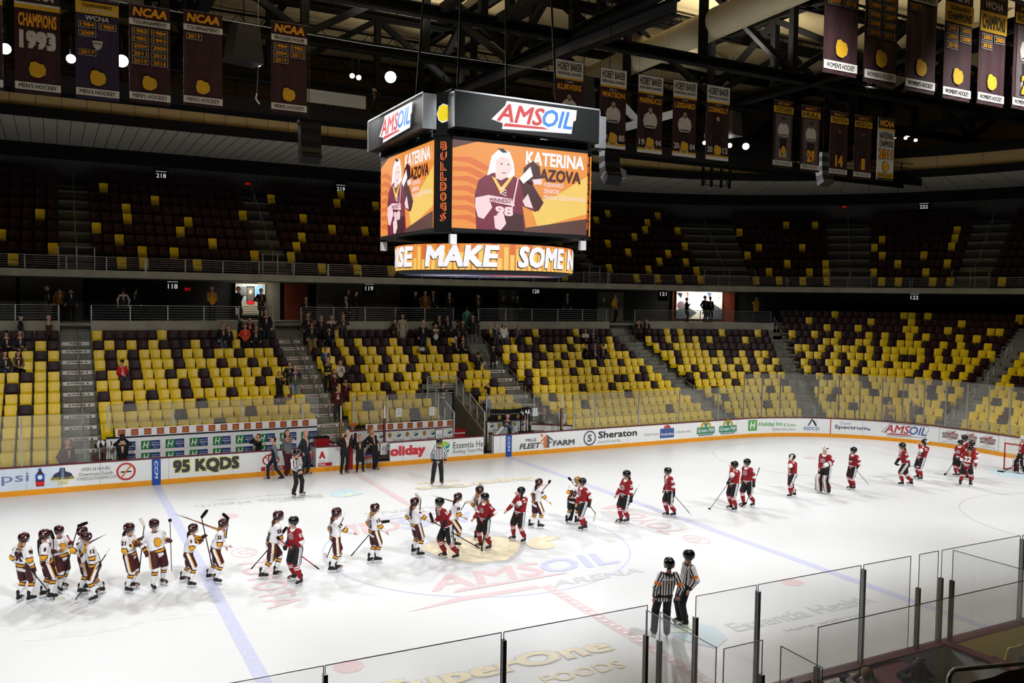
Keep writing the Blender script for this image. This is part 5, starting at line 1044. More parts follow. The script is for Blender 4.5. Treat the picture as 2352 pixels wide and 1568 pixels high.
def d_ret(first, last, num, pale):
    def f_(mb, fr):
        mb.text(fr,.25,2.86,W-.5,.12,first,.006,BOR,.015); mb.rect(fr,0,2.50,W,.30,.004,BGD); mb.text(fr,.10,2.54,W-.2,.22,last,.010,BIN,.02); mb.rect(fr,.12,.34,W-.24,2.1,.003,BPU if pale else BM); portrait(mb,fr,.61,1.45,1.15,BPW if pale else BIN,False); w_ = .26*len(num); mb.text(fr,.61-w_/2-.04,.40,w_+.08,.62,num,.024,BIN,.06); mb.text(fr,.61-w_/2,.43,w_,.56,num,.034,BOR,.04)
    return f_
for p, a, b, n_, pl in (((18.732, 6.800, 13.740),'KEITH "HUFFER"','CHRISTIANSEN','9',True), ((20.494, 6.800, 13.702),'BRETT','HULL','29',True), ((22.389, 6.800, 13.647),'BILL','WATSON','14',False), ((24.057, 6.800, 13.629),'GLENN CHICO','RESCH','1',False)):
    banner(p, 'retired number banner with large gold %s' % n_, 'retired number banners', d_ret(a,b,n_,pl))
def d_2011(mb, fr):
    mb.rect(fr,0,2.55,W,.5,.004,BIN); mb.text(fr,.10,2.64,W-.2,.32,'NCAA',.010,BOR,.04,.15); mb.rect(fr,0,2.46,W,.09,.006,BGD); mb.text(fr,.10,2.02,W-.2,.34,'NATIONAL',.006,BIN,.02); mb.text(fr,.10,1.62,W-.2,.32,'CHAMPIONS',.006,BIN,.02); mb.text(fr,.08,1.0,W-.16,.52,'2011',.006,BIN,.07); mb.text(fr,.10,1.03,W-.2,.46,'2011',.016,BOR,.04); crest_(mb,fr,.61,.64,.46); mb.rect(fr,0,0,W,.09,.006,BIN)
banner((25.841, 6.900, 13.734), 'white NATIONAL CHAMPIONS 2011 banner at the end of the row', 'retired number banners', d_2011, BWH, footm=BGD)
def d_wom(kind, ys):
    def f_(mb, fr):
        if kind == 'ff': mb.text(fr,.10,2.70,W-.2,.28,'NCAA',.006,BOR,.04,.15); mb.rect(fr,0,2.44,W,.18,.004,BWH); mb.text(fr,.10,2.47,W-.2,.11,'FROZEN FOUR',.010,BIN,.012)
        if kind == 't': mb.text(fr,.10,2.70,W-.2,.28,'NCAA',.006,BOR,.04,.15); mb.rect(fr,0,2.40,W,.22,.004,BWH); mb.text(fr,.10,2.44,W-.2,.13,'TOURNAMENT',.010,BIN,.015)
        if kind == 'wt': mb.text(fr,.20,2.72,.8,.22,'WCHA',.006,BPW,.03,.2); mb.rect(fr,0,2.12,W,.54,.004,BGD); mb.text(fr,.16,2.46,W-.32,.13,'TOURNAMENT',.010,BIN,.015); mb.text(fr,.09,2.18,W-.18,.23,'CHAMPIONS',.010,BIN,.02)
        if kind == 'w': mb.text(fr,.20,2.72,.8,.22,'WCHA',.006,BPW,.03,.2); mb.rect(fr,0,2.06,W,.58,.004,BGD); mb.text(fr,.09,2.14,W-.18,.42,'CHAMPIONS',.010,BIN,.02)
        years(mb,fr,ys,{'ff':2.2,'t':2.14,'wt':1.86,'w':1.80}[kind]); crest_(mb,fr,.62,.66,.44)
    return f_
for p, k, ys, lb in (((6.718, -7.200, 13.352),'ff',['2003','2006','2007','2008','2009','2010'][0:6],"women's banner with plaques ending 2007 to 2010, leftmost of its row"), ((8.211, -7.200, 13.309),'t',['2001','2002','2003','2005','2006','2007','2008','2009','2010','2011'],"women's banner with ten year plaques ending 2011"), ((9.816, -7.200, 13.288),'t',['2017'],"women's tournament banner with a single 2017 plaque"), ((11.376, -7.200, 13.261),'wt',['2001','2002','2003','2008','2010'],"women's TOURNAMENT CHAMPIONS banner with five plaques"), ((12.908, -7.200, 13.292),'w',['2001','2003','2010'],"women's gold CHAMPIONS banner with plaques 2001 2003 2010")):
    banner(p, lb, "women's banners at upper right", d_wom(k,ys), foot="WOMEN'S HOCKEY")
banner((14.531, -7.200, 13.338), 'retired number banner cut off by the right edge of the picture', "women's banners at upper right", d_ret('MARIA','ROOTH','27',True), foot="WOMEN'S HOCKEY")

# ================================================================ roof steel, duct, catwalk, lamps, speakers
TR = M('truss_black',(.05,.05,.052),.75,0,.15,1.5,spec=.15); TRG = M('girder_blue_grey',(.30,.31,.34),.5,.1,.12,1.5); TRL = M('joist_dark',(.06,.055,.05),.75,0,.15,2,spec=.15)
def truss(name, p0, p1, zb, zt, bay, w, label, diag=True, mat=TR):
    mb = MB(); p0, p1 = Vector(p0), Vector(p1); L = (p1-p0).length; n = max(1, round(L/bay)); up = (0,0,1)
    for z, hh in ((zb, .42),(zt, .38)):
        a, b = Vector((p0.x,p0.y,z)), Vector((p1.x,p1.y,z)); mb.bar(a, b, w, .05, mat); mb.bar(a+Vector((0,0,hh)), b+Vector((0,0,hh)), w, .05, mat); mb.bar(a+Vector((0,0,hh/2)), b+Vector((0,0,hh/2)), .06, hh, mat)
    for i in range(n+1):
        c = p0.lerp(p1, i/n); mb.bar((c.x,c.y,zb+.4),(c.x,c.y,zt), .32, .32, mat)
        if diag and i < n:
            d_ = p0.lerp(p1, (i+1)/n)
            if i % 2: mb.bar((c.x,c.y,zb+.4),(d_.x,d_.y,zt), .28, .28, mat)
            else: mb.bar((c.x,c.y,zt),(d_.x,d_.y,zb+.4), .28, .28, mat)
    return mb.build(name, kind='structure', label=label)
truss('roof_truss', (-30,9,0), (50,9,0), 18.5, 22.3, 5.8, .42, 'black roof truss nearest the scoreboard')
truss('roof_truss', (-30,15.1,0), (50,15.1,0), 18.5, 22.3, 5.8, .42, 'black roof truss along the far catwalk')
truss('roof_truss', (-30,22,0), (50,22,0), 18.2, 22.3, 5.8, .42, 'black roof truss over the upper deck')
truss('roof_truss', (-30,-6,0), (50,-6,0), 19.5, 22.3, 5.8, .42, 'black roof truss on the near side')
truss('roof_truss', (8.4,-26,0), (8.4,26,0), 18.5, 22.3, 6.1, .45, 'black cross truss right of the scoreboard')
truss('roof_truss', (22.5,-26,0), (22.5,30,0), 18.4, 22.3, 6.1, .45, 'black cross truss over the right blue line')
truss('roof_truss', (36.5,-26,0), (36.5,30,0), 18.2, 22.3, 6.1, .45, 'black cross truss over the right end')
truss('roof_truss', (-6,0,0), (-6,30,0), 18.5, 22.3, 6.1, .45, 'black cross truss left of the scoreboard')
mb = MB(); mb.bar((7.5,19.5,17.95),(9.0,2.5,17.95), .40, .06, TR); mb.bar((7.5,19.5,18.5),(9.0,2.5,18.5), .40, .06, TR); mb.bar((7.5,19.5,18.2),(9.0,2.5,18.2), .07, .55, TRG); mb.build('roof_girder', kind='structure', label='blue grey girder crossing behind the scoreboard')
# grid beams over centre ice
mb = MB()
for x in (2.5,5.0): mb.bar((x,-4,18.9),(x,8.9,18.9), .35, .3, TR)
for y in (-3,1,5): mb.bar((-4,y,19.1),(8.4,y,19.1), .22, .3, TR)
mb.build('roof_grid', kind='structure', label='black hoisting beams over centre ice')
# bar joists carrying the quilt
k_ = 0
for y in np.arange(-21, 34, 6.0):
    mb = MB(); z0, z1 = 22.15, 23.0
    mb.bar((-32,y,z0),(52,y,z0), .09, .09, TRL); mb.bar((-32,y,z1),(52,y,z1), .12, .10, TRL)
    for i, x in enumerate(np.arange(-14, 50, .75)): mb.bar((x,y,z0 if i%2 else z1),(x+.75,y,z1 if i%2 else z0), .035, .035, TRL)
    mb.build('roof_joist', kind='structure', label='thin lattice joist under the quilted roof')
for x in np.arange(-12, 48, 11.6):
    mb = MB(); mb.bar((x,-26,22.7),(x,34,22.7), .2, .35, TRL); mb.build('roof_purlin', kind='structure', label='dark purlin under the quilted roof')
# duct
DUCT = M('duct_fabric',(.74,.70,.58),.6,0,.06,.8); DRING = M('duct_ring',(.80,.77,.66),.5,0,.05)
dp0, dp1 = Vector((16.732, 23.475, 20.300)), Vector((16.272, 4.774, 20.600)); dp2 = dp1+(dp1-dp0)*.6
e = empty('air_duct', (0,0,0), 0, 'large round beige air duct sloping across the roof at upper right', 'duct')
mb = MB(); mb.tube([dp0+(dp2-dp0)*t for t in np.linspace(0,1,12)], .70, DUCT, 28); mb.build('duct_body', e)
for t in np.linspace(.05,.95,9):
    c = dp0+(dp2-dp0)*t; mb = MB(); dd = (dp2-dp0).normalized(); mb.tube([c-dd*.03,c+dd*.03], .715, DRING, 28, False); mb.build('duct_ring', e)
b0 = dp0.lerp(dp1,.42)+Vector((0,0,.5)); mb = MB(); mb.tube([b0+Vector((0,0,.3)), b0+Vector((3,.5,.5)), b0+Vector((7,1.2,.5))], [.75,.7,.62], DUCT, 24); mb.build('duct_branch', e)
# catwalk on the far side and lamps
e = empty('catwalk', (0,0,0), 0, 'dark catwalk with bar rails along the far lamps', 'catwalk'); mb = MB(); mb.box(-16,40,15.6,16.9,15.62,15.72,DARK); mb.build('walkway', e)
mb = MB(); mb.box(-16,40,15.5,15.6,15.4,15.95,BLACK); mb.box(-16,40,16.9,17.0,15.4,15.95,BLACK); mb.build('edge_beam', e)
for z in (16.15,16.45,16.75):
    for y in (15.55,16.95): mb = MB(); mb.tube([(-16,y,z),(40,y,z)], .022, TR, 5, False); mb.build('rail_bar', e)
for i, x in enumerate(np.arange(-16, 40.1, 2.0)): mb = MB(); mb.bar((x,15.55,15.9),(x,15.55,16.78), .05, .05, TR); mb.bar((x,16.95,15.9),(x,16.95,18.5), .06, .06, TR); mb.build('post', e)
mb = MB(); p = (-1.233, 15.400, 16.547); q = (1.472, 15.400, 16.528); mb.bar(p, q, .1, .16, GALV); mb.bar((p[0],p[1],p[2]-.28),(q[0],q[1],q[2]-.28), .06, .42, GALV); tag(mb.build('lit_beam'), 'pale lit steel beam right of the FROZEN FOUR banner', 'beam')  # paler steel than the catwalk, standing in for lamp light on it
mb = MB(); mb.bar((15.542, 14.900, 16.615), (18.655, 14.900, 17.643), .2, .42, M('beam_lit_white',(.78,.80,.84),.5)); mb.bar((15.205, 14.900, 17.870), (16.495, 14.900, 16.875), .25, .3, M('beam_lit_white',(.78,.80,.84),.5)); tag(mb.build('lit_beam'), 'white lit brace behind the award banners', 'beam')  # white colour carries the nearby lamp's light on the brace
LAMP = M('lamp_lens_glow',(1.0,.99,.95),.3,0,0,1,emit=26.0)
def lamp(p, r_, label, tgt=(0,-3,0)):
    p = Vector(p); d = (Vector(CAM_P)*.55+Vector((p.x*.6,-4,0))*.45 - p).normalized(); e = empty('flood_lamp', p, 0, label, 'flood lamp', 'flood lamps in view')
    a = Vector((0,0,1)).cross(d).normalized(); b = d.cross(a); mb = MB(); n = 20; pr = [(.35,-.42),(.8,-.30),(1.0,-.02),(1.05,.03),(.98,.03)]; vs = []
    for rr, z in pr:
        for k in range(n): vs.append(tuple(a*math.cos(2*math.pi*k/n)*rr*r_+b*math.sin(2*math.pi*k/n)*rr*r_+d*z*r_*1.6))
    fs = [(i*n+k, i*n+(k+1)%n, (i+1)*n+(k+1)%n, (i+1)*n+k) for i in range(4) for k in range(n)]+[tuple(range(n-1,-1,-1))]
    mb.add(vs, fs, BLACK); mb.build('housing', e); mb = MB(); mb.add([tuple(a*math.cos(2*math.pi*k/n)*r_*.97+b*math.sin(2*math.pi*k/n)*r_*.97+d*.02*r_) for k in range(n)], [tuple(range(n))], LAMP); mb.build('lens', e, 'glowing white lens')
    mb = MB(); mb.tube([tuple(-d*.3*r_), tuple(-d*.3*r_+Vector((0,0,.9)))], .03, BLACK, 6); mb.build('yoke', e)
for p, r_, lb in (((-12.748, 14.300, 16.426),.20,"bright flood lamp at the picture's left edge"), ((-10.579, 14.300, 16.366),.17,'flood lamp between the CHAMPIONS 1993 and purple banners'), ((-8.800, 14.300, 16.531),.24,'bright flood lamp left of the ten plaque banner'), ((-3.576, 14.300, 17.169),.15,'flood lamp left of the FROZEN FOUR banner'), ((0.485, 14.300, 17.181),.11,'left of the two small flood lamps over the pale lit beam'), ((0.783, 14.300, 17.144),.11,'right of the two small flood lamps over the pale lit beam'), ((2.263, 14.300, 17.357),.26,'big bright flood lamp left above the scoreboard'),
        ((23.398, 14.300, 16.266),.19,'bright flood lamp right of the award banners'), ((22.214, 14.300, 16.203),.13,'flood lamp touching the right edge of the last award banner'), ((20.409, 14.300, 16.173),.10,'flood lamp between the last two award banners'), ((41.730, 18.000, 19.446),.24,'brightest lamp in the cluster of five right of the white banner'), ((40.357, 18.000, 19.099),.13,'leftmost lamp in the cluster of five'), ((43.013, 18.000, 19.455),.17,'right lamp in the cluster of five'), ((41.433, 18.000, 19.086),.11,'lower left lamp in the cluster of five'), ((42.483, 18.000, 19.038),.11,'lower right lamp in the cluster of five'), ((13.171, 14.300, 16.903),.10,'small lamp peeking out right of the scoreboard')):
    lamp(p, r_, lb)
# speaker arrays
def line_array(p, n, s, label, bend):
    e = empty('speaker_array', p, 0, label, 'loudspeaker', 'hanging speaker arrays'); a = 0; y = 0; z = 0
    for i in range(n):
        a = math.radians(bend*i*i/n); mb = MB(); c, s_ = math.cos(a), math.sin(a); vs = [(x, y+yy*c-zz*s_, z+yy*s_+zz*c) for zz in (-s*.36,0) for yy in (-s*.35,s*.35) for x in (-s*.6,s*.6)]
        mb.add(vs, [(0,2,3,1),(4,5,7,6),(0,1,5,4),(2,6,7,3),(0,4,6,2),(1,3,7,5)], INK if i % 2 else M('speaker_black',(.08,.08,.085),.4)); mb.build('speaker_cabinet', e); z -= s*.38*c; y += s*.38*s_*.6
    mb = MB(); mb.box(-s*.62,s*.62,-s*.1,s*.5,0,s*.16,BLACK); mb.build('fly_frame', e); mb = MB(); mb.tube([(0,.1,.1),(0,.1,6)], .015, DARK, 5); mb.build('chain', e)
line_array((-2.928, 8.500, 13.761), 6, .62, 'black speaker array hanging below the FROZEN FOUR banner', -6); line_array((8.559, 6.000, 13.435), 6, .60, 'black speaker array under the first full award banner', -14); line_array((23.818, 9.000, 15.171), 7, .62, 'black speaker array between the 29 and 14 banners', -5)
for p, s, lb in (((8.953, 6.300, 12.687),.5,'grey curved speaker back below the award banners'),):
    e = empty('speaker_array', p, 0, lb, 'loudspeaker', 'hanging speaker arrays'); mb = MB(); mb.add([(-.25,-.3,.1),(.1,-.3,-.2),(.45,-.3,-.25),(.45,-.3,.05),(.1,-.3,.2),(-.25,.2,.1),(.1,.2,-.2),(.45,.2,-.25),(.45,.2,.05),(.1,.2,.2)], [(0,1,2,3,4),(9,8,7,6,5),(0,5,6,1),(1,6,7,2),(2,7,8,3),(3,8,9,4),(4,9,5,0)], M('speaker_grey',(.5,.51,.52),.4)); mb.build('cabinet', e)
for p, w_, h_, lb in (((-4.599, 12.000, 17.253),1.3,1.5,'large dark angled box hanging left of the FROZEN FOUR banner'), ((11.699, 13.000, 17.514),1.0,1.6,'dark box hanging behind the first award banner'), ((21.586, 13.500, 17.178),1.1,1.3,'dark box hanging right of the last award banner')):
    e = empty('sound_baffle', p, .3, lb, 'hanging box'); mb = MB(); mb.add([(-w_/2,-.4,-h_/2),(w_/2,-.4,-h_/2),(w_*.4,-.3,h_/2),(-w_*.3,-.3,h_/2),(-w_/2,.5,-h_/2),(w_/2,.5,-h_/2),(w_*.4,.4,h_/2),(-w_*.3,.4,h_/2)], [(0,1,2,3),(7,6,5,4),(0,4,5,1),(1,5,6,2),(2,6,7,3),(3,7,4,0)], M('baffle_grey',(.12,.12,.13),.6)); mb.build('box', e); mb = MB(); mb.tube([(0,0,h_/2),(0,0,h_/2+3)], .02, BLACK, 5); mb.build('hanger', e)
e = empty('pull_cord', (-4.049, 12.000, 16.491), 0, 'thin cord with a hook dangling by the FROZEN FOUR banner', 'cord'); mb = MB(); mb.tube([(0,0,4.5),(0,0,0),(-.05,0,-1.1)], .012, GALV, 5); mb.build('rope', e); mb = MB(); mb.tube([(-.05,0,-1.1),(-.1,0,-1.3),(.05,0,-1.5)], .03, WHITE, 5); mb.build('hook', e)
# scaffold tower on the upper deck edge at right and steel column stubs under the soffit
e = empty('camera_scaffold', (26.257, 20.000, 14.787), 0, 'black scaffold platform in front of the soffit right of the award banners', 'scaffold')
for x in (-1.1,-.4,.4,1.1): mb = MB(); mb.bar((x,0,0),(x,0,1.25), .12, .12, BLACK); mb.build('upright', e)
for z in (.1,.55,1.0): mb = MB(); mb.bar((-1.1,0,z),(1.1,0,z), .04, .04, BLACK); mb.build('rail_bar', e)
mb = MB(); mb.bar((-1.1,0,0),(-.4,0,1.2),.05,.05,BLACK); mb.bar((.4,0,1.2),(1.1,0,0),.05,.05,BLACK); mb.build('brace', e)

# ================================================================ near side: boards, penalty box glass, scorer's table
NY = -BY
e = empty('dasher_board', (0,0,0), 0, 'near rink boards with maroon cap along the penalty boxes', 'rink boards')
mb = MB(); mb.box(-14,26,NY-.12,NY,.2,1.03,BW); mb.build('panel', e); mb = MB(); mb.box(-14,26,NY-.12,NY+.012,0,.2,KICK); mb.build('kick_plate', e); mb = MB(); mb.box(-14,26,NY-.2,NY+.02,1.03,1.07,CAP); mb.build('cap_rail', e, 'dark maroon cap rail')
NG = Mglass('near_glass', .045, (.995,.998,1.0)); NGP = Mglass('near_box_glass', .05, (.99,.995,1.0)); POST = M('post_bronze',(.42,.40,.36),.3,.8,.1,4)
def npane(p, q, z0, z1, label, group, mat=NG, post0=None, post1=None, pm=POST, pw=.05):
    e = empty('rink_glass', (0,0,0), 0, label, 'glass panel', group)
    mb = MB(); mb.bar((p[0],p[1],(z0+z1)/2),(q[0],q[1],(z0+z1)/2), .013, z1-z0, mat); mb.build('pane', e)
    mb = MB(); mb.bar((p[0],p[1],z1),(q[0],q[1],z1), .012, .010, GEDGE); mb.bar((p[0],p[1],z0),(p[0],p[1],z1), .010, .010, GEDGE); mb.bar((q[0],q[1],z0),(q[0],q[1],z1), .010, .010, GEDGE); mb.build('pane_edge', e)
    for c, hgt in ((p,post0),(q,post1)):
        if hgt: mb = MB(); mb.box(c[0]-pw/2,c[0]+pw/2,c[1]-.04,c[1]+.04,z0-.02,hgt,pm); mb.build('post', e)
gx = [(-9.9,-8.36,None,'low glass at the bottom left of the near boards'),(-8.34,-5.86,2.72,'near glass panel left of the yellow ice lettering'),(-5.82,-3.36,2.72,'near glass panel over the yellow ice lettering'),(-2.42,-1.16,2.5,'near glass panel just right of the penalty box gate'),(-1.12,1.30,2.72,'near glass panel over the grey ice lettering'),(1.37,2.62,2.75,'near glass panel left of the twin dark posts'),(2.86,3.40,2.2,'narrow near glass panel between the dark posts'),(3.50,5.92,2.3,'near glass panel right of the dark posts'),(6.0,8.6,2.75,'near glass panel at the right edge')]
for a, b, ph, lb in gx: npane((a,NY-.06),(b,NY-.06),1.07,2.83,lb,'near rink glass',NG,ph,None,GALV if ph and ph > 2.6 else POST,.055)
npane((-3.5,-13.05),(-3.5,-14.6),.6,2.83,'glass wall of the penalty box running away from the ice at its left end','penalty box glass',NGP,2.45,2.3)
npane((-3.36,-13.2),(-3.40,-14.0),.6,2.83,'open glass gate beside the penalty box wall','penalty box glass',NGP,2.4,None)
npane((-3.44,-14.68),(-2.75,-14.68),.6,2.83,'back glass of the penalty box at its left end','penalty box glass',NGP,2.3,2.35)
npane((-2.68,-14.95),(-2.72,-15.7),.6,2.83,'angled glass beside the laptop','penalty box glass',NGP,2.3,None)
npane((-1.69,-14.68),(3.62,-14.68),.6,2.83,'long back glass behind the scorer table','penalty box glass',NGP,2.25,None)
npane((3.70,-12.98),(3.74,-14.6),1.1,2.83,'glass divider right of the scorer table running away from the ice','penalty box glass',NGP,2.25,None)
npane((3.8,-14.62),(7.5,-14.62),1.1,2.83,'back glass at the right edge','penalty box glass',NGP,None,None)
e = empty('box_divider', (0,0,0), 0, 'white divider wall with maroon ledge right of the scorer table', 'divider wall'); mb = MB(); mb.box(3.5,3.6,-14.6,NY-.2,0,1.06,BW); mb.build('panel', e); mb = MB(); mb.box(3.44,3.66,-14.6,NY-.2,1.06,1.11,CAP); mb.build('cap_rail', e)
e = empty('scorer_table', (0,0,0), 0, 'maroon scorer table behind the near boards', 'table'); mb = MB(); mb.box(-2.3,2.2,-13.75,NY-.21,.98,1.02,CAP); mb.build('table_top', e); mb = MB(); mb.box(-2.3,2.2,-13.2,-13.1,0,.98,BW); mb.build('front_panel', e)
for x in (-2.2,2.1): mb = MB(); mb.box(x-.04,x+.04,-13.7,-13.6,0,.98,BLACK); mb.build('leg', e)
mb = MB(); mb.box(-14,26,-30,NY-.12,-.1,0,DARK); mb.build('floor_near', kind='structure', label='dark floor behind the near boards')
T = 1.02
e = empty('laptop', (-.72,-13.45,T), .35, 'open black laptop on the scorer table', 'laptop'); mb = MB(); mb.box(-.19,.19,-.13,.13,0,.02,INK); mb.build('base', e); mb = MB(); mb.add([(-.19,.13,.02),(.19,.13,.02),(.19,.2,.26),(-.19,.2,.26),(-.19,.145,.02),(.19,.145,.02),(.19,.215,.26),(-.19,.215,.26)], [(0,1,2,3),(7,6,5,4),(0,4,5,1),(2,6,7,3),(1,5,6,2),(0,3,7,4)], INK); mb.build('lid', e); mb = MB(); mb.add([(-.17,.127,.04),(.17,.127,.04),(.17,.193,.24),(-.17,.193,.24)], [(0,1,2,3)], M('laptop_screen',(.22,.27,.42),.3,emit=.5)); mb.build('screen', e)
e = empty('control_console', (.05,-13.55,T), .3, 'white scoreboard control console on the scorer table', 'console'); mb = MB(); mb.add([(-.25,-.18,0),(.25,-.18,0),(.25,.18,0),(-.25,.18,0),(-.25,-.18,.06),(.25,-.18,.06),(.25,.18,.13),(-.25,.18,.13)], [(3,2,1,0),(4,5,6,7),(0,1,5,4),(1,2,6,5),(2,3,7,6),(3,0,4,7)], M('console_white',(.82,.83,.82),.5)); mb.build('case', e); mb = MB(); mb.add([(-.12,.02,.104),(.08,.02,.104),(.08,.10,.12),(-.12,.10,.12)], [(0,1,2,3)], INK); mb.build('display', e); mb = MB()
for i in range(4):
    for j in range(2): mb.box(-.2+i*.09,-.14+i*.09,-.14+j*.06,-.10+j*.06,.06,.085,GREYINK)
mb.build('keypad', e)
e = empty('telephone', (.62,-13.3,T), .2, 'black telephone on the scorer table', 'telephone'); mb = MB(); mb.box(-.11,.11,-.12,.12,0,.06,INK); mb.build('base', e); mb = MB(); mb.tube([(-.1,-.1,.09),(-.1,0,.10),(-.1,.1,.09)], [.035,.022,.035], INK, 8); mb.build('handset', e)
mb = MB(); mb.box(.22,.60,-13.34,-13.06,T,T+.006,WHITE); tag(mb.build('paper_sheet'), 'white paper sheet on the scorer table behind the console', 'paper')
mb = MB(); mb.box(.86,1.12,-13.28,-13.02,T,T+.006,WHITE); tag(mb.build('paper_sheet'), 'white folded paper right of the telephone', 'paper')
mb = MB(); mb.box(-.02,.10,-13.12,-13.05,T,T+.05,M('box_tan',(.72,.62,.56),.5)); tag(mb.build('puck_box'), 'small tan box on the maroon cap rail', 'box')
e = empty('drink_shelf', (1.9,-14.0,0), 0, 'white shelf holding two red bottles', 'shelf'); mb = MB(); mb.box(-.45,.35,-.18,.18,.60,.64,WHITE); mb.build('board', e); mb = MB(); mb.box(-.4,-.36,-.15,.15,0,.6,WHITE); mb.build('leg', e); mb = MB(); mb.box(.26,.30,-.15,.15,0,.6,WHITE); mb.build('leg', e)
for x, lb, c_ in ((1.72,'left red sports bottle with black cap','a'),(1.93,'right red sports bottle with black cap','b')):
    e = empty('sports_bottle', (x,-13.98,.64), 0, lb, 'bottle', 'red bottles'); mb = MB(); mb.lathe([(.036,0),(.04,.02),(.04,.09),(.034,.11),(.04,.13),(.04,.19),(.03,.215)], M('bottle_red',(.82,.12,.10),.4), n=14); mb.build('body', e); mb = MB(); mb.lathe([(.03,.215),(.03,.235),(.012,.25),(.010,.275)], INK, n=12); mb.build('cap', e)
# near stand behind the right-hand box
mb = MB(); mb.box(3.75,26,-14.55,-13.0,0,.30,CONC); mb.box(3.7,26,-15.5,-14.6,0,.75,CONC); mb.box(3.7,26,-17,-15.5,0,1.1,CONC); mb.build('floor_near_stand', kind='structure', label='concrete steps of the near stand')
for i in range(7):
    seat_root('Y', (4.15+.49*i, -13.95, .42), math.pi, 'yellow seat behind the near glass, seat %d right of the white divider' % (i+1))
mb = MB(); p, q = Vector((0.643, -14.900, 1.661)), Vector((3.430, -14.900, 1.863)); DRP = M('drape_tan',(.62,.52,.38),.85,0,.15,3); n_ = 16; vs = []
for i in range(n_+1):
    c = p.lerp(q, i/n_); c.z = max(p.z,q.z)*.5+min(p.z,q.z)*.5; wv = .02*math.sin(i*1.4); vs += [(c.x, -14.9+wv, 1.48), (c.x, -14.9+wv, .8)]
mb.add(vs, [(2*i+1,2*i+3,2*i+2,2*i) for i in range(n_)], DRP); fr = fr3((vs[-2][0],-14.93,.95),(-1,0,0),(0,0,1)); mb.text(fr, .3, .12, 1.9, .24, 'www.bdduluth', -.06, M('drape_print',(.70,.62,.50),.85), .02); tag(mb.build('tan_drape'), 'tan sponsor drape seen from behind at the lower right', 'drape')
e = empty('guard_rail', (0,0,0), 0, 'thick grey handrail at the lower right corner', 'railing', 'near rails'); p = Vector((-0.932, -16.200, 2.641)); q = Vector((1.197, -16.200, 2.381)); mb = MB(); mb.tube([(p.x,p.y,.9),(p.x,p.y,p.z-.08),(p.x+.05,p.y,p.z-.02),(p.x+.12,p.y,p.z),tuple(q)], .03, GALV, 10); mb.build('rail_bar', e)
mb = MB(); mb.tube([(q.x,q.y,1.0),tuple(q)], .03, GALV, 8); mb.build('post', e)

# ================================================================ people: smooth-blended figures meshed from tapered limbs
def smin(a, b, k):
    h = np.maximum(k-np.abs(a-b), 0)/k; return np.minimum(a, b)-h*h*k*.25
def prim_d(P, p):
    a, b, ra, rb = p; ab = b-a; L = float(ab@ab)+1e-9; t = np.clip(((P-a)@ab)/L, 0, 1)
    return np.linalg.norm(P-(a+t[:,None]*ab), axis=1)-(ra+t*(rb-ra)), t
def field(P, prims, k):
    d = None
    for p in prims:
        q, _ = prim_d(P, p); d = q if d is None else smin(d, q, k)
    return d
def nets(prims, vox, k):
    """surface nets over the blended field -> vertices, quads"""
    lo = np.min([np.minimum(a-ra, b-rb) for a,b,ra,rb in prims], axis=0)-2*vox; hi = np.max([np.maximum(a+ra, b+rb) for a,b,ra,rb in prims], axis=0)+2*vox
    n = np.ceil((hi-lo)/vox).astype(int)+1; ax = [lo[i]+vox*np.arange(n[i]) for i in range(3)]
    G = np.stack(np.meshgrid(*ax, indexing='ij'), -1).reshape(-1,3)
    F = np.full(len(G), 9.0); 
    for p in prims:      # only near each limb
        a, b, ra, rb = p; m = max(ra,rb)+3*vox+k; l = np.minimum(a,b)-m; h = np.maximum(a,b)+m
        i0 = np.clip(np.floor((l-lo)/vox).astype(int), 0, n-1); i1 = np.clip(np.ceil((h-lo)/vox).astype(int)+1, 1, n)
        idx = ((np.arange(i0[0],i1[0])[:,None,None]*n[1]+np.arange(i0[1],i1[1])[None,:,None])*n[2]+np.arange(i0[2],i1[2])[None,None,:]).ravel()
        q, _ = prim_d(G[idx], p); F[idx] = smin(F[idx], q, k)
    F = F.reshape(n); cn = n-1; acc = np.zeros((*cn,3)); cnt = np.zeros(cn)
    c = [F[i:i+cn[0], j:j+cn[1], l:l+cn[2]] for i in (0,1) for j in (0,1) for l in (0,1)]; off = [(i,j,l) for i in (0,1) for j in (0,1) for l in (0,1)]
    for u in range(8):
        for v in range(u+1, 8):
            dd = [off[v][q]-off[u][q] for q in range(3)]
            if sum(abs(x) for x in dd) != 1: continue
            m = (c[u] < 0) != (c[v] < 0); den = np.where(m, c[u]-c[v], 1); t = np.where(m, c[u]/den, 0)
            for q in range(3): acc[...,q] += np.where(m, off[u][q]+t*dd[q], 0)
            cnt += m
    act = cnt > 0; ids = np.full(cn, -1); ids[act] = np.arange(act.sum()); ii = np.argwhere(act)
    V = lo+vox*(ii+acc[act]/cnt[act][:,None]); Q = []
    for a_ in range(3):
        b_, c_ = (a_+1)%3, (a_+2)%3
        sl0 = [slice(1,-1)]*3; sl1 = [slice(1,-1)]*3; sl0[a_] = slice(0,-1); sl1[a_] = slice(1,None)
        A, B = F[tuple(sl0)], F[tuple(sl1)]
        w = np.argwhere((A < 0) != (B < 0))
        if not len(w): continue
        g = w.copy(); g[:,b_] += 1; g[:,c_] += 1; neg = A[tuple(w.T)] < 0
        eb = np.zeros(3,int); eb[b_] = 1; ec = np.zeros(3,int); ec[c_] = 1
        q = np.stack([ids[tuple((g-eb-ec).T)], ids[tuple((g-ec).T)], ids[tuple(g.T)], ids[tuple((g-eb).T)]], 1)
        q[~neg] = q[~neg][:,::-1]; Q.append(q)
    return V, np.concatenate(Q)
def cn_(a, b, ra, rb=None): return (np.array(a,float), np.array(b,float), ra, ra if rb is None else rb)
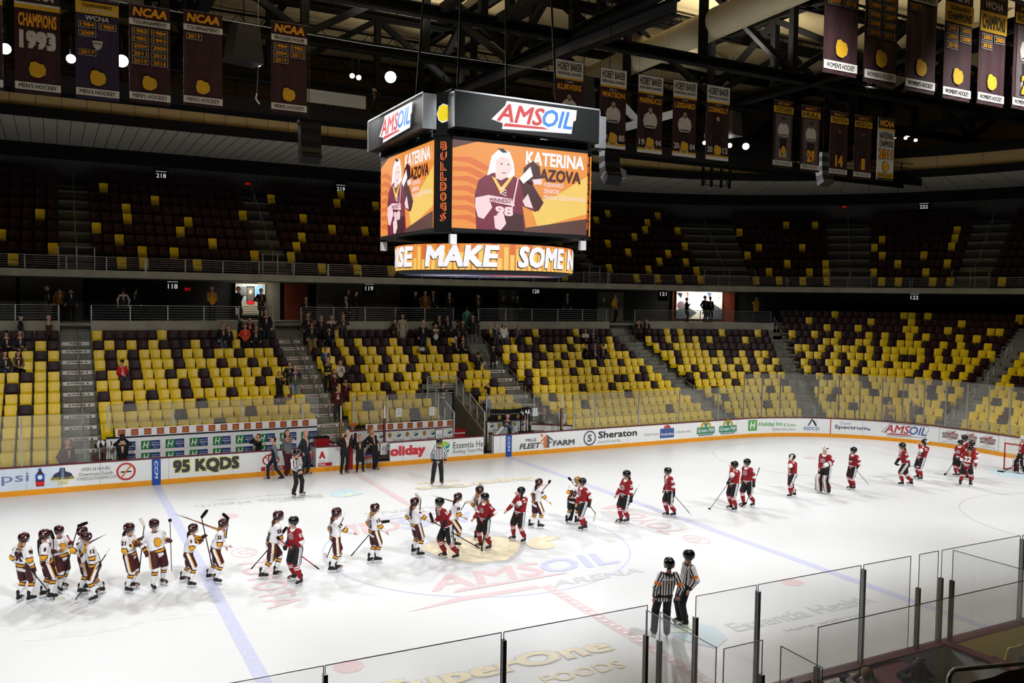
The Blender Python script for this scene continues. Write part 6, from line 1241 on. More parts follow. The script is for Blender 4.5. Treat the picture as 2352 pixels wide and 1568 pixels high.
def part(prims, vox, k, name, parent, mats, fn=None, extra=None, label=None):
    V, Q = nets(prims, vox, k); mi = np.zeros(len(Q), int)
    if fn:
        C = V[Q].mean(1); D = np.empty((len(prims), len(C))); T = np.empty_like(D)
        for i, p in enumerate(prims): D[i], T[i] = prim_d(C, p)
        pid = D.argmin(0); mi = fn(C, pid, T[pid, np.arange(len(C))])
    mb = MB(); V = V.tolist(); Q = Q.tolist(); me = bpy.data.meshes.new(name); mats = list(mats)
    if extra:
        for m_ in extra.mats:
            if m_ not in mats: mats.append(m_)
        o = len(V); V += [list(p) for p in extra.v]; Q += [[o+q for q in f_] for f_ in extra.f]; mi = list(mi)+[mats.index(extra.mats[i]) for i in extra.m]
    me.from_pydata(V, [], Q)
    for m_ in mats: me.materials.append(m_)
    me.polygons.foreach_set('material_index', np.array(mi, dtype=np.int32)); me.polygons.foreach_set('use_smooth', np.ones(len(Q), bool)); me.update()
    o = bpy.data.objects.new(name, me); COL.objects.link(o); o.parent = parent
    if label: o['label'] = label
    return o
def decal(mb, prims, k, o, rt, up, w, h, txt, mat, bold=.03, lift=.012):
    """lettering laid on to the cloth: dropped along the frame normal until it meets the surface"""
    o, rt, up = np.array(o,float), np.array(rt,float), np.array(up,float); nn = np.cross(rt, up); nn /= np.linalg.norm(nn)
    tmp = MB(); tmp.text(lambda x, y, n=0.0: o+rt*x+up*y+nn*(.0*n), -w/2, -h/2, w, h, txt, 0, mat, bold); P = np.array([list(q) for q in tmp.v]); 
    if not len(P): return
    for _ in range(14): P = P-nn*np.clip(field(P, prims, k), -.05, .2)[:,None]*.9
    kk = np.arange(len(P))//max(1, len(P)//(5 if bold else 1)); mb.add((P+nn*(lift+.0012*np.minimum(kk,5))[:,None]).tolist(), tmp.f, mat)
def patch(mb, prims, k, o, rt, up, pts, mat, lift=.01):
    o, rt, up = np.array(o,float), np.array(rt,float), np.array(up,float); nn = np.cross(rt, up); nn /= np.linalg.norm(nn); c = np.mean(pts, axis=0)
    P = np.array([o+rt*c[0]+up*c[1]]+[o+rt*(c[0]+(x-c[0])*s)+up*(c[1]+(y-c[1])*s) for s in (.5,1) for x, y in pts]); n = len(pts)
    for _ in range(14): P = P-nn*np.clip(field(P, prims, k), -.05, .2)[:,None]*.9
    fs = [(0,1+i,1+(i+1)%n) for i in range(n)]+[(1+i,1+n+i,1+n+(i+1)%n,1+(i+1)%n) for i in range(n)]
    mb.add((P+nn*lift).tolist(), fs, mat)
def ik(S_, T_, a, b, pole):
    S_, T_, pole = np.array(S_,float), np.array(T_,float), np.array(pole,float); d = T_-S_; L = np.linalg.norm(d)
    if L > (a+b)*.995: T_ = S_+d/L*(a+b)*.995; d = T_-S_; L = np.linalg.norm(d)
    L = max(L, abs(a-b)+.03); u_ = d/np.linalg.norm(d); x = (a*a-b*b+L*L)/(2*L); h = math.sqrt(max(a*a-x*x, 1e-6)); pl = pole-u_*(pole@u_); pl /= np.linalg.norm(pl)+1e-9
    return S_+u_*x+pl*h, T_
SKIN = M('skin_light',(.80,.60,.50),.55,0,.06,8); SKEYE = M('eye_dark',(.10,.07,.06),.3); SKLIP = M('lip',(.62,.34,.32),.5)
JW = M('jersey_white',(.94,.94,.955),.75,0,.07,7,bump=.15); JR = M('jersey_red',(.56,.045,.085),.75,0,.16,7,bump=.15); JMA = M('jersey_maroon',(.25,.06,.09),.7,0,.1,7); JG = M('jersey_gold',(.90,.65,.14),.7,0,.06,7); JBK = M('cloth_black',(.075,.075,.085),.75,0,.2,7); PMA = M('pants_maroon',(.26,.06,.085),.65,0,.15,7)
HMA = M('helmet_maroon',(.20,.05,.07),.22,0,.05,5,coat=.4); HBK = M('helmet_black',(.05,.05,.055),.22,0,.05,5,coat=.4); BOOT = M('skate_black',(.07,.07,.075),.35,0,.1,9); LACE = M('skate_lace',(.80,.80,.80),.6); HOLD = M('blade_holder',(.88,.89,.90),.4); CAGE = M('cage_wire',(.72,.73,.74),.35,.7); PADW = M('pad_white',(.92,.92,.91),.5,0,.06,5); MASKG = M('mask_gold',(.72,.52,.22),.3,0,.3,9); REFO = M('armband_orange',(.98,.48,.08),.6)
HAIRS = {'br': M('hair_brown',(.26,.17,.11),.6,0,.2,20), 'bl': M('hair_blond',(.62,.47,.28),.6,0,.2,20), 'bk': M('hair_black',(.07,.06,.06),.5,0,.2,20), 'gr': M('hair_grey',(.62,.60,.57),.6,0,.2,20), 'rd': M('hair_auburn',(.34,.17,.10),.6,0,.2,20)}
_CL = {}
def cloth(c):
    k = tuple(c)
    if k not in _CL: _CL[k] = M('clothing_tone_%d' % len(_CL), c, .8, 0, .14, 9)
    return _CL[k]
def headparts(Hc, s):
    H = lambda x, y, z: Hc+np.array((x,y,z))*s
    pr = [cn_(H(0,-.022,.018),H(0,.012,.022),.092*s,.088*s), cn_(H(0,.02,-.03),H(0,.048,-.088),.066*s,.044*s), cn_(H(0,.092,-.012),H(0,.112,-.04),.011*s,.017*s)]
    for x in (-1,1): pr.append(cn_(H(x*.088,-.012,-.01),H(x*.084,-.012,-.04),.018*s,.014*s))
    return pr
def skinfn(Hc, s, mats_n=3):
    def f_(C, pid, t):
        q = (C-Hc)/s; mi = np.zeros(len(C), int)
        for x in (-1,1): mi[(np.hypot(q[:,0]-x*.036, (q[:,2]-.004)*1.3) < .0165) & (q[:,1] > .055)] = 1
        mi[(np.abs(q[:,0]) < .028) & (np.abs(q[:,2]+.078) < .012) & (q[:,1] > .05)] = 2; return mi
    return f_
def fingers(mb, W_, d, side, mat, curl=.35, s=1.0, spread=1.0):
    """palm already in the body; four unequal bent fingers and a thumb"""
    d = np.array(d)/np.linalg.norm(d); up = np.array((0,0,1.0)); lat = np.cross(d, up); lat = lat/(np.linalg.norm(lat)+1e-9); dn = np.cross(lat, d)
    for i, L in enumerate((.066,.076,.071,.055)):
        o = W_+d*.085*s+lat*side*(.030-.020*i)*s; a = o+d*L*.5*s+lat*side*(.010-.007*i)*spread*s; b = a+(d*math.cos(curl)-dn*math.sin(curl)*-1*-1)*L*.5*s
        mb.tube([o.tolist(), a.tolist(), b.tolist()], [.0095*s,.009*s,.007*s], mat, 6)
    o = W_+d*.035*s+lat*side*.034*s; a = o+(d*.7+lat*side*.6+dn*.2)*.04*s; b = a+(d*.9+lat*side*.2)*.03*s; mb.tube([o.tolist(), a.tolist(), b.tolist()], [.012*s,.0105*s,.008*s], mat, 6)
def figure(spec):
    kind, num, hd, root, z0, Ht, fl, fr_, hx, hands, hair, label, look, vox, sit = spec
    R_ = np.array([[math.sin(hd),-math.cos(hd)],[math.cos(hd),math.sin(hd)]])       # world xy -> (right, forward)
    loc2 = lambda p: R_@(np.array(p[:2])-np.array(root))
    skater = kind in ('home','away','ref','linesman','home goalie','away goalie'); sk = .075 if skater else 0.0
    helm = skater; s = (Ht-sk-(.03 if helm else 0.0))/1.70; s = max(.5, min(1.2, s)); sit = bool(sit)
    if sit: s = spec[5]
    e = empty('person', (root[0],root[1],z0), hd-math.pi/2, label, 'person')
    hips = None; A = {}; ank_z = .085*s+sk
    feet = {}
    a, b = loc2(fl), loc2(fr_)
    if a[0] > b[0]: a, b = b, a
    feet[-1], feet[1] = a, b; hd2 = loc2(hx); mid = (a+b)/2
    if sit:
        pel = np.array((0,-.05,.53*s)); feet[-1] = np.array((-.12,.36)); feet[1] = np.array((.12,.36)); Hc = pel+np.array((0,.04,.74*s))
    else:
        pxy = mid*.7+hd2*.3; mx = max(np.linalg.norm(feet[q]-pxy-np.array((q*.09*s,0))) for q in (-1,1)); leg = .845*s
        pel = np.array((pxy[0],pxy[1], ank_z+math.sqrt(max((leg*.975)**2-mx**2, (.55*s)**2)))); Hc = np.array((hd2[0],hd2[1],Ht-(.135 if helm else .115)*s))
        if Hc[2]-pel[2] > .80*s: Hc[2] = pel[2]+.80*s
    spine = Hc-np.array((0,.03,.19*s))-pel; nb = pel+spine; chest = pel+spine*.66; upv = spine/np.linalg.norm(spine); RX = np.array((1.0,0,0))
    SH = {q: nb+RX*q*.165*s-upv*.055*s for q in (-1,1)}; HP = {q: pel+RX*q*.085*s for q in (-1,1)}
    EL, WR, HD = {}, {}, {}; bare = {}
    for q in (-1,1):
        t = hands.get(q) if isinstance(hands, dict) else None
        if t is None: T_ = SH[q]+np.array((q*.09,.06,-.535))*s; bare[q] = True
        elif isinstance(t, str):
            T_ = {'front': np.array((q*.05,.24,.62)), 'cross': np.array((-q*.13,.20,.36)), 'pocket': np.array((q*.17,.09,.05)), 'clap': np.array((q*.02,.30,.34)), 'face': np.array((q*.05,.14,.62)), 'lap': np.array((q*.06,.30,.10)), 'hip': np.array((q*.24,.02,.12)), 'phone': np.array((q*.03,.24,.30)), 'back': np.array((q*.06,-.16,.02)), 'rail': np.array((q*.25,.32,.16))}[t]*s+pel; bare[q] = True
        else:
            w = loc2(t); T_ = np.array((w[0],w[1],t[2]-z0)); bare[q] = bool(t[3])
        d0 = T_-SH[q]; L = np.linalg.norm(d0); T_w = T_-d0/max(L,1e-6)*.07*s
        EL[q], WR[q] = ik(SH[q], T_w, .285*s, .255*s, (q*.55,-.55,-.75)); HD[q] = T_-EL[q]; HD[q] = HD[q]/np.linalg.norm(HD[q])
    KN, AN = {}, {}
    for q in (-1,1):
        AN[q] = np.array((feet[q][0],feet[q][1],ank_z)); KN[q], AN[q] = ik(HP[q], AN[q], .43*s, .42*s, (q*.12,1,.25 if sit else .05))
    # body
    pr = headparts(Hc, s)+[cn_(nb-upv*.05*s, Hc-np.array((0,.01,.07*s)), .054*s, .05*s), cn_(pel, chest, .105*s, .115*s), cn_(chest, nb-upv*.05*s, .115*s, .075*s), cn_(SH[-1], SH[1], .06*s), cn_(HP[-1], HP[1], .085*s)]
    ex = MB()
    for q in (-1,1):
        pr += [cn_(SH[q],EL[q],.046*s,.038*s), cn_(EL[q],WR[q],.038*s,.026*s), cn_(HP[q],KN[q],.078*s,.052*s), cn_(KN[q],AN[q],.052*s,.036*s), cn_(AN[q]+np.array((0,-.03,-.04))*s, AN[q]+np.array((0,.13,-.05))*s, .036*s, .03*s)]
        if bare[q]:
            pr += [cn_(WR[q], WR[q]+HD[q]*.075*s, .029*s, .036*s)]; fingers(ex, WR[q], HD[q], -q, SKIN, .5 if kind == 'plain' else .35, s)
    lk = look
    def turn(P): return P
    part(pr, vox*1.15, .02*s, 'body', e, (SKIN, SKEYE, SKLIP), skinfn(Hc, s), ex)
    H = lambda x, y, z: Hc+np.array((x,y,z))*s
    foot_dir = {q: np.array((q*.22,1.0,0))/1.02 for q in (-1,1)}
    if skater:
        home = kind.startswith('home'); ref = kind in ('ref','linesman'); goalie = kind.endswith('goalie')
        hm = HMA if home else HBK
        # helmet and cage
        if goalie:
            mk = MASKG if home else PADW
            up_ = .06 if not home else 0.0
            part([cn_(H(0,-.02,.03+up_),H(0,.02,.035+up_),.128*s,.122*s), cn_(H(0,.0,-.03+up_),H(0,.03,-.06+up_),.118*s,.09*s)] if home else [cn_(H(0,-.03,.05),H(0,.01,.075),.125*s,.118*s)], vox, .03, 'helmet', e, (mk, hm), lambda C,p,t: ((np.sin(C[:,0]*60)*np.sin(C[:,2]*50) > .55)*1))
        else:
            hl = part([cn_(H(0,-.03,.032),H(0,.022,.040),.122*s,.118*s), cn_(H(0,-.07,-.02),H(0,-.06,-.045),.075*s,.06*s)]+[cn_(H(q*.072,-.012,.0),H(q*.080,-.008,-.055),.05*s,.036*s) for q in (-1,1)], vox, .025*s, 'helmet', e, (hm, LACE), (lambda C,p,t: ((np.abs(np.hypot((C[:,1]-Hc[1])/s+.05,(C[:,2]-Hc[2])/s-.05)) < .022) & (np.abs(C[:,0]-Hc[0]) > .08*s))*1) if home else None)
            if not ref:
                mb = MB()
                for x in (-.075,-.045,-.015,.015,.045,.075):
                    yo = .0-.05*(x/.075)**2; mb.tube([H(x*.95,.118+yo,.02).tolist(),H(x,.142+yo,-.03).tolist(),H(x,.138+yo,-.08).tolist(),H(x*.8,.105+yo*.6,-.125).tolist()], .0035*s, CAGE, 4, False)
                for z, w_, yb in ((.0,.09,.132),(-.035,.095,.142),(-.07,.09,.14),(-.105,.075,.122)): mb.tube([H(x*w_,yb-.06*x*x,z).tolist() for x in (-1,-.5,0,.5,1)], .0035*s, CAGE, 4, False)
                mb.build('face_cage', e)
            else:
                mb = MB(); mb.add([H(x*.098,.125-.055*x*x,z).tolist() for z in (-.045,.03) for x in (-1,-.6,0,.6,1)], [(i,i+1,i+6,i+5) for i in range(4)], Mglass('visor_clear',.04)); mb.build('visor', e)
        # hair
        if hair:
            hm_ = HAIRS[hair[:2]]; long = hair.endswith('long'); side = -1 if hair.find('front') > 0 else 0
            if side: ch = [H(-.06,.02,-.10),H(-.12,.10,-.20),H(-.13,.14,-.34),H(-.12,.15,-.46)]
            else: ch = [H(0,-.10,-.07),H(.01,-.135,-.15),H(.015,-.14,-.27),H(.02,-.15,-.42 if long else -.30)]
            part([cn_(ch[0],ch[1],.04*s,.042*s), cn_(ch[1],ch[2],.042*s,.036*s), cn_(ch[2],ch[3],.036*s,.016*s)], max(vox*.8,.011), .02, 'hair', e, (hm_,))
        # sweater
        hem = pel-upv*.055*s; w1 = 1.06 if goalie else 1.0
        slim = .84 if ref else 1.0
        jp = [cn_(hem+RX*q*.078*s, chest+RX*q*.092*s, .135*s*slim*w1, .130*s*slim*w1) for q in (-1,1)]+[cn_(hem+upv*.02, nb-upv*.09*s, .130*s*slim*w1, .112*s)]
        jp += [cn_(chest+RX*q*.09*s, SH[q]-RX*q*.02*s-upv*.01*s, .125*s*slim, .092*s*slim) for q in (-1,1)]
        o_arm = len(jp)
        for q in (-1,1): jp += [cn_(SH[q]-upv*.01, EL[q], .094*s*slim*w1, .078*s*slim), cn_(EL[q], WR[q]-HD[q]*.02*s, .078*s*slim, .054*s)]
        ex = MB(); kk = .04*s; zax = upv
        def sweater(C, pid, t):
            mi = np.zeros(len(C), int); hgt = ((C-hem)@zax)/s; arm = pid >= o_arm; fore = (pid-o_arm)%2 == 1; tor = ~arm
            dn = np.linalg.norm(C-nb, axis=1)/s
            if ref:
                lat = (C[:,0]-nb[0])/s; mi[tor] = (np.floor(lat[tor]/.030+50).astype(int) % 2)
                for i, q in enumerate((-1,1)):
                    for f_, (a_, b_) in enumerate(((SH[q],EL[q]),(EL[q],WR[q]))):
                        sel = pid == o_arm+2*i+f_; dv = (b_-a_)/np.linalg.norm(b_-a_); sd = np.cross(dv, np.array((0,1.0,0)) if abs(dv[1]) < .8 else RX); sd /= np.linalg.norm(sd); mi[sel] = (np.floor((((C[sel]-a_)@sd)/s)/.032+50.5).astype(int) % 2)
                if kind == 'ref': mi[arm & ~fore & (t > .62) & (t < .86)] = 2
                mi[arm & fore & (t > .90)] = 1; mi[(dn < .115) & tor] = 1; mi[tor & (hgt < -.10)] = 1
            elif home:
                mi[tor & (hgt > .015) & (hgt < .125)] = 1; mi[tor & (hgt > .047) & (hgt < .096)] = 2
                mi[arm & ~fore & (t > .80)] = 1; mi[arm & ~fore & (t > .90)] = 2; mi[arm & fore & (t < .16)] = 2; mi[arm & fore & (t >= .16) & (t < .30)] = 1; mi[(dn < .098) & tor] = 1
            else:
                mi[tor & (hgt > .02) & (hgt < .105)] = 1; mi[tor & (hgt > .05) & (hgt < .075)] = 3
                mi[arm & ~fore & (t > .86)] = 1; mi[arm & fore & (t < .10)] = 0; mi[arm & fore & (t > .10) & (t < .24)] = 1; mi[tor & (dn < .125) & (C[:,1] > nb[1]+.01)] = 1
            return mi
        jm = {'h': (JW,JMA,JG), 'a': (JR,JW,JG,JBK), 'r': (JW,JBK,REFO)}['r' if ref else ('h' if home else 'a')]
        inkn = JMA if home else JW
        if num and not ref:
            decal(ex, jp, kk, nb-upv*.27*s+np.array((0,-.5,0)), (1,0,0), upv, (.15 if len(num) == 1 else .29)*s, .26*s, num, inkn, .05)
            decal(ex, jp, kk, nb-upv*.095*s+np.array((0,-.5,0)), (1,0,0), upv, .22*s, .05*s, {'98':'MRAZOVA','22b':'PIHLMAN'}.get(num, 'PLAYER') if num == '98' else 'SKATER', inkn, .02) if num == '98' else None
            for q in (-1,1):
                m_ = SH[q]*.45+EL[q]*.55; dv = (SH[q]-EL[q])/np.linalg.norm(SH[q]-EL[q]); rt = np.array((0,q*1.0,0)); rt = rt-dv*(rt@dv); rt /= np.linalg.norm(rt); nv = np.cross(rt, dv)
                decal(ex, jp, kk, m_+nv*.3+dv*.05*s, rt, dv, (.06 if len(num) == 1 else .12)*s, .105*s, num, inkn, .045)
            if home:
                pts = [(-.09,-.08),(-.10,.02),(-.08,.09),(-.02,.11),(.06,.09),(.10,.02),(.09,-.06),(.02,-.11),(-.04,-.11)]
                patch(ex, jp, kk, chest+np.array((0,.5,0))-upv*.03*s, (-1,0,0), upv, [(x*1.1*s,y*1.1*s) for x,y in pts], JMA, .008); patch(ex, jp, kk, chest+np.array((0,.5,0))-upv*.03*s, (-1,0,0), upv, [(x*s,y*s) for x,y in pts], JG, .014)
            else:
                o = chest+np.array((0,.5,0))-upv*.03*s
                patch(ex, jp, kk, o, (-1,0,0), upv, [(.115*s*math.cos(a),.085*s*math.sin(a)) for a in np.linspace(0,6.1,14)], JW, .008); patch(ex, jp, kk, o, (-1,0,0), upv, [(.095*s*math.cos(a),.065*s*math.sin(a)) for a in np.linspace(0,6.1,14)], JR, .014); patch(ex, jp, kk, o, (-1,0,0), upv, [(.065*s*math.cos(a),.042*s*math.sin(a)) for a in np.linspace(0,6.1,12)], JW, .020); decal(ex, jp, kk, o, (-1,0,0), upv, .09*s, .05*s, 'STC', NAVY, .03, .026)
        if kind == 'ref' and num: decal(ex, jp, kk, nb-upv*.16*s+np.array((0,-.5,0)), (1,0,0), upv, .27*s, .055*s, num, JW, .05)
        part(jp, vox, kk, 'jersey', e, jm, sweater, ex)
        # pants
        fat = 1.12 if goalie else 1.0
        if ref:
            pp = [cn_(HP[-1],HP[1],.118*s)]
            for q in (-1,1): pp += [cn_(HP[q]+RX*q*.01,KN[q],.105*s,.085*s), cn_(KN[q],AN[q]-np.array((0,0,.01)),.085*s,.076*s)]
            part(pp, vox, .03*s, 'trousers', e, (JBK,))
        else:
            pp = [cn_(HP[-1]-upv*.03*s,HP[1]-upv*.03*s,.135*s*fat)]
            for q in (-1,1): pp += [cn_(HP[q]+RX*q*.022*s, HP[q]*.14+KN[q]*.86+RX*q*.01*s, .124*s*fat, .118*s)]
            def pfn(C, pid, t):
                mi = np.zeros(len(C), int)
                for i, q in enumerate((-1,1)):
                    sel = pid == 1+i; dv = KN[q]-HP[q]; L = np.linalg.norm(dv); ax_ = HP[q]+np.outer(np.clip(((C-HP[q])@dv)/L/L,0,1), dv); fwd = C[:,1]-ax_[:,1]; out = (C[:,0]-ax_[:,0])*q > .03
                    if home: mi[sel & out & (np.abs(fwd) < .036*s)] = 1; mi[sel & out & (fwd > .020*s) & (fwd < .044*s)] = 2
                    else: mi[sel & out & (np.abs(fwd-.022*s) < .014*s)] = 1; mi[sel & out & (np.abs(fwd+.024*s) < .014*s)] = 1
                return mi
            part(pp, vox, .02*s, 'hockey_pants', e, (PMA if home and not goalie else (JBK if not home or goalie else PMA), JW, JG), pfn)
            for q in (-1,1):
                sp = [cn_(HP[q]*.2+KN[q]*.8, KN[q], .088*s, .084*s), cn_(KN[q]+np.array((0,.012,0)), KN[q]*.5+AN[q]*.5, .086*s, .076*s), cn_(KN[q]*.5+AN[q]*.5, AN[q]+np.array((0,0,.06*s)), .076*s, .060*s)]
                def sfn(C, pid, t, q=q):
                    g = ((KN[q]-C)@((KN[q]-AN[q])/np.linalg.norm(KN[q]-AN[q])))/s; mi = np.zeros(len(C), int)
                    if home: mi[(g > .055) & (g < .165)] = 1; mi[(g > .088) & (g < .135)] = 2
                    else: mi[(g > .04) & (g < .13)] = 1; mi[(g > .07) & (g < .098)] = 0
                    return mi
                part(sp, vox, .02*s, 'sock', e, (JW,JMA,JG) if home else (JR,JW), sfn)
                if goalie:
                    fd = np.array((0,1.0,0)); top = HP[q]*.30+KN[q]*.70+fd*.10; bt = AN[q]+fd*.13-np.array((0,0,.03)); kd = KN[q]+fd*.11; lp = []
                    for xo in (-.075,.0,.075): lp += [cn_(top+RX*xo*s,kd+RX*xo*s,.058*s), cn_(kd+RX*xo*s,bt+RX*(xo*1.15)*s,.060*s,.058*s)]
                    part(lp, vox, .02, 'leg_pad', e, (PADW, JBK, JR if not home else JMA), lambda C, pid, t, q=q: (np.where(np.abs(C[:,0]-KN[q][0])/s > .085, 1, 0)+np.where((np.abs(np.abs(C[:,0]-KN[q][0])/s-.052) < .012), 2, 0)) if not home else np.where(C[:,1]-KN[q][1] < .09, 1, 0))
        for q in (-1,1):
            a_ = AN[q]; fd = foot_dir[q]; bp = [cn_(a_+np.array((0,-.012,.115*s)), a_+np.array((0,-.008,-.02)), .056*s,.052*s), cn_(a_-fd*.045*s+np.array((0,0,-.045*s)), a_+fd*.145*s+np.array((0,0,-.052*s)), .044*s,.038*s), cn_(a_+fd*.02*s, a_+fd*.10*s+np.array((0,0,-.035*s)), .046*s, .040*s)]
            sk_ = part(bp, vox, .02*s, 'skate', e, (BOOT,LACE), lambda C,p,t,a_=a_,fd=fd: ((((C-a_)@fd) > .022*s) & (((C-a_)@fd) < .095*s) & (C[:,2]-a_[2] > -.03*s) & (np.abs((C-a_)@np.array((fd[1],-fd[0],0))) < .028*s))*1)
            mb = MB(); zb = -(a_[2]); bse = a_.copy(); lt = np.array((fd[1],-fd[0],0))*.006
            def blade(z0_, z1_, y0_, y1_, w_, mt):
                l2 = lt/.006*w_; P = []
                for z in (z0_,z1_):
                    for y in (y0_,y1_):
                        for sg in (-1,1): P.append((a_+fd*y+l2*sg+np.array((0,0,z))).tolist())
                mb.add(P, [(0,1,3,2),(4,6,7,5),(0,4,5,1),(2,3,7,6),(0,2,6,4),(1,5,7,3)], mt)
            blade(zb+.004, zb+.022, -.10*s, .175*s, .003, STEEL); blade(zb+.02, -.075*s, -.085*s, -.02*s, .011, HOLD); blade(zb+.02, -.075*s, .075*s, .145*s, .011, HOLD); mb.build('skate_blade', sk_, 'white holder and steel blade')
            if not ref and not bare[q]:
                big = 1.45 if goalie else 1.0; w_ = WR[q]; d = HD[q]; gm = PMA if home else JBK
                lat = np.cross(d, (0,0,1.0)); lat = lat/(np.linalg.norm(lat)+1e-9); gp_ = [cn_(w_-d*.085*s, w_-d*.0*s, .068*s*big,.056*s*big), cn_(w_+d*.01*s, w_+d*.085*s, .050*s*big,.052*s*big)]
                for i in range(4): o = w_+d*.085*s+lat*(.036-.024*i)*s*big; gp_.append(cn_(o, o+d*.045*s+np.cross(lat,d)*-.03*s*(1 if True else 0), .020*s*big,.018*s*big))
                gp_.append(cn_(w_+d*.03*s-lat*q*-.045*s, w_+d*.09*s-lat*q*-.06*s, .022*s,.018*s))
                part(gp_, vox*.9, .012, 'glove', e, (PADW if goalie else gm, JG if home else gm), (lambda C,p,t: ((p == 0) & (t > .25) & (t < .75))*1))
    else:
        c_top, c_bot, coat, hat, st = num
        top, bot = cloth(c_top), cloth(c_bot); hem = pel-np.array((0,0,.03*s)); jp = [cn_(hem+RX*q*.062*s, chest+RX*q*.072*s, .112*s,.112*s) for q in (-1,1)]+[cn_(hem, nb-upv*.07*s, .112*s,.085*s)]+[cn_(chest+RX*q*.07*s, SH[q]-RX*q*.02*s-upv*.01*s, .105*s,.072*s) for q in (-1,1)]
        o_arm = len(jp)
        for q in (-1,1): jp += [cn_(SH[q]-upv*.01, EL[q], .068*s,.055*s), cn_(EL[q], WR[q]-HD[q]*.01, .055*s,.042*s)]
        if coat and not sit: jp += [cn_(hem+RX*q*.06*s, hem+RX*q*.075*s-np.array((0,0,coat*s)), .112*s,.118*s) for q in (-1,1)]+[cn_(hem, hem-np.array((0,0,coat*s)), .11*s,.12*s)]
        acc = cloth(st[0]) if st else top
        def jf(C, pid, t):
            mi = np.zeros(len(C), int); g = ((C-hem)@upv)/s
            if not st: return mi
            if st[1] == 'shirt': lat = np.abs(C[:,0]-chest[0])/s; fr0 = C[:,1] > pel[1]+.02; up0 = (g > .10); mi[fr0 & up0 & (lat < .012+(g-.10)*.16) & (pid < o_arm)] = 1; mi[fr0 & up0 & (lat < .020) & (pid < o_arm)] = 2
            if st[1] == 'yoke': mi[(g > .34)] = 1
            if st[1] == 'band': mi[(pid < o_arm) & (g > .02) & (g < .10)] = 1; mi[(pid >= o_arm) & ((pid-o_arm) % 2 == 1) & (t > .2) & (t < .5)] = 1
            if st[1] == 'sleeve': mi[(pid >= o_arm) & (pid < o_arm+4)] = 1
            if st[1] == 'stripe': mi[(pid >= o_arm) & (pid < o_arm+4) & (np.abs(C[:,0]) > .19*s)] = 1; mi[(g > .42)] = 1
            if st[1] == 'crest': mi[(np.hypot(C[:,0]/s,(g-.24)) < .07) & (C[:,1] > chest[1])] = 1
            if st[1] == 'collar': mi[(np.linalg.norm(C-nb,axis=1) < .11*s)] = 1
            return mi
        part(jp, vox, .03*s, 'jacket' if coat < .3 else 'coat', e, (top, acc, cloth(st[2]) if st and len(st) > 2 else acc), jf)
        pp = [cn_(HP[-1],HP[1],.098*s)]
        for q in (-1,1): pp += [cn_(HP[q],KN[q],.088*s,.068*s), cn_(KN[q],AN[q]-np.array((0,0,.01)),.066*s,.054*s)]
        part(pp, vox, .025*s, 'trousers', e, (bot,))
        for q in (-1,1):
            a_ = AN[q]; fd = foot_dir[q]; part([cn_(a_-fd*.045*s+np.array((0,0,-.045*s)), a_+fd*.15*s+np.array((0,0,-.052*s)), .040*s,.033*s), cn_(a_, a_-np.array((0,0,.03)), .045*s)], vox, .02, 'shoe', e, (JBK,))
        if hair:
            hm_ = HAIRS[hair[:2]]; hp = [cn_(H(0,-.032,.028),H(0,-.002,.052),.094*s,.078*s), cn_(H(0,-.05,-.01),H(0,-.055,-.05),.075*s,.06*s)]
            if hair.endswith('long'): hp += [cn_(H(q*.065,-.045,.0),H(q*.085,-.035,-.24),.048*s,.04*s) for q in (-1,1)]+[cn_(H(0,-.07,-.05),H(0,-.085,-.26),.07*s,.055*s)]
            part(hp, vox, .03*s, 'hair', e, (hm_,))
        if hat:
            hc = cloth(hat[0])
            if hat[1] == 'cap': part([cn_(H(0,-.015,.045),H(0,.0,.062),.100*s,.09*s), cn_(H(0,.06,.05),H(0,.15,.04),.05*s,.03*s)], vox, .02, 'cap', e, (hc,))
            elif hat[1] == 'phones':
                mb = MB(); mb.tube([H(.10*math.cos(a),-.01,.02+.115*math.sin(a)).tolist() for a in np.linspace(0,math.pi,12)], .010*s, INK, 6); [mb.tube([H(q*.085,-.01,-.01).tolist(),H(q*.115,-.01,-.01).tolist()], .04*s, INK, 12) for q in (-1,1)]; mb.build('headphones', e)
            elif hat[1] == 'glasses':
                mb = MB(); mb.tube([H(-.085,.06,.075).tolist(),H(-.05,.085,.09).tolist(),H(0,.09,.09).tolist(),H(.05,.085,.09).tolist(),H(.085,.06,.075).tolist()], .012*s, INK, 6); mb.build('sunglasses', e)
            else: part([cn_(H(0,-.015,.04),H(0,-.0,.07),.102*s,.085*s), cn_(H(0,-.02,.15),H(0,-.02,.17),.03*s)], vox, .02, 'knit_hat', e, (hc, cloth(hat[2]) if len(hat) > 2 else hc), lambda C,p,t: ((p == 1) | (np.floor((C[:,2]-Hc[2])/.035) % 3 == 0))*1)
    return e
STK = {'k': (INK, INK), 'w': (DARK, M('blade_tape_white',(.86,.85,.80),.6)), 'r': (M('stick_red',(.62,.08,.09),.4), INK), 'g': (M('stick_grey',(.45,.46,.46),.4), INK)}
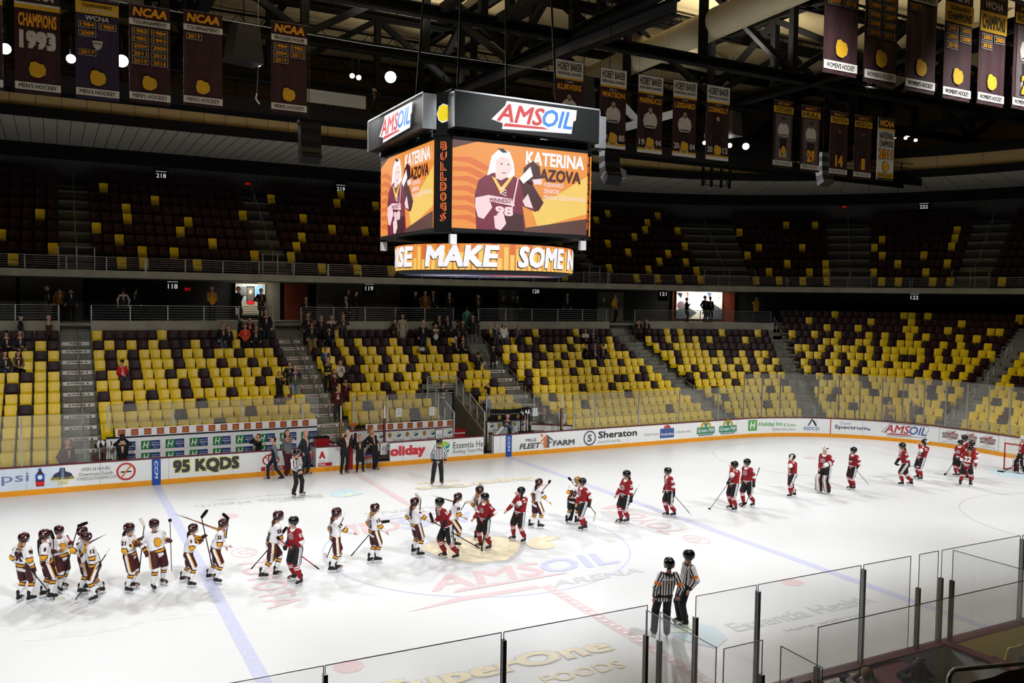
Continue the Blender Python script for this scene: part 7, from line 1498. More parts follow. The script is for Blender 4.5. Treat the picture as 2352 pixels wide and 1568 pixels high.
def hockey_stick(butt, heel, toe, col, label):
    butt, heel, toe = Vector(butt), Vector(heel), Vector(toe); shaft, blade = STK[col]; L = (heel-butt).length
    e = empty('hockey_stick', butt, 0, label, 'hockey stick', None); q = lambda p: p-butt
    mb = MB(); mb.bar(q(butt), q(heel), .030, .022, shaft); mb.build('shaft', e)
    mb = MB(); mb.bar(q(butt), q(butt.lerp(heel, min(.12,.16/max(L,.2)))), .036, .028, WHITE if col in 'wg' else INK); mb.build('grip_tape', e)
    d = toe-heel; n = 5; up = (butt-heel).normalized(); vs = []
    side = d.cross(up); side = side.normalized() if side.length > 1e-4 else Vector((1,0,0)); wv = side.cross(d).normalized()
    for i in range(n+1):
        t = i/n; c = heel-d*.06+d*1.06*t+side*(.02*t*t); w_ = .034*(1+.25*math.sin(t*3.0)); w_ = w_*(.8 if i == n else 1)
        for sg, th in ((-1,-.006),(1,-.006),(1,.006),(-1,.006)): vs.append(q(c+wv*w_*sg+side*th))
    fs = [(i*4+j, i*4+(j+1)%4, i*4+4+(j+1)%4, i*4+4+j) for i in range(n) for j in range(4)]+[(0,3,2,1),(n*4,n*4+1,n*4+2,n*4+3)]
    mb = MB(); mb.add(vs, fs, blade); mb.build('blade', e); return e
PEOPLE = [
('home', '98', 0.722, (-11.968, 0.231), 0.0, 1.684, (-12.082, 0.298), (-11.853, 0.163), (-11.961, 0.231), {1: (-11.756, 0.086, 0.804, 0)}, 'bl', 'white-jersey player number 98 at far left, seen from behind', 0, 0.0155, 0),
('home', '8', 0.145, (-11.494, 0.274), 0.0, 1.705, (-11.576, 0.408), (-11.411, 0.139), (-11.521, 0.274), {1: (-11.358, 0.075, 0.89, 0), -1: (-11.341, 0.325, 1.093, 0)}, 'bk long', 'white-jersey player number 8 with a long dark braid, second from left', 0, 0.0155, 0),
('home', '21', -0.967, (-11.174, 0.774), 0.0, 1.64, (-11.214, 0.615), (-11.134, 0.933), (-11.213, 0.774), {1: (-11.174, 0.524, 1.088, 1), -1: (-10.925, 0.672, 1.176, 0)}, None, 'white-jersey player facing us between number 8 and the raised black blade', 0, 0.0155, 0),
('home', '4', -0.116, (-10.686, 0.377), 0.0, 1.658, (-10.76, 0.242), (-10.612, 0.512), (-10.704, 0.377), {1: (-10.746, 0.178, 0.971, 0)}, None, 'white-jersey player half hidden behind number 12', 0, 0.0155, 0),
('home', '12', 3.459, (-10.374, -0.171), 0.0, 1.643, (-10.463, -0.458), (-10.284, 0.117), (-10.636, -0.16), {-1: (-10.522, -0.365, 0.733, 0)}, None, 'white-jersey player number 12 turned to the left', 0, 0.0155, 0),
('home', '21', -0.509, (-9.649, 0.019), 0.0, 1.718, (-9.722, -0.14), (-9.576, 0.178), (-9.662, 0.02), {1: (-9.513, -0.191, 1.16, 0), -1: (-9.374, -0.001, 1.246, 0)}, 'bk', 'white-jersey player number 21 with dark hair beside the tall one', 0, 0.0155, 0),
('home', '10', -1.144, (-9.002, -0.019), 0.0, 1.765, (-9.135, -0.199), (-8.87, 0.161), (-9.085, -0.011), {1: (-9.306, -0.089, 0.922, 0), -1: (-8.724, -0.147, 1.181, 0)}, None, 'white-jersey player facing us with the gold crest, stick upright', 0, 0.0155, 0),
('home', '0', -0.223, (-8.331, -0.092), 0.0, 1.57, (-8.394, 0.169), (-8.268, -0.353), (-8.166, -0.113), {1: (-8.005, -0.285, 1.105, 0), -1: (-7.871, -0.151, 1.203, 0)}, 'bk', 'white-jersey player with both gloves on a raised stick left of the blue line', 0, 0.0155, 0),
('home', '22', -0.376, (-7.699, -0.138), 0.0, 1.637, (-7.757, 0.075), (-7.642, -0.351), (-7.429, -0.18), {1: (-7.309, -0.351, 0.916, 1)}, 'bl', 'white-jersey player number 22 on the blue line reaching out a bare hand', 0, 0.0155, 0),
('home', '25', -0.05, (-6.322, -0.438), 0.0, 1.78, (-6.505, -0.443), (-6.139, -0.433), (-6.085, -0.49), {1: (-5.969, -0.638, 0.793, 1)}, 'br long', 'white-jersey player number 25 with long brown ponytail shaking hands', 0, 0.0155, 0),
('away', '15', 3.511, (-5.752, -1.146), 0.0, 1.749, (-5.782, -0.917), (-5.723, -1.374), (-5.845, -1.122), {1: (-6.03, -1.076, 0.942, 0), -1: (-5.891, -1.317, 0.902, 0)}, None, 'red-jersey player number 15 shaking hands beside the left blue line', 0, 0.0155, 0),
('home', '19', -0.027, (-4.626, -0.654), 0.0, 1.748, (-4.717, -0.681), (-4.535, -0.626), (-4.566, -0.671), {1: (-4.133, -0.903, 1.049, 1)}, 'br', 'white-jersey player number 19 with arm stretched out to the right', 0, 0.0155, 0),
('home', '15', 0.053, (-3.418, -0.344), 0.0, 1.682, (-3.512, -0.334), (-3.324, -0.354), (-3.377, -0.358), {1: (-3.099, -0.559, 0.865, 1)}, 'bl', 'white-jersey player number 15 walking right with a black blade behind', 0, 0.0155, 0),
('home', '9', 0.113, (-2.066, -0.204), 0.0, 1.69, (-2.079, -0.017), (-2.052, -0.391), (-2.12, -0.183), {1: (-1.654, -0.477, 0.955, 1)}, 'br', 'white-jersey player number 9 shaking hands with red number 10', 0, 0.0155, 0),
('away', '10', 3.209, (-1.291, -0.89), 0.0, 1.761, (-1.429, -0.754), (-1.153, -1.025), (-1.595, -0.755), {1: (-1.699, -0.73, 1.04, 1), -1: (-1.545, -1.018, 1.005, 0)}, None, 'red-jersey player number 10 leaning in to shake hands', 0, 0.0155, 0),
('home', '29', -0.251, (-0.838, 0.234), 0.0, 1.623, (-1.0, 0.387), (-0.677, 0.081), (-0.609, 0.132), {1: (-0.442, -0.052, 0.864, 1)}, 'bk', 'white-jersey player number 29 behind red number 10', 0, 0.0155, 0),
('home', '14', 0.073, (0.307, 0.419), 0.0, 1.696, (0.209, 0.546), (0.405, 0.292), (0.26, 0.442), {}, 'bl long', 'white-jersey player number 14 with long blond hair behind red number 13', 0, 0.0155, 0),
('away', '13', 3.296, (0.017, -0.453), 0.0, 1.685, (-0.056, -0.286), (0.09, -0.62), (-0.002, -0.443), {1: (-0.334, -0.335, 0.898, 1), -1: (0.015, -0.675, 0.94, 0)}, 'bl', 'red-jersey player number 13 with stick blade on the centre logo', 0, 0.0155, 0),
('away', '11', 3.377, (1.301, -0.205), 0.0, 1.702, (1.222, -0.006), (1.38, -0.403), (1.342, -0.227), {1: (0.881, -0.033, 0.905, 1), -1: 'front'}, 'bk front long', 'red-jersey player number 11 with dark ponytail over the shoulder', 0, 0.0155, 0),
('home', '95', -0.082, (2.535, 0.984), 0.0, 1.631, (2.417, 1.084), (2.653, 0.884), (2.635, 0.927), {1: (2.906, 0.658, 0.868, 1)}, 'bk', 'white-jersey player number 95 right of the red players at centre ice', 0, 0.0155, 0),
('home goalie', '30', 0.485, (3.928, 0.969), 0.0, 1.587, (3.812, 1.077), (4.043, 0.861), (4.078, 0.875), {-1: (3.929, 1.086, 1.206, 0)}, None, 'white-jersey goaltender number 30 in gold mask seen from behind', 0, 0.0155, 0),
('away', '24', 3.01, (3.855, 0.099), 0.0, 1.706, (3.794, 0.085), (3.916, 0.113), (3.791, 0.14), {1: (3.61, 0.198, 0.828, 1), -1: (3.933, -0.13, 0.867, 0)}, None, 'red-jersey player number 24 in front of the white goaltender', 0, 0.0155, 0),
('away', '27', 3.099, (5.583, 0.293), 0.0, 1.786, (5.466, 0.318), (5.699, 0.267), (5.621, 0.265), {1: (5.264, 0.398, 0.884, 1), -1: (5.705, 0.082, 0.804, 0)}, 'br', 'red-jersey player number 27 holding out a bare hand to the left', 0, 0.0155, 0),
('away', '20', 2.913, (7.559, 0.324), 0.0, 1.715, (7.454, 0.384), (7.664, 0.265), (7.456, 0.407), {-1: (7.545, 0.144, 0.803, 0)}, None, 'red-jersey player number 20 with stick trailing to the right', 0, 0.0155, 0),
('away', '9', 3.015, (10.21, 0.129), 0.0, 1.779, (10.233, 0.272), (10.187, -0.015), (10.214, 0.124), {1: (10.007, 0.178, 0.998, 0), -1: 'front'}, None, 'red-jersey player number 9 with stick pointing down left, near number 7', 0, 0.0155, 0),
('away', '7', 3.123, (11.089, 0.299), 0.0, 1.762, (10.922, 0.375), (11.256, 0.223), (11.025, 0.359), {-1: (11.135, 0.09, 0.834, 0)}, None, 'red-jersey player number 7 with captain letter beside number 9', 0, 0.0155, 0),
('away', '2', 2.901, (13.793, 0.799), 0.0, 1.672, (13.661, 0.767), (13.926, 0.831), (13.76, 0.834), {1: (13.553, 0.76, 1.032, 1), -1: 'front'}, None, 'red-jersey player holding a stick across the face with a white blade', 0, 0.0155, 0),
('away goalie', '31', 3.216, (15.529, 0.782), 0.0, 1.853, (15.466, 0.935), (15.591, 0.629), (15.501, 0.813), {1: (15.295, 0.892, 0.944, 1), -1: (15.368, 0.587, 1.127, 0)}, None, 'red-jersey goaltender in white leg pads with mask pushed up', 0, 0.0155, 0),
('away', '26', 2.891, (17.037, 0.758), 0.0, 1.729, (17.003, 0.804), (17.071, 0.712), (17.038, 0.756), {1: (16.818, 0.706, 1.224, 0), -1: (17.029, 0.582, 0.847, 0)}, None, 'red-jersey player number 26 right of the red goaltender', 0, 0.0155, 0),
('away', '8', 2.494, (19.802, 0.383), 0.0, 1.767, (19.628, 0.461), (19.977, 0.305), (19.671, 0.555), {1: (19.468, 0.656, 0.92, 0), -1: (19.769, 0.262, 0.873, 0)}, 'br', 'red-jersey player number 8 striding left with stick level', 0, 0.0155, 0),
('away', '17', 2.822, (21.388, 0.977), 0.0, 1.759, (21.462, 1.115), (21.314, 0.84), (21.475, 0.86), {1: (21.289, 0.775, 1.12, 0), -1: 'front'}, None, 'red-jersey player number 17 with white stick blade beside the helmet', 0, 0.0155, 0),
('away', '18', 3.138, (23.592, 0.748), 0.0, 1.612, (23.488, 0.761), (23.697, 0.735), (23.625, 0.701), {1: (23.407, 0.84, 0.689, 0)}, None, 'red-jersey player facing us at the left of the group near the goal', 0, 0.0155, 0),
('away', '6', 3.012, (24.017, 0.699), 0.0, 1.779, (23.929, 0.738), (24.105, 0.66), (23.979, 0.755), {}, None, 'red-jersey player at the back of the group near the goal', 0, 0.0155, 0),
('away', '27', 2.779, (23.268, -0.03), 0.0, 1.712, (23.36, 0.148), (23.176, -0.209), (23.288, -0.059), {}, None, 'red-jersey player number 27 behind number 22 near the goal', 0, 0.0155, 0),
('away', '22', 0.337, (21.974, -0.731), 0.0, 1.723, (21.802, -0.625), (22.145, -0.837), (22.049, -0.841), {}, 'bl', 'red-jersey player number 22 seen from behind near the goal', 0, 0.0155, 0),
('away goalie', '35', 2.559, (26.999, 0.014), 0.0, 1.648, (26.903, 0.163), (27.095, -0.134), (26.998, 0.016), {1: (26.841, -0.11, 0.622, 0)}, None, 'red-jersey goaltender in front of the goal at the right edge', 0, 0.0155, 0),
('ref', 'BRADSHAW', 1.079, (0.549, -8.222), 0.0, 1.796, (0.443, -8.13), (0.655, -8.313), (0.671, -8.317), {-1: (0.358, -8.199, 0.885, 1)}, None, 'striped referee with orange armbands seen from behind at the near glass', 0, 0.0115, 0),
('ref', '', 2.925, (1.424, -7.908), 0.0, 1.776, (1.431, -7.803), (1.418, -8.014), (1.5, -7.971), {-1: (1.369, -8.187, 0.884, 1)}, None, 'striped referee with orange armbands facing left at the near glass', 0, 0.0115, 0),
('linesman', '', -1.03, (-3.282, 8.696), 0.0, 1.742, (-3.443, 8.643), (-3.122, 8.75), (-3.328, 8.708), {1: (-3.261, 8.485, 0.916, 1), -1: (-3.196, 8.468, 0.932, 1)}, None, 'striped linesman with hands folded near the red car dealer advert', 0, 0.0155, 0),
('linesman', '', -1.94, (2.214, 8.376), 0.0, 1.863, (2.029, 8.411), (2.399, 8.342), (2.281, 8.348), {}, None, 'striped linesman standing in front of the green leaf advert', 0, 0.0155, 0),
('plain', ((0.08, 0.1, 0.17), (0.08, 0.1, 0.17), 0, None, ((0.42, 0.45, 0.5), 'stripe')), 2.923, (-3.316, 12.193), 0.0, 1.716, (-3.59, 12.263), (-3.042, 12.122), (-3.406, 12.213), {-1: (-3.282, 12.031, 0.777, 1)}, 'bk', 'man in navy tracksuit with a blue glove walking left on the ice', 0, 0.0175, 0),
('plain', ((0.42, 0.41, 0.42), (0.28, 0.07, 0.11), 0, None, None), -1.282, (-2.726, 12.67), 0.0, 1.897, (-2.778, 12.67), (-2.674, 12.67), (-2.709, 12.666), {-1: 'cross', 1: 'cross'}, 'bk long', 'woman in grey sweater and maroon trousers with arms crossed by the bench', 0, 0.0175, 0),
('plain', ((0.12, 0.13, 0.19), (0.12, 0.13, 0.19), 0.12, None, ((0.85, 0.86, 0.9), 'shirt', (0.3, 0.34, 0.45))), -0.866, (-1.985, 12.67), 0.0, 1.835, (-2.103, 12.67), (-1.868, 12.67), (-1.938, 12.658), {}, None, 'bald man in dark suit and striped tie at the first bench door', 0, 0.0175, 0),
('plain', ((0.07, 0.07, 0.08), (0.07, 0.07, 0.08), 0.12, None, ((0.9, 0.9, 0.92), 'shirt', (0.45, 0.12, 0.16))), -1.557, (-0.442, 12.204), 0.0, 1.83, (-0.574, 12.133), (-0.31, 12.275), (-0.295, 12.159), {1: 'back', -1: 'back'}, 'gr', 'white-haired man in black suit at the red centre line', 0, 0.0175, 0),
('plain', ((0.07, 0.07, 0.08), (0.07, 0.07, 0.08), 0.32, None, None), -1.71, (0.276, 12.225), 0.0, 1.589, (0.143, 12.228), (0.408, 12.222), (0.257, 12.231), {1: 'back', -1: 'back'}, 'bk', 'short person in black coat second of the three by the middle bench', 0, 0.0175, 0),
('plain', ((0.09, 0.09, 0.11), (0.1, 0.11, 0.16), 0.08, None, ((0.8, 0.75, 0.6), 'collar')), -1.288, (1.029, 12.506), 0.0, 1.767, (0.987, 12.524), (1.071, 12.487), (0.918, 12.544), {1: 'hip', -1: 'hip'}, 'bl long', 'woman with long fair hair in a double breasted coat by the middle bench door', 0, 0.0175, 0),
('plain', ((0.08, 0.1, 0.17), (0.55, 0.48, 0.36), 0, ((0.08, 0.1, 0.17), 'cap'), None), 0.027, (-12.591, 23.21), 4.775, 1.633, (-12.594, 23.32), (-12.588, 23.1), (-12.591, 23.21), {}, 'gr', 'man in navy jacket, khakis and cap walking along the top row at far left', 0, 0.026, 0),
('plain', ((0.3, 0.17, 0.1), (0.07, 0.07, 0.08), 0.1, None, ((0.75, 0.7, 0.58), 'yoke')), 0.002, (-11.444, 23.21), 4.775, 1.598, (-11.444, 23.32), (-11.443, 23.1), (-11.444, 23.21), {1: 'phone', -1: 'phone'}, 'gr', 'person in cream and brown jacket in the top row left of the leftmost stairs', 0, 0.026, 0),
('plain', ((0.1, 0.11, 0.12), (0.07, 0.07, 0.08), 0, ((0.07, 0.07, 0.08), 'cap'), ((0.7, 0.7, 0.68), 'collar')), -1.27, (-13.158, 22.6), 4.325, 0.97, (-13.053, 22.633), (-13.263, 22.567), (-13.158, 22.6), {1: 'lap', -1: 'lap'}, None, 'seated person in dark hooded jacket and cap at far left', 0, 0.026, 1),
('plain', ((0.08, 0.1, 0.17), (0.55, 0.48, 0.36), 0, None, ((0.8, 0.6, 0.12), 'collar')), -1.281, (-12.62, 22.6), 4.325, 0.97, (-12.514, 22.631), (-12.725, 22.569), (-12.62, 22.6), {1: 'lap', -1: 'lap'}, 'gr', 'seated grey-haired person in navy with a gold collar at far left', 0, 0.026, 1),
('plain', ((0.14, 0.14, 0.16), (0.25, 0.31, 0.42), 0, None, None), -1.181, (-13.147, 20.8), 3.495, 0.97, (-13.045, 20.842), (-13.248, 20.758), (-13.147, 20.8), {1: 'lap', -1: 'lap'}, 'br', 'seated person in dark top at the very left edge', 0, 0.026, 1),
('plain', ((0.1, 0.09, 0.09), (0.07, 0.07, 0.08), 0, None, ((0.5, 0.42, 0.2), 'sleeve')), -1.28, (-12.646, 20.8), 3.495, 0.97, (-12.541, 20.832), (-12.752, 20.768), (-12.646, 20.8), {1: 'lap', -1: 'lap'}, 'bk long', 'seated woman with long dark hair in black, left block', 0, 0.026, 1),
('plain', ((0.07, 0.07, 0.08), (0.25, 0.31, 0.42), 0, None, None), -1.388, (-3.67, 22.31), 4.325, 1.729, (-3.562, 22.33), (-3.778, 22.29), (-3.67, 22.31), {}, 'br', 'taller of a couple in black leaning together at the top of the 118 block', 0, 0.026, 0),
('plain', ((0.08, 0.08, 0.09), (0.07, 0.07, 0.08), 0, None, None), -1.219, (-3.394, 22.31), 4.325, 1.597, (-3.29, 22.348), (-3.497, 22.272), (-3.394, 22.31), {}, 'bk', 'shorter of a couple in black leaning together at the top of the 118 block', 0, 0.026, 0),
('plain', ((0.07, 0.07, 0.08), (0.07, 0.07, 0.08), 0.2, None, None), -0.884, (-2.603, 23.21), 4.775, 1.5, (-2.518, 23.28), (-2.688, 23.14), (-2.603, 23.21), {1: 'face'}, 'bk long', 'person in black with long hair behind the orange hoodie', 0, 0.026, 0),
('plain', ((0.36, 0.06, 0.1), (0.07, 0.07, 0.08), 0, None, ((0.85, 0.85, 0.85), 'crest')), -1.591, (-2.161, 23.21), 4.775, 1.526, (-2.051, 23.208), (-2.271, 23.212), (-2.161, 23.21), {}, 'bk', 'fan in maroon jersey with white number behind the orange hoodie', 0, 0.026, 0),
('plain', ((0.9, 0.23, 0.07), (0.07, 0.07, 0.08), 0, None, ((0.35, 0.08, 0.05), 'crest')), -1.586, (-2.577, 22.31), 4.325, 1.663, (-2.467, 22.308), (-2.687, 22.312), (-2.577, 22.31), {1: 'pocket', -1: 'pocket'}, 'br', 'boy in bright orange hoodie in the 118 block', 0, 0.026, 0),
('plain', ((0.09, 0.1, 0.12), (0.08, 0.1, 0.17), 0, None, ((0.55, 0.55, 0.55), 'crest')), -1.684, (-2.031, 22.31), 4.325, 1.596, (-1.922, 22.298), (-2.141, 22.322), (-2.031, 22.31), {}, 'br', 'bearded man in dark hoodie right of the orange hoodie', 0, 0.026, 0),
('plain', ((0.07, 0.07, 0.08), (0.12, 0.15, 0.22), 0.1, None, ((0.35, 0.08, 0.08), 'collar')), -1.521, (-1.332, 23.21), 4.775, 1.93, (-1.222, 23.216), (-1.442, 23.204), (-1.332, 23.21), {}, 'gr', 'tall man in dark jacket at the end of the 118 top row', 0, 0.026, 0),
('plain', ((0.75, 0.08, 0.1), (0.25, 0.31, 0.42), 0, ((0.07, 0.07, 0.08), 'cap'), ((0.85, 0.85, 0.85), 'crest')), -1.375, (-8.493, 19.9), 3.088, 0.97, (-8.385, 19.921), (-8.6, 19.879), (-8.493, 19.9), {1: 'lap', -1: 'lap'}, None, 'seated man in red hoodie and black cap in the 118 block', 0, 0.026, 1),
('plain', ((0.07, 0.07, 0.08), (0.07, 0.07, 0.08), 0.45, None, None), -1.099, (-1.861, 17.81), 2.327, 1.567, (-1.763, 17.86), (-1.959, 17.76), (-1.861, 17.81), {1: 'clap', -1: 'clap'}, 'br', 'woman in long black coat clapping in the 118 block', 0, 0.026, 0),
('plain', ((0.08, 0.1, 0.17), (0.07, 0.07, 0.08), 0.1, None, None), -1.633, (-1.175, 18.71), 2.714, 1.555, (-1.066, 18.703), (-1.285, 18.717), (-1.175, 18.71), {}, 'br', 'person in navy jacket behind the man in green', 0, 0.026, 0),
('plain', ((0.3, 0.32, 0.26), (0.48, 0.55, 0.66), 0, None, ((0.1, 0.1, 0.26), 'yoke')), -1.639, (-1.124, 17.81), 2.327, 1.838, (-1.014, 17.802), (-1.234, 17.818), (-1.124, 17.81), {}, 'gr', 'white-haired man in green and navy jacket beside the stairs', 0, 0.026, 0),
('plain', ((0.14, 0.09, 0.09), (0.25, 0.31, 0.42), 0, None, None), -1.653, (0.909, 23.21), 4.775, 1.771, (1.019, 23.201), (0.8, 23.219), (0.909, 23.21), {}, 'gr', 'man in dark brown at the left end of the 119 top row', 0, 0.026, 0),
('plain', ((0.11, 0.12, 0.1), (0.55, 0.48, 0.36), 0, ((0.45, 0.1, 0.06), 'cap'), None), -1.657, (0.861, 22.31), 4.325, 1.801, (0.97, 22.301), (0.751, 22.319), (0.861, 22.31), {}, 'gr', 'bearded man in dark green and khakis with a red cap, 119 block', 0, 0.026, 0),
('plain', ((0.16, 0.1, 0.2), (0.07, 0.07, 0.08), 0, None, None), -1.668, (1.624, 23.21), 4.775, 1.657, (1.734, 23.199), (1.515, 23.221), (1.624, 23.21), {}, 'bl long', 'woman in dark purple in the 119 top row', 0, 0.026, 0),
('plain', ((0.1, 0.1, 0.12), (0.07, 0.07, 0.08), 0, None, ((0.7, 0.65, 0.68), 'yoke')), -1.679, (2.178, 23.21), 4.775, 1.659, (2.288, 23.198), (2.069, 23.222), (2.178, 23.21), {}, 'bl', 'woman in black and white jersey in the 119 top row', 0, 0.026, 0),
('plain', ((0.2, 0.21, 0.23), (0.22, 0.23, 0.25), 0, None, None), -1.692, (2.861, 23.21), 4.775, 1.71, (2.971, 23.197), (2.752, 23.223), (2.861, 23.21), {1: 'hip', -1: 'hip'}, 'gr', 'grey-haired man in grey jacket in the 119 top row', 0, 0.026, 0),
('plain', ((0.08, 0.09, 0.14), (0.08, 0.1, 0.17), 0, None, None), 1.378, (1.801, 22.31), 4.325, 1.639, (1.693, 22.331), (1.909, 22.289), (1.801, 22.31), {}, 'bk', 'person in dark navy turned away in the 119 block', 0, 0.026, 0),
('plain', ((0.1, 0.24, 0.4), (0.07, 0.07, 0.08), 0, ((0.4, 0.38, 0.36), 'knit'), ((0.8, 0.7, 0.4), 'collar')), -1.585, (1.19, 20.8), 3.495, 0.97, (1.3, 20.798), (1.08, 20.802), (1.19, 20.8), {1: 'lap', -1: 'lap'}, None, 'seated person in blue jacket and grey knit hat', 0, 0.026, 1),
('plain', ((0.1, 0.09, 0.1), (0.07, 0.07, 0.08), 0.1, None, ((0.85, 0.75, 0.35), 'band')), -1.588, (0.709, 18.71), 2.714, 1.753, (0.819, 18.708), (0.599, 18.712), (0.709, 18.71), {1: 'cross', -1: 'cross'}, 'gr', 'large man in black jersey with gold stripes, arms folded', 0, 0.026, 0),
('plain', ((0.86, 0.84, 0.82), (0.07, 0.07, 0.08), 0, None, ((0.8, 0.58, 0.15), 'crest')), -1.601, (1.349, 18.71), 2.714, 1.568, (1.459, 18.707), (1.239, 18.713), (1.349, 18.71), {1: 'clap', -1: 'clap'}, 'bl long', 'blond woman in white jersey clapping', 0, 0.026, 0),
('plain', ((0.28, 0.06, 0.11), (0.07, 0.07, 0.08), 0.1, None, ((0.85, 0.85, 0.85), 'collar')), -1.507, (0.777, 17.81), 2.327, 1.605, (0.887, 17.817), (0.667, 17.803), (0.777, 17.81), {1: 'clap', -1: 'clap'}, 'br long', 'woman with glasses in maroon top clapping', 0, 0.026, 0),
('plain', ((0.28, 0.06, 0.1), (0.07, 0.07, 0.08), 0.1, ((0.07, 0.07, 0.08), 'cap'), ((0.8, 0.62, 0.2), 'collar')), -1.607, (1.067, 16.91), 1.973, 1.605, (1.177, 16.906), (0.957, 16.914), (1.067, 16.91), {1: 'clap', -1: 'clap'}, None, 'man in maroon and gold hoodie and cap clapping', 0, 0.026, 0),
('plain', ((0.3, 0.06, 0.1), (0.2, 0.2, 0.22), 0, None, ((0.85, 0.85, 0.85), 'crest')), -1.686, (0.418, 16.01), 1.633, 1.696, (0.527, 15.997), (0.308, 16.023), (0.418, 16.01), {}, 'bk', 'child in maroon top standing in front of the clapping group', 0, 0.026, 0),
('plain', ((0.14, 0.15, 0.11), (0.08, 0.1, 0.17), 0, ((0.35, 0.06, 0.08), 'cap'), None), -0.877, (5.848, 23.21), 4.775, 1.5, (5.933, 23.28), (5.764, 23.14), (5.848, 23.21), {}, None, 'person in dark olive with maroon cap beside the white coat', 0, 0.026, 0),
('plain', ((0.66, 0.63, 0.57), (0.6, 0.58, 0.52), 0.52, None, None), -1.759, (6.315, 23.21), 4.775, 1.727, (6.423, 23.189), (6.207, 23.231), (6.315, 23.21), {}, 'gr', 'woman in long pale quilted coat in the 119 top row', 0, 0.026, 0),
('plain', ((0.08, 0.09, 0.13), (0.08, 0.1, 0.17), 0.3, ((0.8, 0.72, 0.65), 'knit'), None), -1.782, (7.203, 22.31), 4.325, 1.833, (7.31, 22.287), (7.095, 22.333), (7.203, 22.31), {}, None, 'woman in long navy coat and pale hat, 119 block', 0, 0.026, 0),
('plain', ((0.82, 0.8, 0.78), (0.15, 0.17, 0.22), 0, None, ((0.26, 0.16, 0.17), 'sleeve')), -1.709, (7.975, 22.31), 4.325, 1.661, (8.084, 22.295), (7.866, 22.325), (7.975, 22.31), {1: 'clap', -1: 'clap'}, 'bl', 'woman in white top and dark scarf clapping, 119 block', 0, 0.026, 0),
('plain', ((0.07, 0.07, 0.08), (0.07, 0.07, 0.08), 0.2, None, None), -1.451, (8.568, 23.21), 4.775, 1.688, (8.677, 23.223), (8.458, 23.197), (8.568, 23.21), {1: 'hip', -1: 'hip'}, 'bk', 'person in black at the right part of the 119 top row', 0, 0.026, 0),
('plain', ((0.06, 0.07, 0.11), (0.08, 0.1, 0.17), 0.2, ((0.08, 0.1, 0.17), 'cap'), None), -1.635, (9.09, 23.21), 4.775, 1.741, (9.2, 23.203), (8.98, 23.217), (9.09, 23.21), {}, None, 'tall man in dark navy coat and cap at the end of the 119 top row', 0, 0.026, 0),
('plain', ((0.07, 0.07, 0.08), (0.07, 0.07, 0.08), 0, ((0.82, 0.8, 0.76), 'knit'), None), -1.47, (8.958, 21.7), 3.915, 0.97, (9.067, 21.711), (8.848, 21.689), (8.958, 21.7), {1: 'lap', -1: 'lap'}, None, 'seated person in black with white knit hat by the 119 stairs', 0, 0.026, 1),
('plain', ((0.1, 0.1, 0.1), (0.07, 0.07, 0.08), 0, ((0.7, 0.25, 0.12), 'knit', (0.85, 0.7, 0.2)), None), -1.478, (9.418, 21.7), 3.915, 0.97, (9.528, 21.71), (9.309, 21.69), (9.418, 21.7), {1: 'lap', -1: 'lap'}, None, 'seated person with striped knit hat by the 119 stairs', 0, 0.026, 1),
('plain', ((0.14, 0.18, 0.23), (0.2, 0.22, 0.28), 0, None, None), -1.516, (11.801, 22.31), 4.325, 1.712, (11.911, 22.316), (11.691, 22.304), (11.801, 22.31), {1: 'phone', -1: 'phone'}, 'rd', 'woman with auburn hair in denim jacket at the left of the 120 block', 0, 0.026, 0),
('plain', ((0.8, 0.78, 0.74), (0.2, 0.22, 0.27), 0, None, ((0.07, 0.07, 0.08), 'collar')), -1.699, (12.32, 22.31), 4.325, 1.738, (12.429, 22.296), (12.211, 22.324), (12.32, 22.31), {}, 'bk long', 'woman with long black hair in white jacket, 120 block', 0, 0.026, 0),
('plain', ((0.1, 0.1, 0.12), (0.07, 0.07, 0.08), 0.05, None, ((0.38, 0.39, 0.44), 'sleeve')), 2.123, (13.316, 22.31), 4.325, 1.66, (13.223, 22.252), (13.41, 22.368), (13.316, 22.31), {1: 'face'}, 'bl', 'woman in black vest raising a hand to the face, 120 block', 0, 0.026, 0),
('plain', ((0.1, 0.1, 0.11), (0.07, 0.07, 0.08), 0, None, ((0.8, 0.8, 0.8), 'yoke')), -1.881, (18.255, 22.6), 4.325, 0.97, (18.36, 22.566), (18.15, 22.634), (18.255, 22.6), {1: 'lap', -1: 'lap'}, 'rd', 'seated fan in black and white jersey, 120 block', 0, 0.026, 1),
('plain', ((0.08, 0.1, 0.17), (0.25, 0.31, 0.42), 0, None, None), -1.89, (18.839, 22.6), 4.325, 0.97, (18.943, 22.566), (18.734, 22.634), (18.839, 22.6), {1: 'lap', -1: 'lap'}, 'bk', 'seated person in navy beside the black and white jersey', 0, 0.026, 1),
('plain', ((0.07, 0.07, 0.08), (0.07, 0.07, 0.08), 0, None, None), -1.62, (17.181, 20.8), 3.495, 0.97, (17.29, 20.795), (17.071, 20.805), (17.181, 20.8), {1: 'face'}, 'bk', 'seated person in black with hand to the face, left of three', 0, 0.026, 1),
('plain', ((0.09, 0.09, 0.1), (0.25, 0.31, 0.42), 0, ((0.6, 0.6, 0.62), 'cap'), ((0.75, 0.75, 0.75), 'crest')), -1.892, (17.807, 20.8), 3.495, 0.97, (17.911, 20.765), (17.702, 20.835), (17.807, 20.8), {1: 'lap', -1: 'lap'}, None, 'seated man in black hoodie and grey cap, middle of three', 0, 0.026, 1),
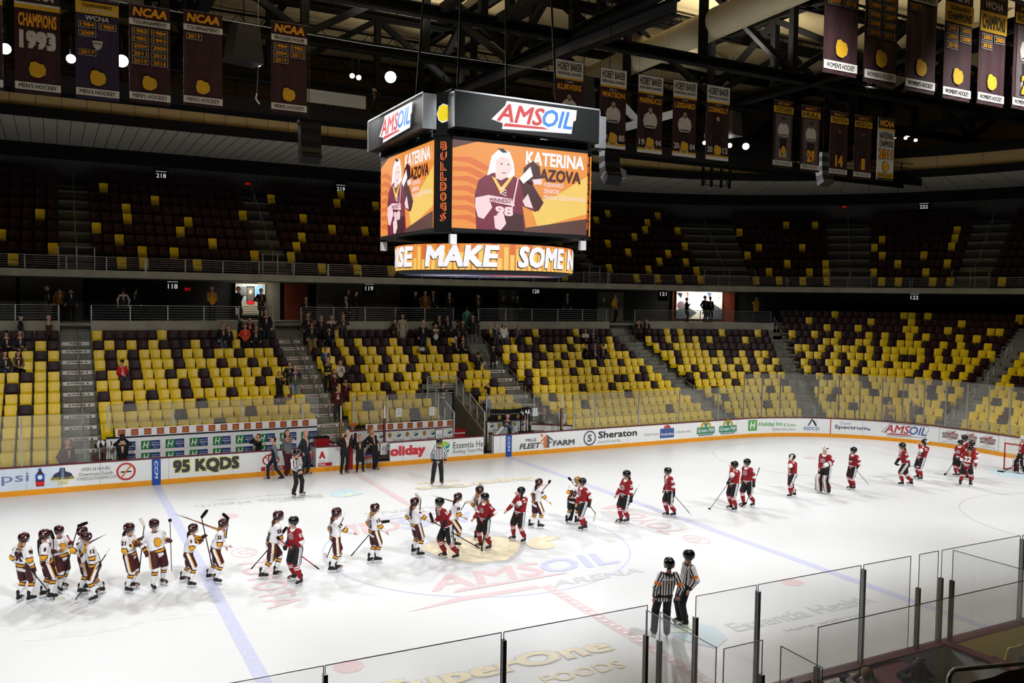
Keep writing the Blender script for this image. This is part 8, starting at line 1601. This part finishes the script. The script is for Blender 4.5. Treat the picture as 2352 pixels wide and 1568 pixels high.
('plain', ((0.15, 0.06, 0.09), (0.25, 0.31, 0.42), 0, ((0.4, 0.38, 0.35), 'cap'), None), -2.076, (18.407, 20.8), 3.495, 0.97, (18.503, 20.747), (18.311, 20.853), (18.407, 20.8), {1: 'lap', -1: 'lap'}, None, 'seated man in dark maroon with cap, right of three', 0, 0.026, 1),
('plain', ((0.16, 0.11, 0.06), (0.07, 0.07, 0.08), 0.1, ((0.07, 0.07, 0.08), 'cap'), ((0.72, 0.5, 0.12), 'crest')), -1.941, (22.764, 23.21), 4.775, 1.5, (22.867, 23.17), (22.662, 23.25), (22.764, 23.21), {}, None, 'fan in black and gold at the left of the 121 top row', 0, 0.026, 0),
('plain', ((0.12, 0.1, 0.09), (0.07, 0.07, 0.08), 0.1, None, ((0.7, 0.48, 0.12), 'crest')), -1.95, (23.403, 23.21), 4.775, 1.5, (23.506, 23.169), (23.301, 23.251), (23.403, 23.21), {1: 'face'}, 'bk', 'fan in black and gold raising both arms, 121 top row', 0, 0.026, 0),
('plain', ((0.12, 0.5, 0.45), (0.08, 0.1, 0.17), 0.1, None, None), 1.222, (10.524, 23.6), 5.3, 1.681, (10.42, 23.638), (10.627, 23.562), (10.524, 23.6), {}, 'bk', 'person in teal jacket climbing the stairs by the 119 block', 0, 0.03, 0),
('plain', ((0.06, 0.06, 0.07), (0.25, 0.31, 0.42), 0.3, None, None), 1.303, (10.616, 23.0), 4.9, 1.808, (10.51, 23.029), (10.722, 22.971), (10.616, 23.0), {}, 'bk', 'person in long black jacket and jeans on the stairs by the 119 block', 0, 0.03, 0),
('plain', ((0.17, 0.16, 0.14), (0.07, 0.07, 0.08), 0.1, None, None), 0.965, (9.724, 22.4), 4.75, 1.611, (9.634, 22.463), (9.815, 22.337), (9.724, 22.4), {}, 'br', 'person in dark grey jacket at the top of the stairs, 119 block', 0, 0.03, 0),
('plain', ((0.07, 0.07, 0.08), (0.07, 0.07, 0.08), 0.5, None, None), 1.472, (9.335, 19.55), 3.1, 1.45, (9.226, 19.561), (9.445, 19.539), (9.335, 19.55), {}, 'bk', 'person in long black coat beside the stairs below the 119 block end', 0, 0.03, 0),
('plain', ((0.05, 0.05, 0.06), (0.07, 0.07, 0.08), 0.35, None, None), 1.192, (10.591, 20.2), 3.55, 1.45, (10.488, 20.241), (10.693, 20.159), (10.591, 20.2), {}, 'bk', 'large person in black climbing the stairs right of the tunnel', 0, 0.03, 0),
('plain', ((0.12, 0.12, 0.13), (0.2, 0.2, 0.23), 0.1, None, None), 3.03, (8.631, 16.8), 1.95, 1.144, (8.619, 16.691), (8.644, 16.909), (8.631, 16.8), {1: 'front', -1: 'front'}, 'bk', 'adult in black bending over two children near the tunnel', 0, 0.03, 0),
('plain', ((0.25, 0.15, 0.12), (0.07, 0.07, 0.08), 0, None, None), -1.499, (7.561, 15.4), 1.29, 1.162, (7.671, 15.408), (7.451, 15.392), (7.561, 15.4), {1: 'front', -1: 'front'}, 'br', 'child with brown hair seated near the tunnel railing', 0, 0.03, 0),
('plain', ((0.5, 0.53, 0.58), (0.08, 0.1, 0.17), 0, ((0.75, 0.12, 0.15), 'knit', (0.9, 0.9, 0.9)), None), -1.854, (7.848, 15.4), 1.29, 1.391, (7.953, 15.369), (7.742, 15.431), (7.848, 15.4), {}, None, 'child in grey coat with red and white bobble hat', 0, 0.03, 0),
('plain', ((0.1, 0.09, 0.1), (0.07, 0.07, 0.08), 0.05, None, ((0.85, 0.82, 0.75), 'band')), -0.757, (5.606, 15.75), 1.7, 1.653, (5.682, 15.83), (5.531, 15.67), (5.606, 15.75), {1: 'phone', -1: 'phone'}, 'bk', 'bearded man in black jersey with pale stripes by the tunnel railing', 0, 0.03, 0),
('plain', ((0.1, 0.12, 0.14), (0.16, 0.07, 0.09), 0.05, None, ((0.3, 0.36, 0.42), 'sleeve')), -2.315, (8.171, 13.75), 0, 1.93, (8.252, 13.676), (8.09, 13.824), (8.171, 13.75), {1: 'phone', -1: 'phone'}, 'bk', 'man in dark jacket looking at a phone by the black drape', 0, 0.022, 0),
('plain', ((0.84, 0.85, 0.88), (0.36, 0.39, 0.45), 0, None, None), 1.374, (11.151, 13.5), 0.55, 1.548, (11.043, 13.521), (11.259, 13.479), (11.151, 13.5), {1: 'front', -1: 'front'}, 'gr', 'man in white hoodie leaning behind the right-hand glass', 0, 0.022, 0),
('plain', ((0.12, 0.12, 0.1), (0.07, 0.07, 0.08), 0, None, ((0.6, 0.5, 0.2), 'band')), -1.746, (10.649, 14.5), 0.65, 0.97, (10.757, 14.481), (10.541, 14.519), (10.649, 14.5), {1: 'lap', -1: 'lap'}, 'bl long', 'seated fair-haired woman in black and gold beside the lettered post', 0, 0.03, 1),
('plain', ((0.07, 0.07, 0.08), (0.55, 0.48, 0.36), 0, None, None), 1.505, (-8.912, 13.75), 0, 1.93, (-9.022, 13.757), (-8.802, 13.743), (-8.912, 13.75), {1: 'front', -1: 'front'}, 'bk', 'man in black jacket and khakis bending at the left bench, back to us', 0, 0.022, 0),
('plain', ((0.07, 0.07, 0.08), (0.55, 0.48, 0.36), 0, None, None), 3.287, (-3.711, 13.6), 0, 1.659, (-3.695, 13.491), (-3.727, 13.709), (-3.711, 13.6), {1: 'front', -1: 'front'}, 'br', 'man in black jacket leaning over the left bench', 0, 0.022, 0),
('plain', ((0.08, 0.09, 0.15), (0.08, 0.1, 0.17), 0.05, ((0.85, 0.3, 0.1), 'cap'), None), -1.615, (0.44, 13.8), 0, 1.85, (0.55, 13.795), (0.33, 13.805), (0.44, 13.8), {}, None, 'boy in navy hoodie and orange cap behind the black suit', 0, 0.022, 0),
('plain', ((0.28, 0.09, 0.13), (0.07, 0.07, 0.08), 0.2, None, None), -1.062, (-10.836, 13.45), 0, 1.93, (-10.74, 13.504), (-10.932, 13.396), (-10.836, 13.45), {}, 'bl', 'person in maroon behind the left glass at the foot of the stairs', 0, 0.022, 0),
('plain', ((0.12, 0.12, 0.12), (0.3, 0.3, 0.3), 0, None, None), -0.694, (-11.515, 26.4), 6.0, 1.77, (-11.445, 26.485), (-11.585, 26.315), (-11.515, 26.4), {1: 'face'}, 'gr', 'person with raised hand in the concourse at far left', 0, 0.03, 0),
('plain', ((0.5, 0.3, 0.05), (0.07, 0.07, 0.08), 0, None, None), 1.738, (-10.948, 26.6), 6.0, 1.827, (-11.057, 26.582), (-10.84, 26.618), (-10.948, 26.6), {}, 'bk', 'person in mustard top in the concourse at far left', 0, 0.03, 0),
('plain', ((0.07, 0.07, 0.08), (0.07, 0.07, 0.08), 0.1, None, None), 1.64, (-10.441, 26.2), 6.0, 1.835, (-10.551, 26.192), (-10.331, 26.208), (-10.441, 26.2), {}, 'bk', 'person in black right of the mustard top in the concourse', 0, 0.03, 0),
('plain', ((0.12, 0.13, 0.11), (0.07, 0.07, 0.08), 0.1, None, ((0.72, 0.72, 0.7), 'stripe')), 1.591, (-8.067, 25.4), 6.0, 1.721, (-8.177, 25.398), (-7.957, 25.402), (-8.067, 25.4), {}, 'bk', 'person in dark jacket with white shoulder stripes, back to us in the concourse', 0, 0.03, 0),
('plain', ((0.07, 0.07, 0.08), (0.07, 0.07, 0.08), 0.1, None, None), 0.968, (-7.345, 27.0), 6.0, 1.789, (-7.435, 27.062), (-7.254, 26.938), (-7.345, 27.0), {}, 'bk', 'dark figure right of the white-striped jacket in the concourse', 0, 0.03, 0),
('plain', ((0.82, 0.58, 0.08), (0.07, 0.07, 0.08), 0, None, None), -1.551, (-3.617, 26.0), 6.0, 1.93, (-3.507, 26.002), (-3.727, 25.998), (-3.617, 26.0), {1: 'phone', -1: 'phone'}, 'bl', 'person in bright yellow shirt in the concourse right of the 118 sign', 0, 0.03, 0),
('plain', ((0.07, 0.07, 0.08), (0.07, 0.07, 0.08), 0.1, None, None), -0.532, (-2.257, 25.8), 6.0, 1.93, (-2.201, 25.895), (-2.312, 25.705), (-2.257, 25.8), {1: 'phone', -1: 'phone'}, 'bk', 'dark figure in front of the lit photo mural', 0, 0.03, 0),
('plain', ((0.12, 0.11, 0.11), (0.07, 0.07, 0.08), 0.2, None, None), -1.254, (-1.039, 25.8), 6.0, 1.857, (-0.935, 25.834), (-1.144, 25.766), (-1.039, 25.8), {1: 'pocket', -1: 'pocket'}, 'bk', 'dark figure in bulky coat at the right side of the photo mural', 0, 0.03, 0),
('plain', ((0.07, 0.07, 0.08), (0.07, 0.07, 0.08), 0, None, None), -1.651, (1.358, 25.4), 5.7, 1.711, (1.467, 25.391), (1.248, 25.409), (1.358, 25.4), {}, 'gr', 'white-haired person in black in the concourse left of the 119 sign', 0, 0.03, 0),
('plain', ((0.09, 0.09, 0.1), (0.07, 0.07, 0.08), 0, None, ((0.6, 0.6, 0.6), 'shirt')), -1.346, (3.677, 25.4), 5.7, 1.794, (3.784, 25.425), (3.569, 25.375), (3.677, 25.4), {}, 'gr', 'grey-haired man in dark suit in the concourse by the 119 sign', 0, 0.03, 0),
('plain', ((0.07, 0.07, 0.08), (0.07, 0.07, 0.08), 0, None, None), -0.65, (4.361, 27.2), 6.0, 1.93, (4.427, 27.288), (4.294, 27.112), (4.361, 27.2), {}, 'bk', 'dark tall figure behind the grey-haired man in the concourse', 0, 0.03, 0),
('plain', ((0.13, 0.08, 0.07), (0.07, 0.07, 0.08), 0.1, None, None), -0.31, (4.462, 26.0), 6.0, 1.809, (4.496, 26.105), (4.429, 25.895), (4.462, 26.0), {}, 'bk', 'dark figure just left of the 119 pillar', 0, 0.03, 0),
('plain', ((0.07, 0.07, 0.08), (0.07, 0.07, 0.08), 0, None, None), -0.377, (8.17, 26.0), 6.0, 1.875, (8.21, 26.102), (8.129, 25.898), (8.17, 26.0), {1: 'phone', -1: 'phone'}, 'br', 'person in black holding a phone in the concourse right of the 119 sign', 0, 0.03, 0),
('plain', ((0.52, 0.32, 0.06), (0.07, 0.07, 0.08), 0.1, None, None), -1.784, (8.821, 26.0), 6.0, 1.912, (8.929, 25.977), (8.714, 26.023), (8.821, 26.0), {}, 'bk', 'person in mustard jacket in the concourse under the scoreboard', 0, 0.03, 0),
('plain', ((0.07, 0.07, 0.08), (0.07, 0.07, 0.08), 0.1, None, None), -1.793, (9.42, 26.2), 6.0, 1.93, (9.527, 26.176), (9.313, 26.224), (9.42, 26.2), {}, 'bk', 'person in black right of the mustard jacket under the scoreboard', 0, 0.03, 0),
('plain', ((0.07, 0.07, 0.08), (0.07, 0.07, 0.08), 0.1, None, None), 1.33, (10.237, 25.6), 6.0, 1.804, (10.13, 25.626), (10.344, 25.574), (10.237, 25.6), {}, 'gr', 'grey-haired person in black, back to us under the scoreboard', 0, 0.03, 0),
('plain', ((0.09, 0.09, 0.1), (0.07, 0.07, 0.08), 0, None, None), -1.67, (12.191, 25.6), 6.0, 1.728, (12.3, 25.589), (12.081, 25.611), (12.191, 25.6), {1: 'front', -1: 'front'}, 'br', 'person at the concourse end above the teal jacket', 0, 0.03, 0),
('plain', ((0.08, 0.08, 0.08), (0.07, 0.07, 0.08), 0.2, None, None), 0.903, (15.745, 27.0), 6.0, 1.895, (15.658, 27.068), (15.831, 26.932), (15.745, 27.0), {}, 'bk', 'large dark figure in the concourse left of the 120 sign', 0, 0.03, 0),
('plain', ((0.08, 0.08, 0.09), (0.07, 0.07, 0.08), 0, None, None), -1.772, (19.251, 26.5), 6.0, 1.93, (19.358, 26.478), (19.143, 26.522), (19.251, 26.5), {}, 'br', 'person in dark clothes in the concourse right of the 120 sign', 0, 0.03, 0),
('plain', ((0.82, 0.58, 0.08), (0.07, 0.07, 0.08), 0, None, None), -0.954, (22.991, 26.3), 6.0, 1.93, (23.081, 26.364), (22.902, 26.236), (22.991, 26.3), {}, 'bk', 'person in yellow shirt by the pair of grey doors', 0, 0.03, 0),
('plain', ((0.07, 0.07, 0.08), (0.07, 0.07, 0.08), 0.2, None, None), -0.511, (28.69, 25.6), 6.0, 1.77, (28.744, 25.696), (28.636, 25.504), (28.69, 25.6), {1: 'phone', -1: 'phone'}, 'bk', 'dark seated-height silhouette at the left of the white mural', 0, 0.03, 0),
('plain', ((0.07, 0.07, 0.08), (0.07, 0.07, 0.08), 0.1, None, None), -1.404, (30.609, 25.9), 6.0, 1.93, (30.718, 25.918), (30.501, 25.882), (30.609, 25.9), {}, 'bk', 'left of two dark silhouettes against the white mural', 0, 0.03, 0),
('plain', ((0.07, 0.07, 0.08), (0.07, 0.07, 0.08), 0.1, None, None), -1.759, (30.928, 25.7), 6.0, 1.864, (31.036, 25.679), (30.82, 25.721), (30.928, 25.7), {}, 'bk', 'right of two dark silhouettes against the white mural', 0, 0.03, 0),
('plain', ((0.82, 0.58, 0.08), (0.07, 0.07, 0.08), 0, None, None), 0.809, (34.615, 24.9), 5.95, 1.93, (34.535, 24.976), (34.694, 24.824), (34.615, 24.9), {1: 'front', -1: 'front'}, 'gr', 'person in yellow shirt right of the white mural', 0, 0.03, 0),
('plain', ((0.07, 0.07, 0.08), (0.07, 0.07, 0.08), 0.1, None, ((0.55, 0.5, 0.12), 'collar')), -1.377, (2.025, 15.9), 15.72, 1.45, (2.133, 15.921), (1.917, 15.879), (2.025, 15.9), {1: 'front', -1: 'front'}, 'br', 'person in black with yellow harness strap on the catwalk', 0, 0.03, 0),
('plain', ((0.8, 0.58, 0.16), (0.2, 0.24, 0.33), 0, None, ((0.35, 0.3, 0.3), 'sleeve')), -1.944, (29.585, 9.101), 0.62, 1.52, (29.687, 9.061), (29.482, 9.141), (29.585, 9.101), {1: 'phone', -1: 'phone'}, 'br', 'woman in mustard top behind the corner glass', 0, 0.022, 0),
('plain', ((0.42, 0.3, 0.22), (0.08, 0.1, 0.17), 0.2, None, None), -1.268, (30.12, 8.083), 0.62, 1.61, (30.225, 8.115), (30.015, 8.05), (30.12, 8.083), {1: 'front', -1: 'front'}, 'br long', 'woman with long brown hair in brown coat behind the corner glass', 0, 0.022, 0),
('plain', ((0.5, 0.5, 0.52), (0.07, 0.07, 0.08), 0, ((0.07, 0.07, 0.08), 'phones'), None), 0.784, (0.233, -13.95), 0, 1.617, (0.155, -13.872), (0.311, -14.028), (0.233, -13.95), {1: 'front', -1: 'front'}, 'bl', 'person in headphones at the scorer table, seen from behind', 0, 0.012, 0),
('plain', ((0.1, 0.1, 0.11), (0.07, 0.07, 0.08), 0, ((0.07, 0.07, 0.08), 'glasses'), None), 0.733, (0.984, -14.35), 0, 1.752, (0.91, -14.268), (1.057, -14.432), (0.984, -14.35), {1: 'front', -1: 'front'}, 'bk long', 'dark-haired woman with sunglasses on her head behind the scorer table', 0, 0.012, 0)]
STICKS = [
((-12.027, 0.049, 1.152), (-11.322, 0.068, 0.035), (-11.098, 0.074, 0.03), 'w', 'hockey stick of the white-jersey player number 98 at far left'),
((-11.344, 0.325, 0.801), (-11.338, 0.325, 1.452), (-11.41, 0.324, 1.675), 'k', 'hockey stick of the white-jersey player number 8 with a long dark braid'),
((-11.04, 0.573, 1.442), (-10.874, 0.572, 1.126), (-10.851, 0.572, 1.053), 'r', 'hockey stick of the white-jersey player facing us between number 8 and the raised black blade'),
((-11.103, 0.488, 0.48), (-10.794, 0.48, 1.664), (-10.577, 0.474, 1.729), 'k', 'hockey stick of the white-jersey player half hidden behind number 12'),
((-10.124, -0.401, 1.254), (-10.88, -0.37, 0.09), (-10.874, -0.37, 0.03), 'w', 'hockey stick of the white-jersey player number 12 turned to the left'),
((-9.455, 0.025, 0.272), (-9.317, 0.015, 1.617), (-9.416, 0.022, 1.83), 'w', 'hockey stick of the white-jersey player number 21 with dark hair beside the tall one'),
((-8.691, -0.17, 0.275), (-8.729, -0.167, 1.707), (-8.729, -0.167, 1.775), 'g', 'hockey stick of the white-jersey player facing us with the gold crest'),
((-7.727, -0.22, 0.48), (-7.974, -0.188, 1.735), (-7.829, -0.207, 1.923), 'k', 'hockey stick of the white-jersey player with both gloves on a raised stick left of the'),
((-7.347, -0.041, 1.088), (-7.281, -0.051, 1.595), (-7.428, -0.028, 1.755), 'k', 'hockey stick of the white-jersey player number 22 on the blue line reaching out a bare'),
((-6.73, -0.196, 0.235), (-5.984, -0.358, 1.108), (-5.833, -0.391, 1.314), 'k', 'hockey stick of the white-jersey player number 25 with long brown ponytail shaking hands'),
((-5.251, -1.426, 0.378), (-6.225, -1.182, 1.21), (-6.273, -1.17, 1.29), 'r', 'hockey stick of the red-jersey player number 15 shaking hands beside the left blue line'),
((-4.292, -0.595, 1.588), (-4.773, -0.454, 0.36), (-4.829, -0.437, 0.482), 'w', 'hockey stick of the white-jersey player number 19 with arm stretched out to the right'),
((-3.958, -0.032, 0.188), (-3.212, -0.288, 1.124), (-2.948, -0.379, 1.145), 'k', 'hockey stick of the white-jersey player number 15 walking right with a black blade behind'),
((-1.936, -0.095, 1.209), (-1.904, -0.108, 1.599), (-2.057, -0.047, 1.787), 'w', 'hockey stick of the white-jersey player number 9 shaking hands with red number 10'),
((-0.623, -1.406, 0.363), (-1.839, -0.865, 1.125), (-1.918, -0.829, 1.382), 'k', 'hockey stick of the red-jersey player number 10 leaning in to shake hands'),
((-0.54, 0.265, 0.943), (-0.342, 0.177, 1.308), (-0.122, 0.08, 1.339), 'w', 'hockey stick of the white-jersey player number 29 behind red number 10'),
((0.432, 0.525, 1.284), (0.409, 0.536, 1.637), (0.297, 0.591, 1.751), 'w', 'hockey stick of the white-jersey player number 14 with long blond hair behind red number 13'),
((-0.029, -0.676, 0.945), (-0.174, -0.604, 0.03), (-0.133, -0.624, 0.03), 'k', 'hockey stick of the red-jersey player number 13 with stick blade on the centre logo'),
((2.785, 0.979, 1.207), (2.971, 0.874, 1.475), (3.011, 0.851, 1.581), 'k', 'hockey stick of the white-jersey player number 95 right of the red players at centre ice'),
((4.172, 0.958, 1.106), (3.958, 1.091, 1.439), (3.88, 1.141, 1.541), 'k', 'hockey stick of the white-jersey goaltender number 30 in gold mask seen from behind'),
((3.907, -0.125, 0.869), (4.078, -0.236, 0.611), (4.024, -0.201, 0.338), 'w', 'hockey stick of the red-jersey player number 24 in front of the white goaltender'),
((5.964, 0.021, 1.343), (5.473, 0.371, 0.03), (5.317, 0.482, 0.03), 'w', 'hockey stick of the red-jersey player number 27 holding out a bare hand to the left'),
((8.029, -0.241, 0.124), (7.534, 0.153, 0.816), (7.439, 0.228, 0.93), 'g', 'hockey stick of the red-jersey player number 20 with stick trailing to the right'),
((10.04, 0.121, 1.116), (9.537, 0.581, 0.03), (9.499, 0.617, 0.03), 'g', 'hockey stick of the red-jersey player number 9 with stick pointing down left'),
((11.26, -0.041, 1.5), (10.948, 0.253, 0.178), (10.786, 0.406, 0.03), 'k', 'hockey stick of the red-jersey player number 7 with captain letter beside number 9'),
((13.697, 0.611, 0.243), (13.573, 0.74, 1.473), (13.622, 0.688, 1.682), 'w', 'hockey stick of the red-jersey player holding a stick across the face with a white blade'),
((17.352, 0.187, 0.254), (17.022, 0.575, 0.849), (16.964, 0.643, 0.979), 'g', 'hockey stick of the red-jersey player number 26 right of the red goaltender'),
((19.974, -0.04, 0.86), (19.511, 0.566, 0.858), (19.447, 0.65, 0.876), 'g', 'hockey stick of the red-jersey player number 8 striding left with stick level'),
((21.241, 0.924, 0.403), (21.389, 0.725, 1.642), (21.469, 0.617, 1.789), 'w', 'hockey stick of the red-jersey player number 17 with white stick blade beside the helmet'),
((23.392, 0.827, 0.618), (23.241, 1.045, 0.093), (23.192, 1.117, 0.064), 'k', 'hockey stick of the red-jersey player facing us at the left of the group near the'),
((26.838, -0.145, 0.728), (26.452, 0.488, 0.03), (26.32, 0.704, 0.03), 'k', 'hockey stick of the red-jersey goaltender in front of the goal at the right edge')]

for sp in PEOPLE: figure(sp)
for sp in STICKS: hockey_stick(*sp)
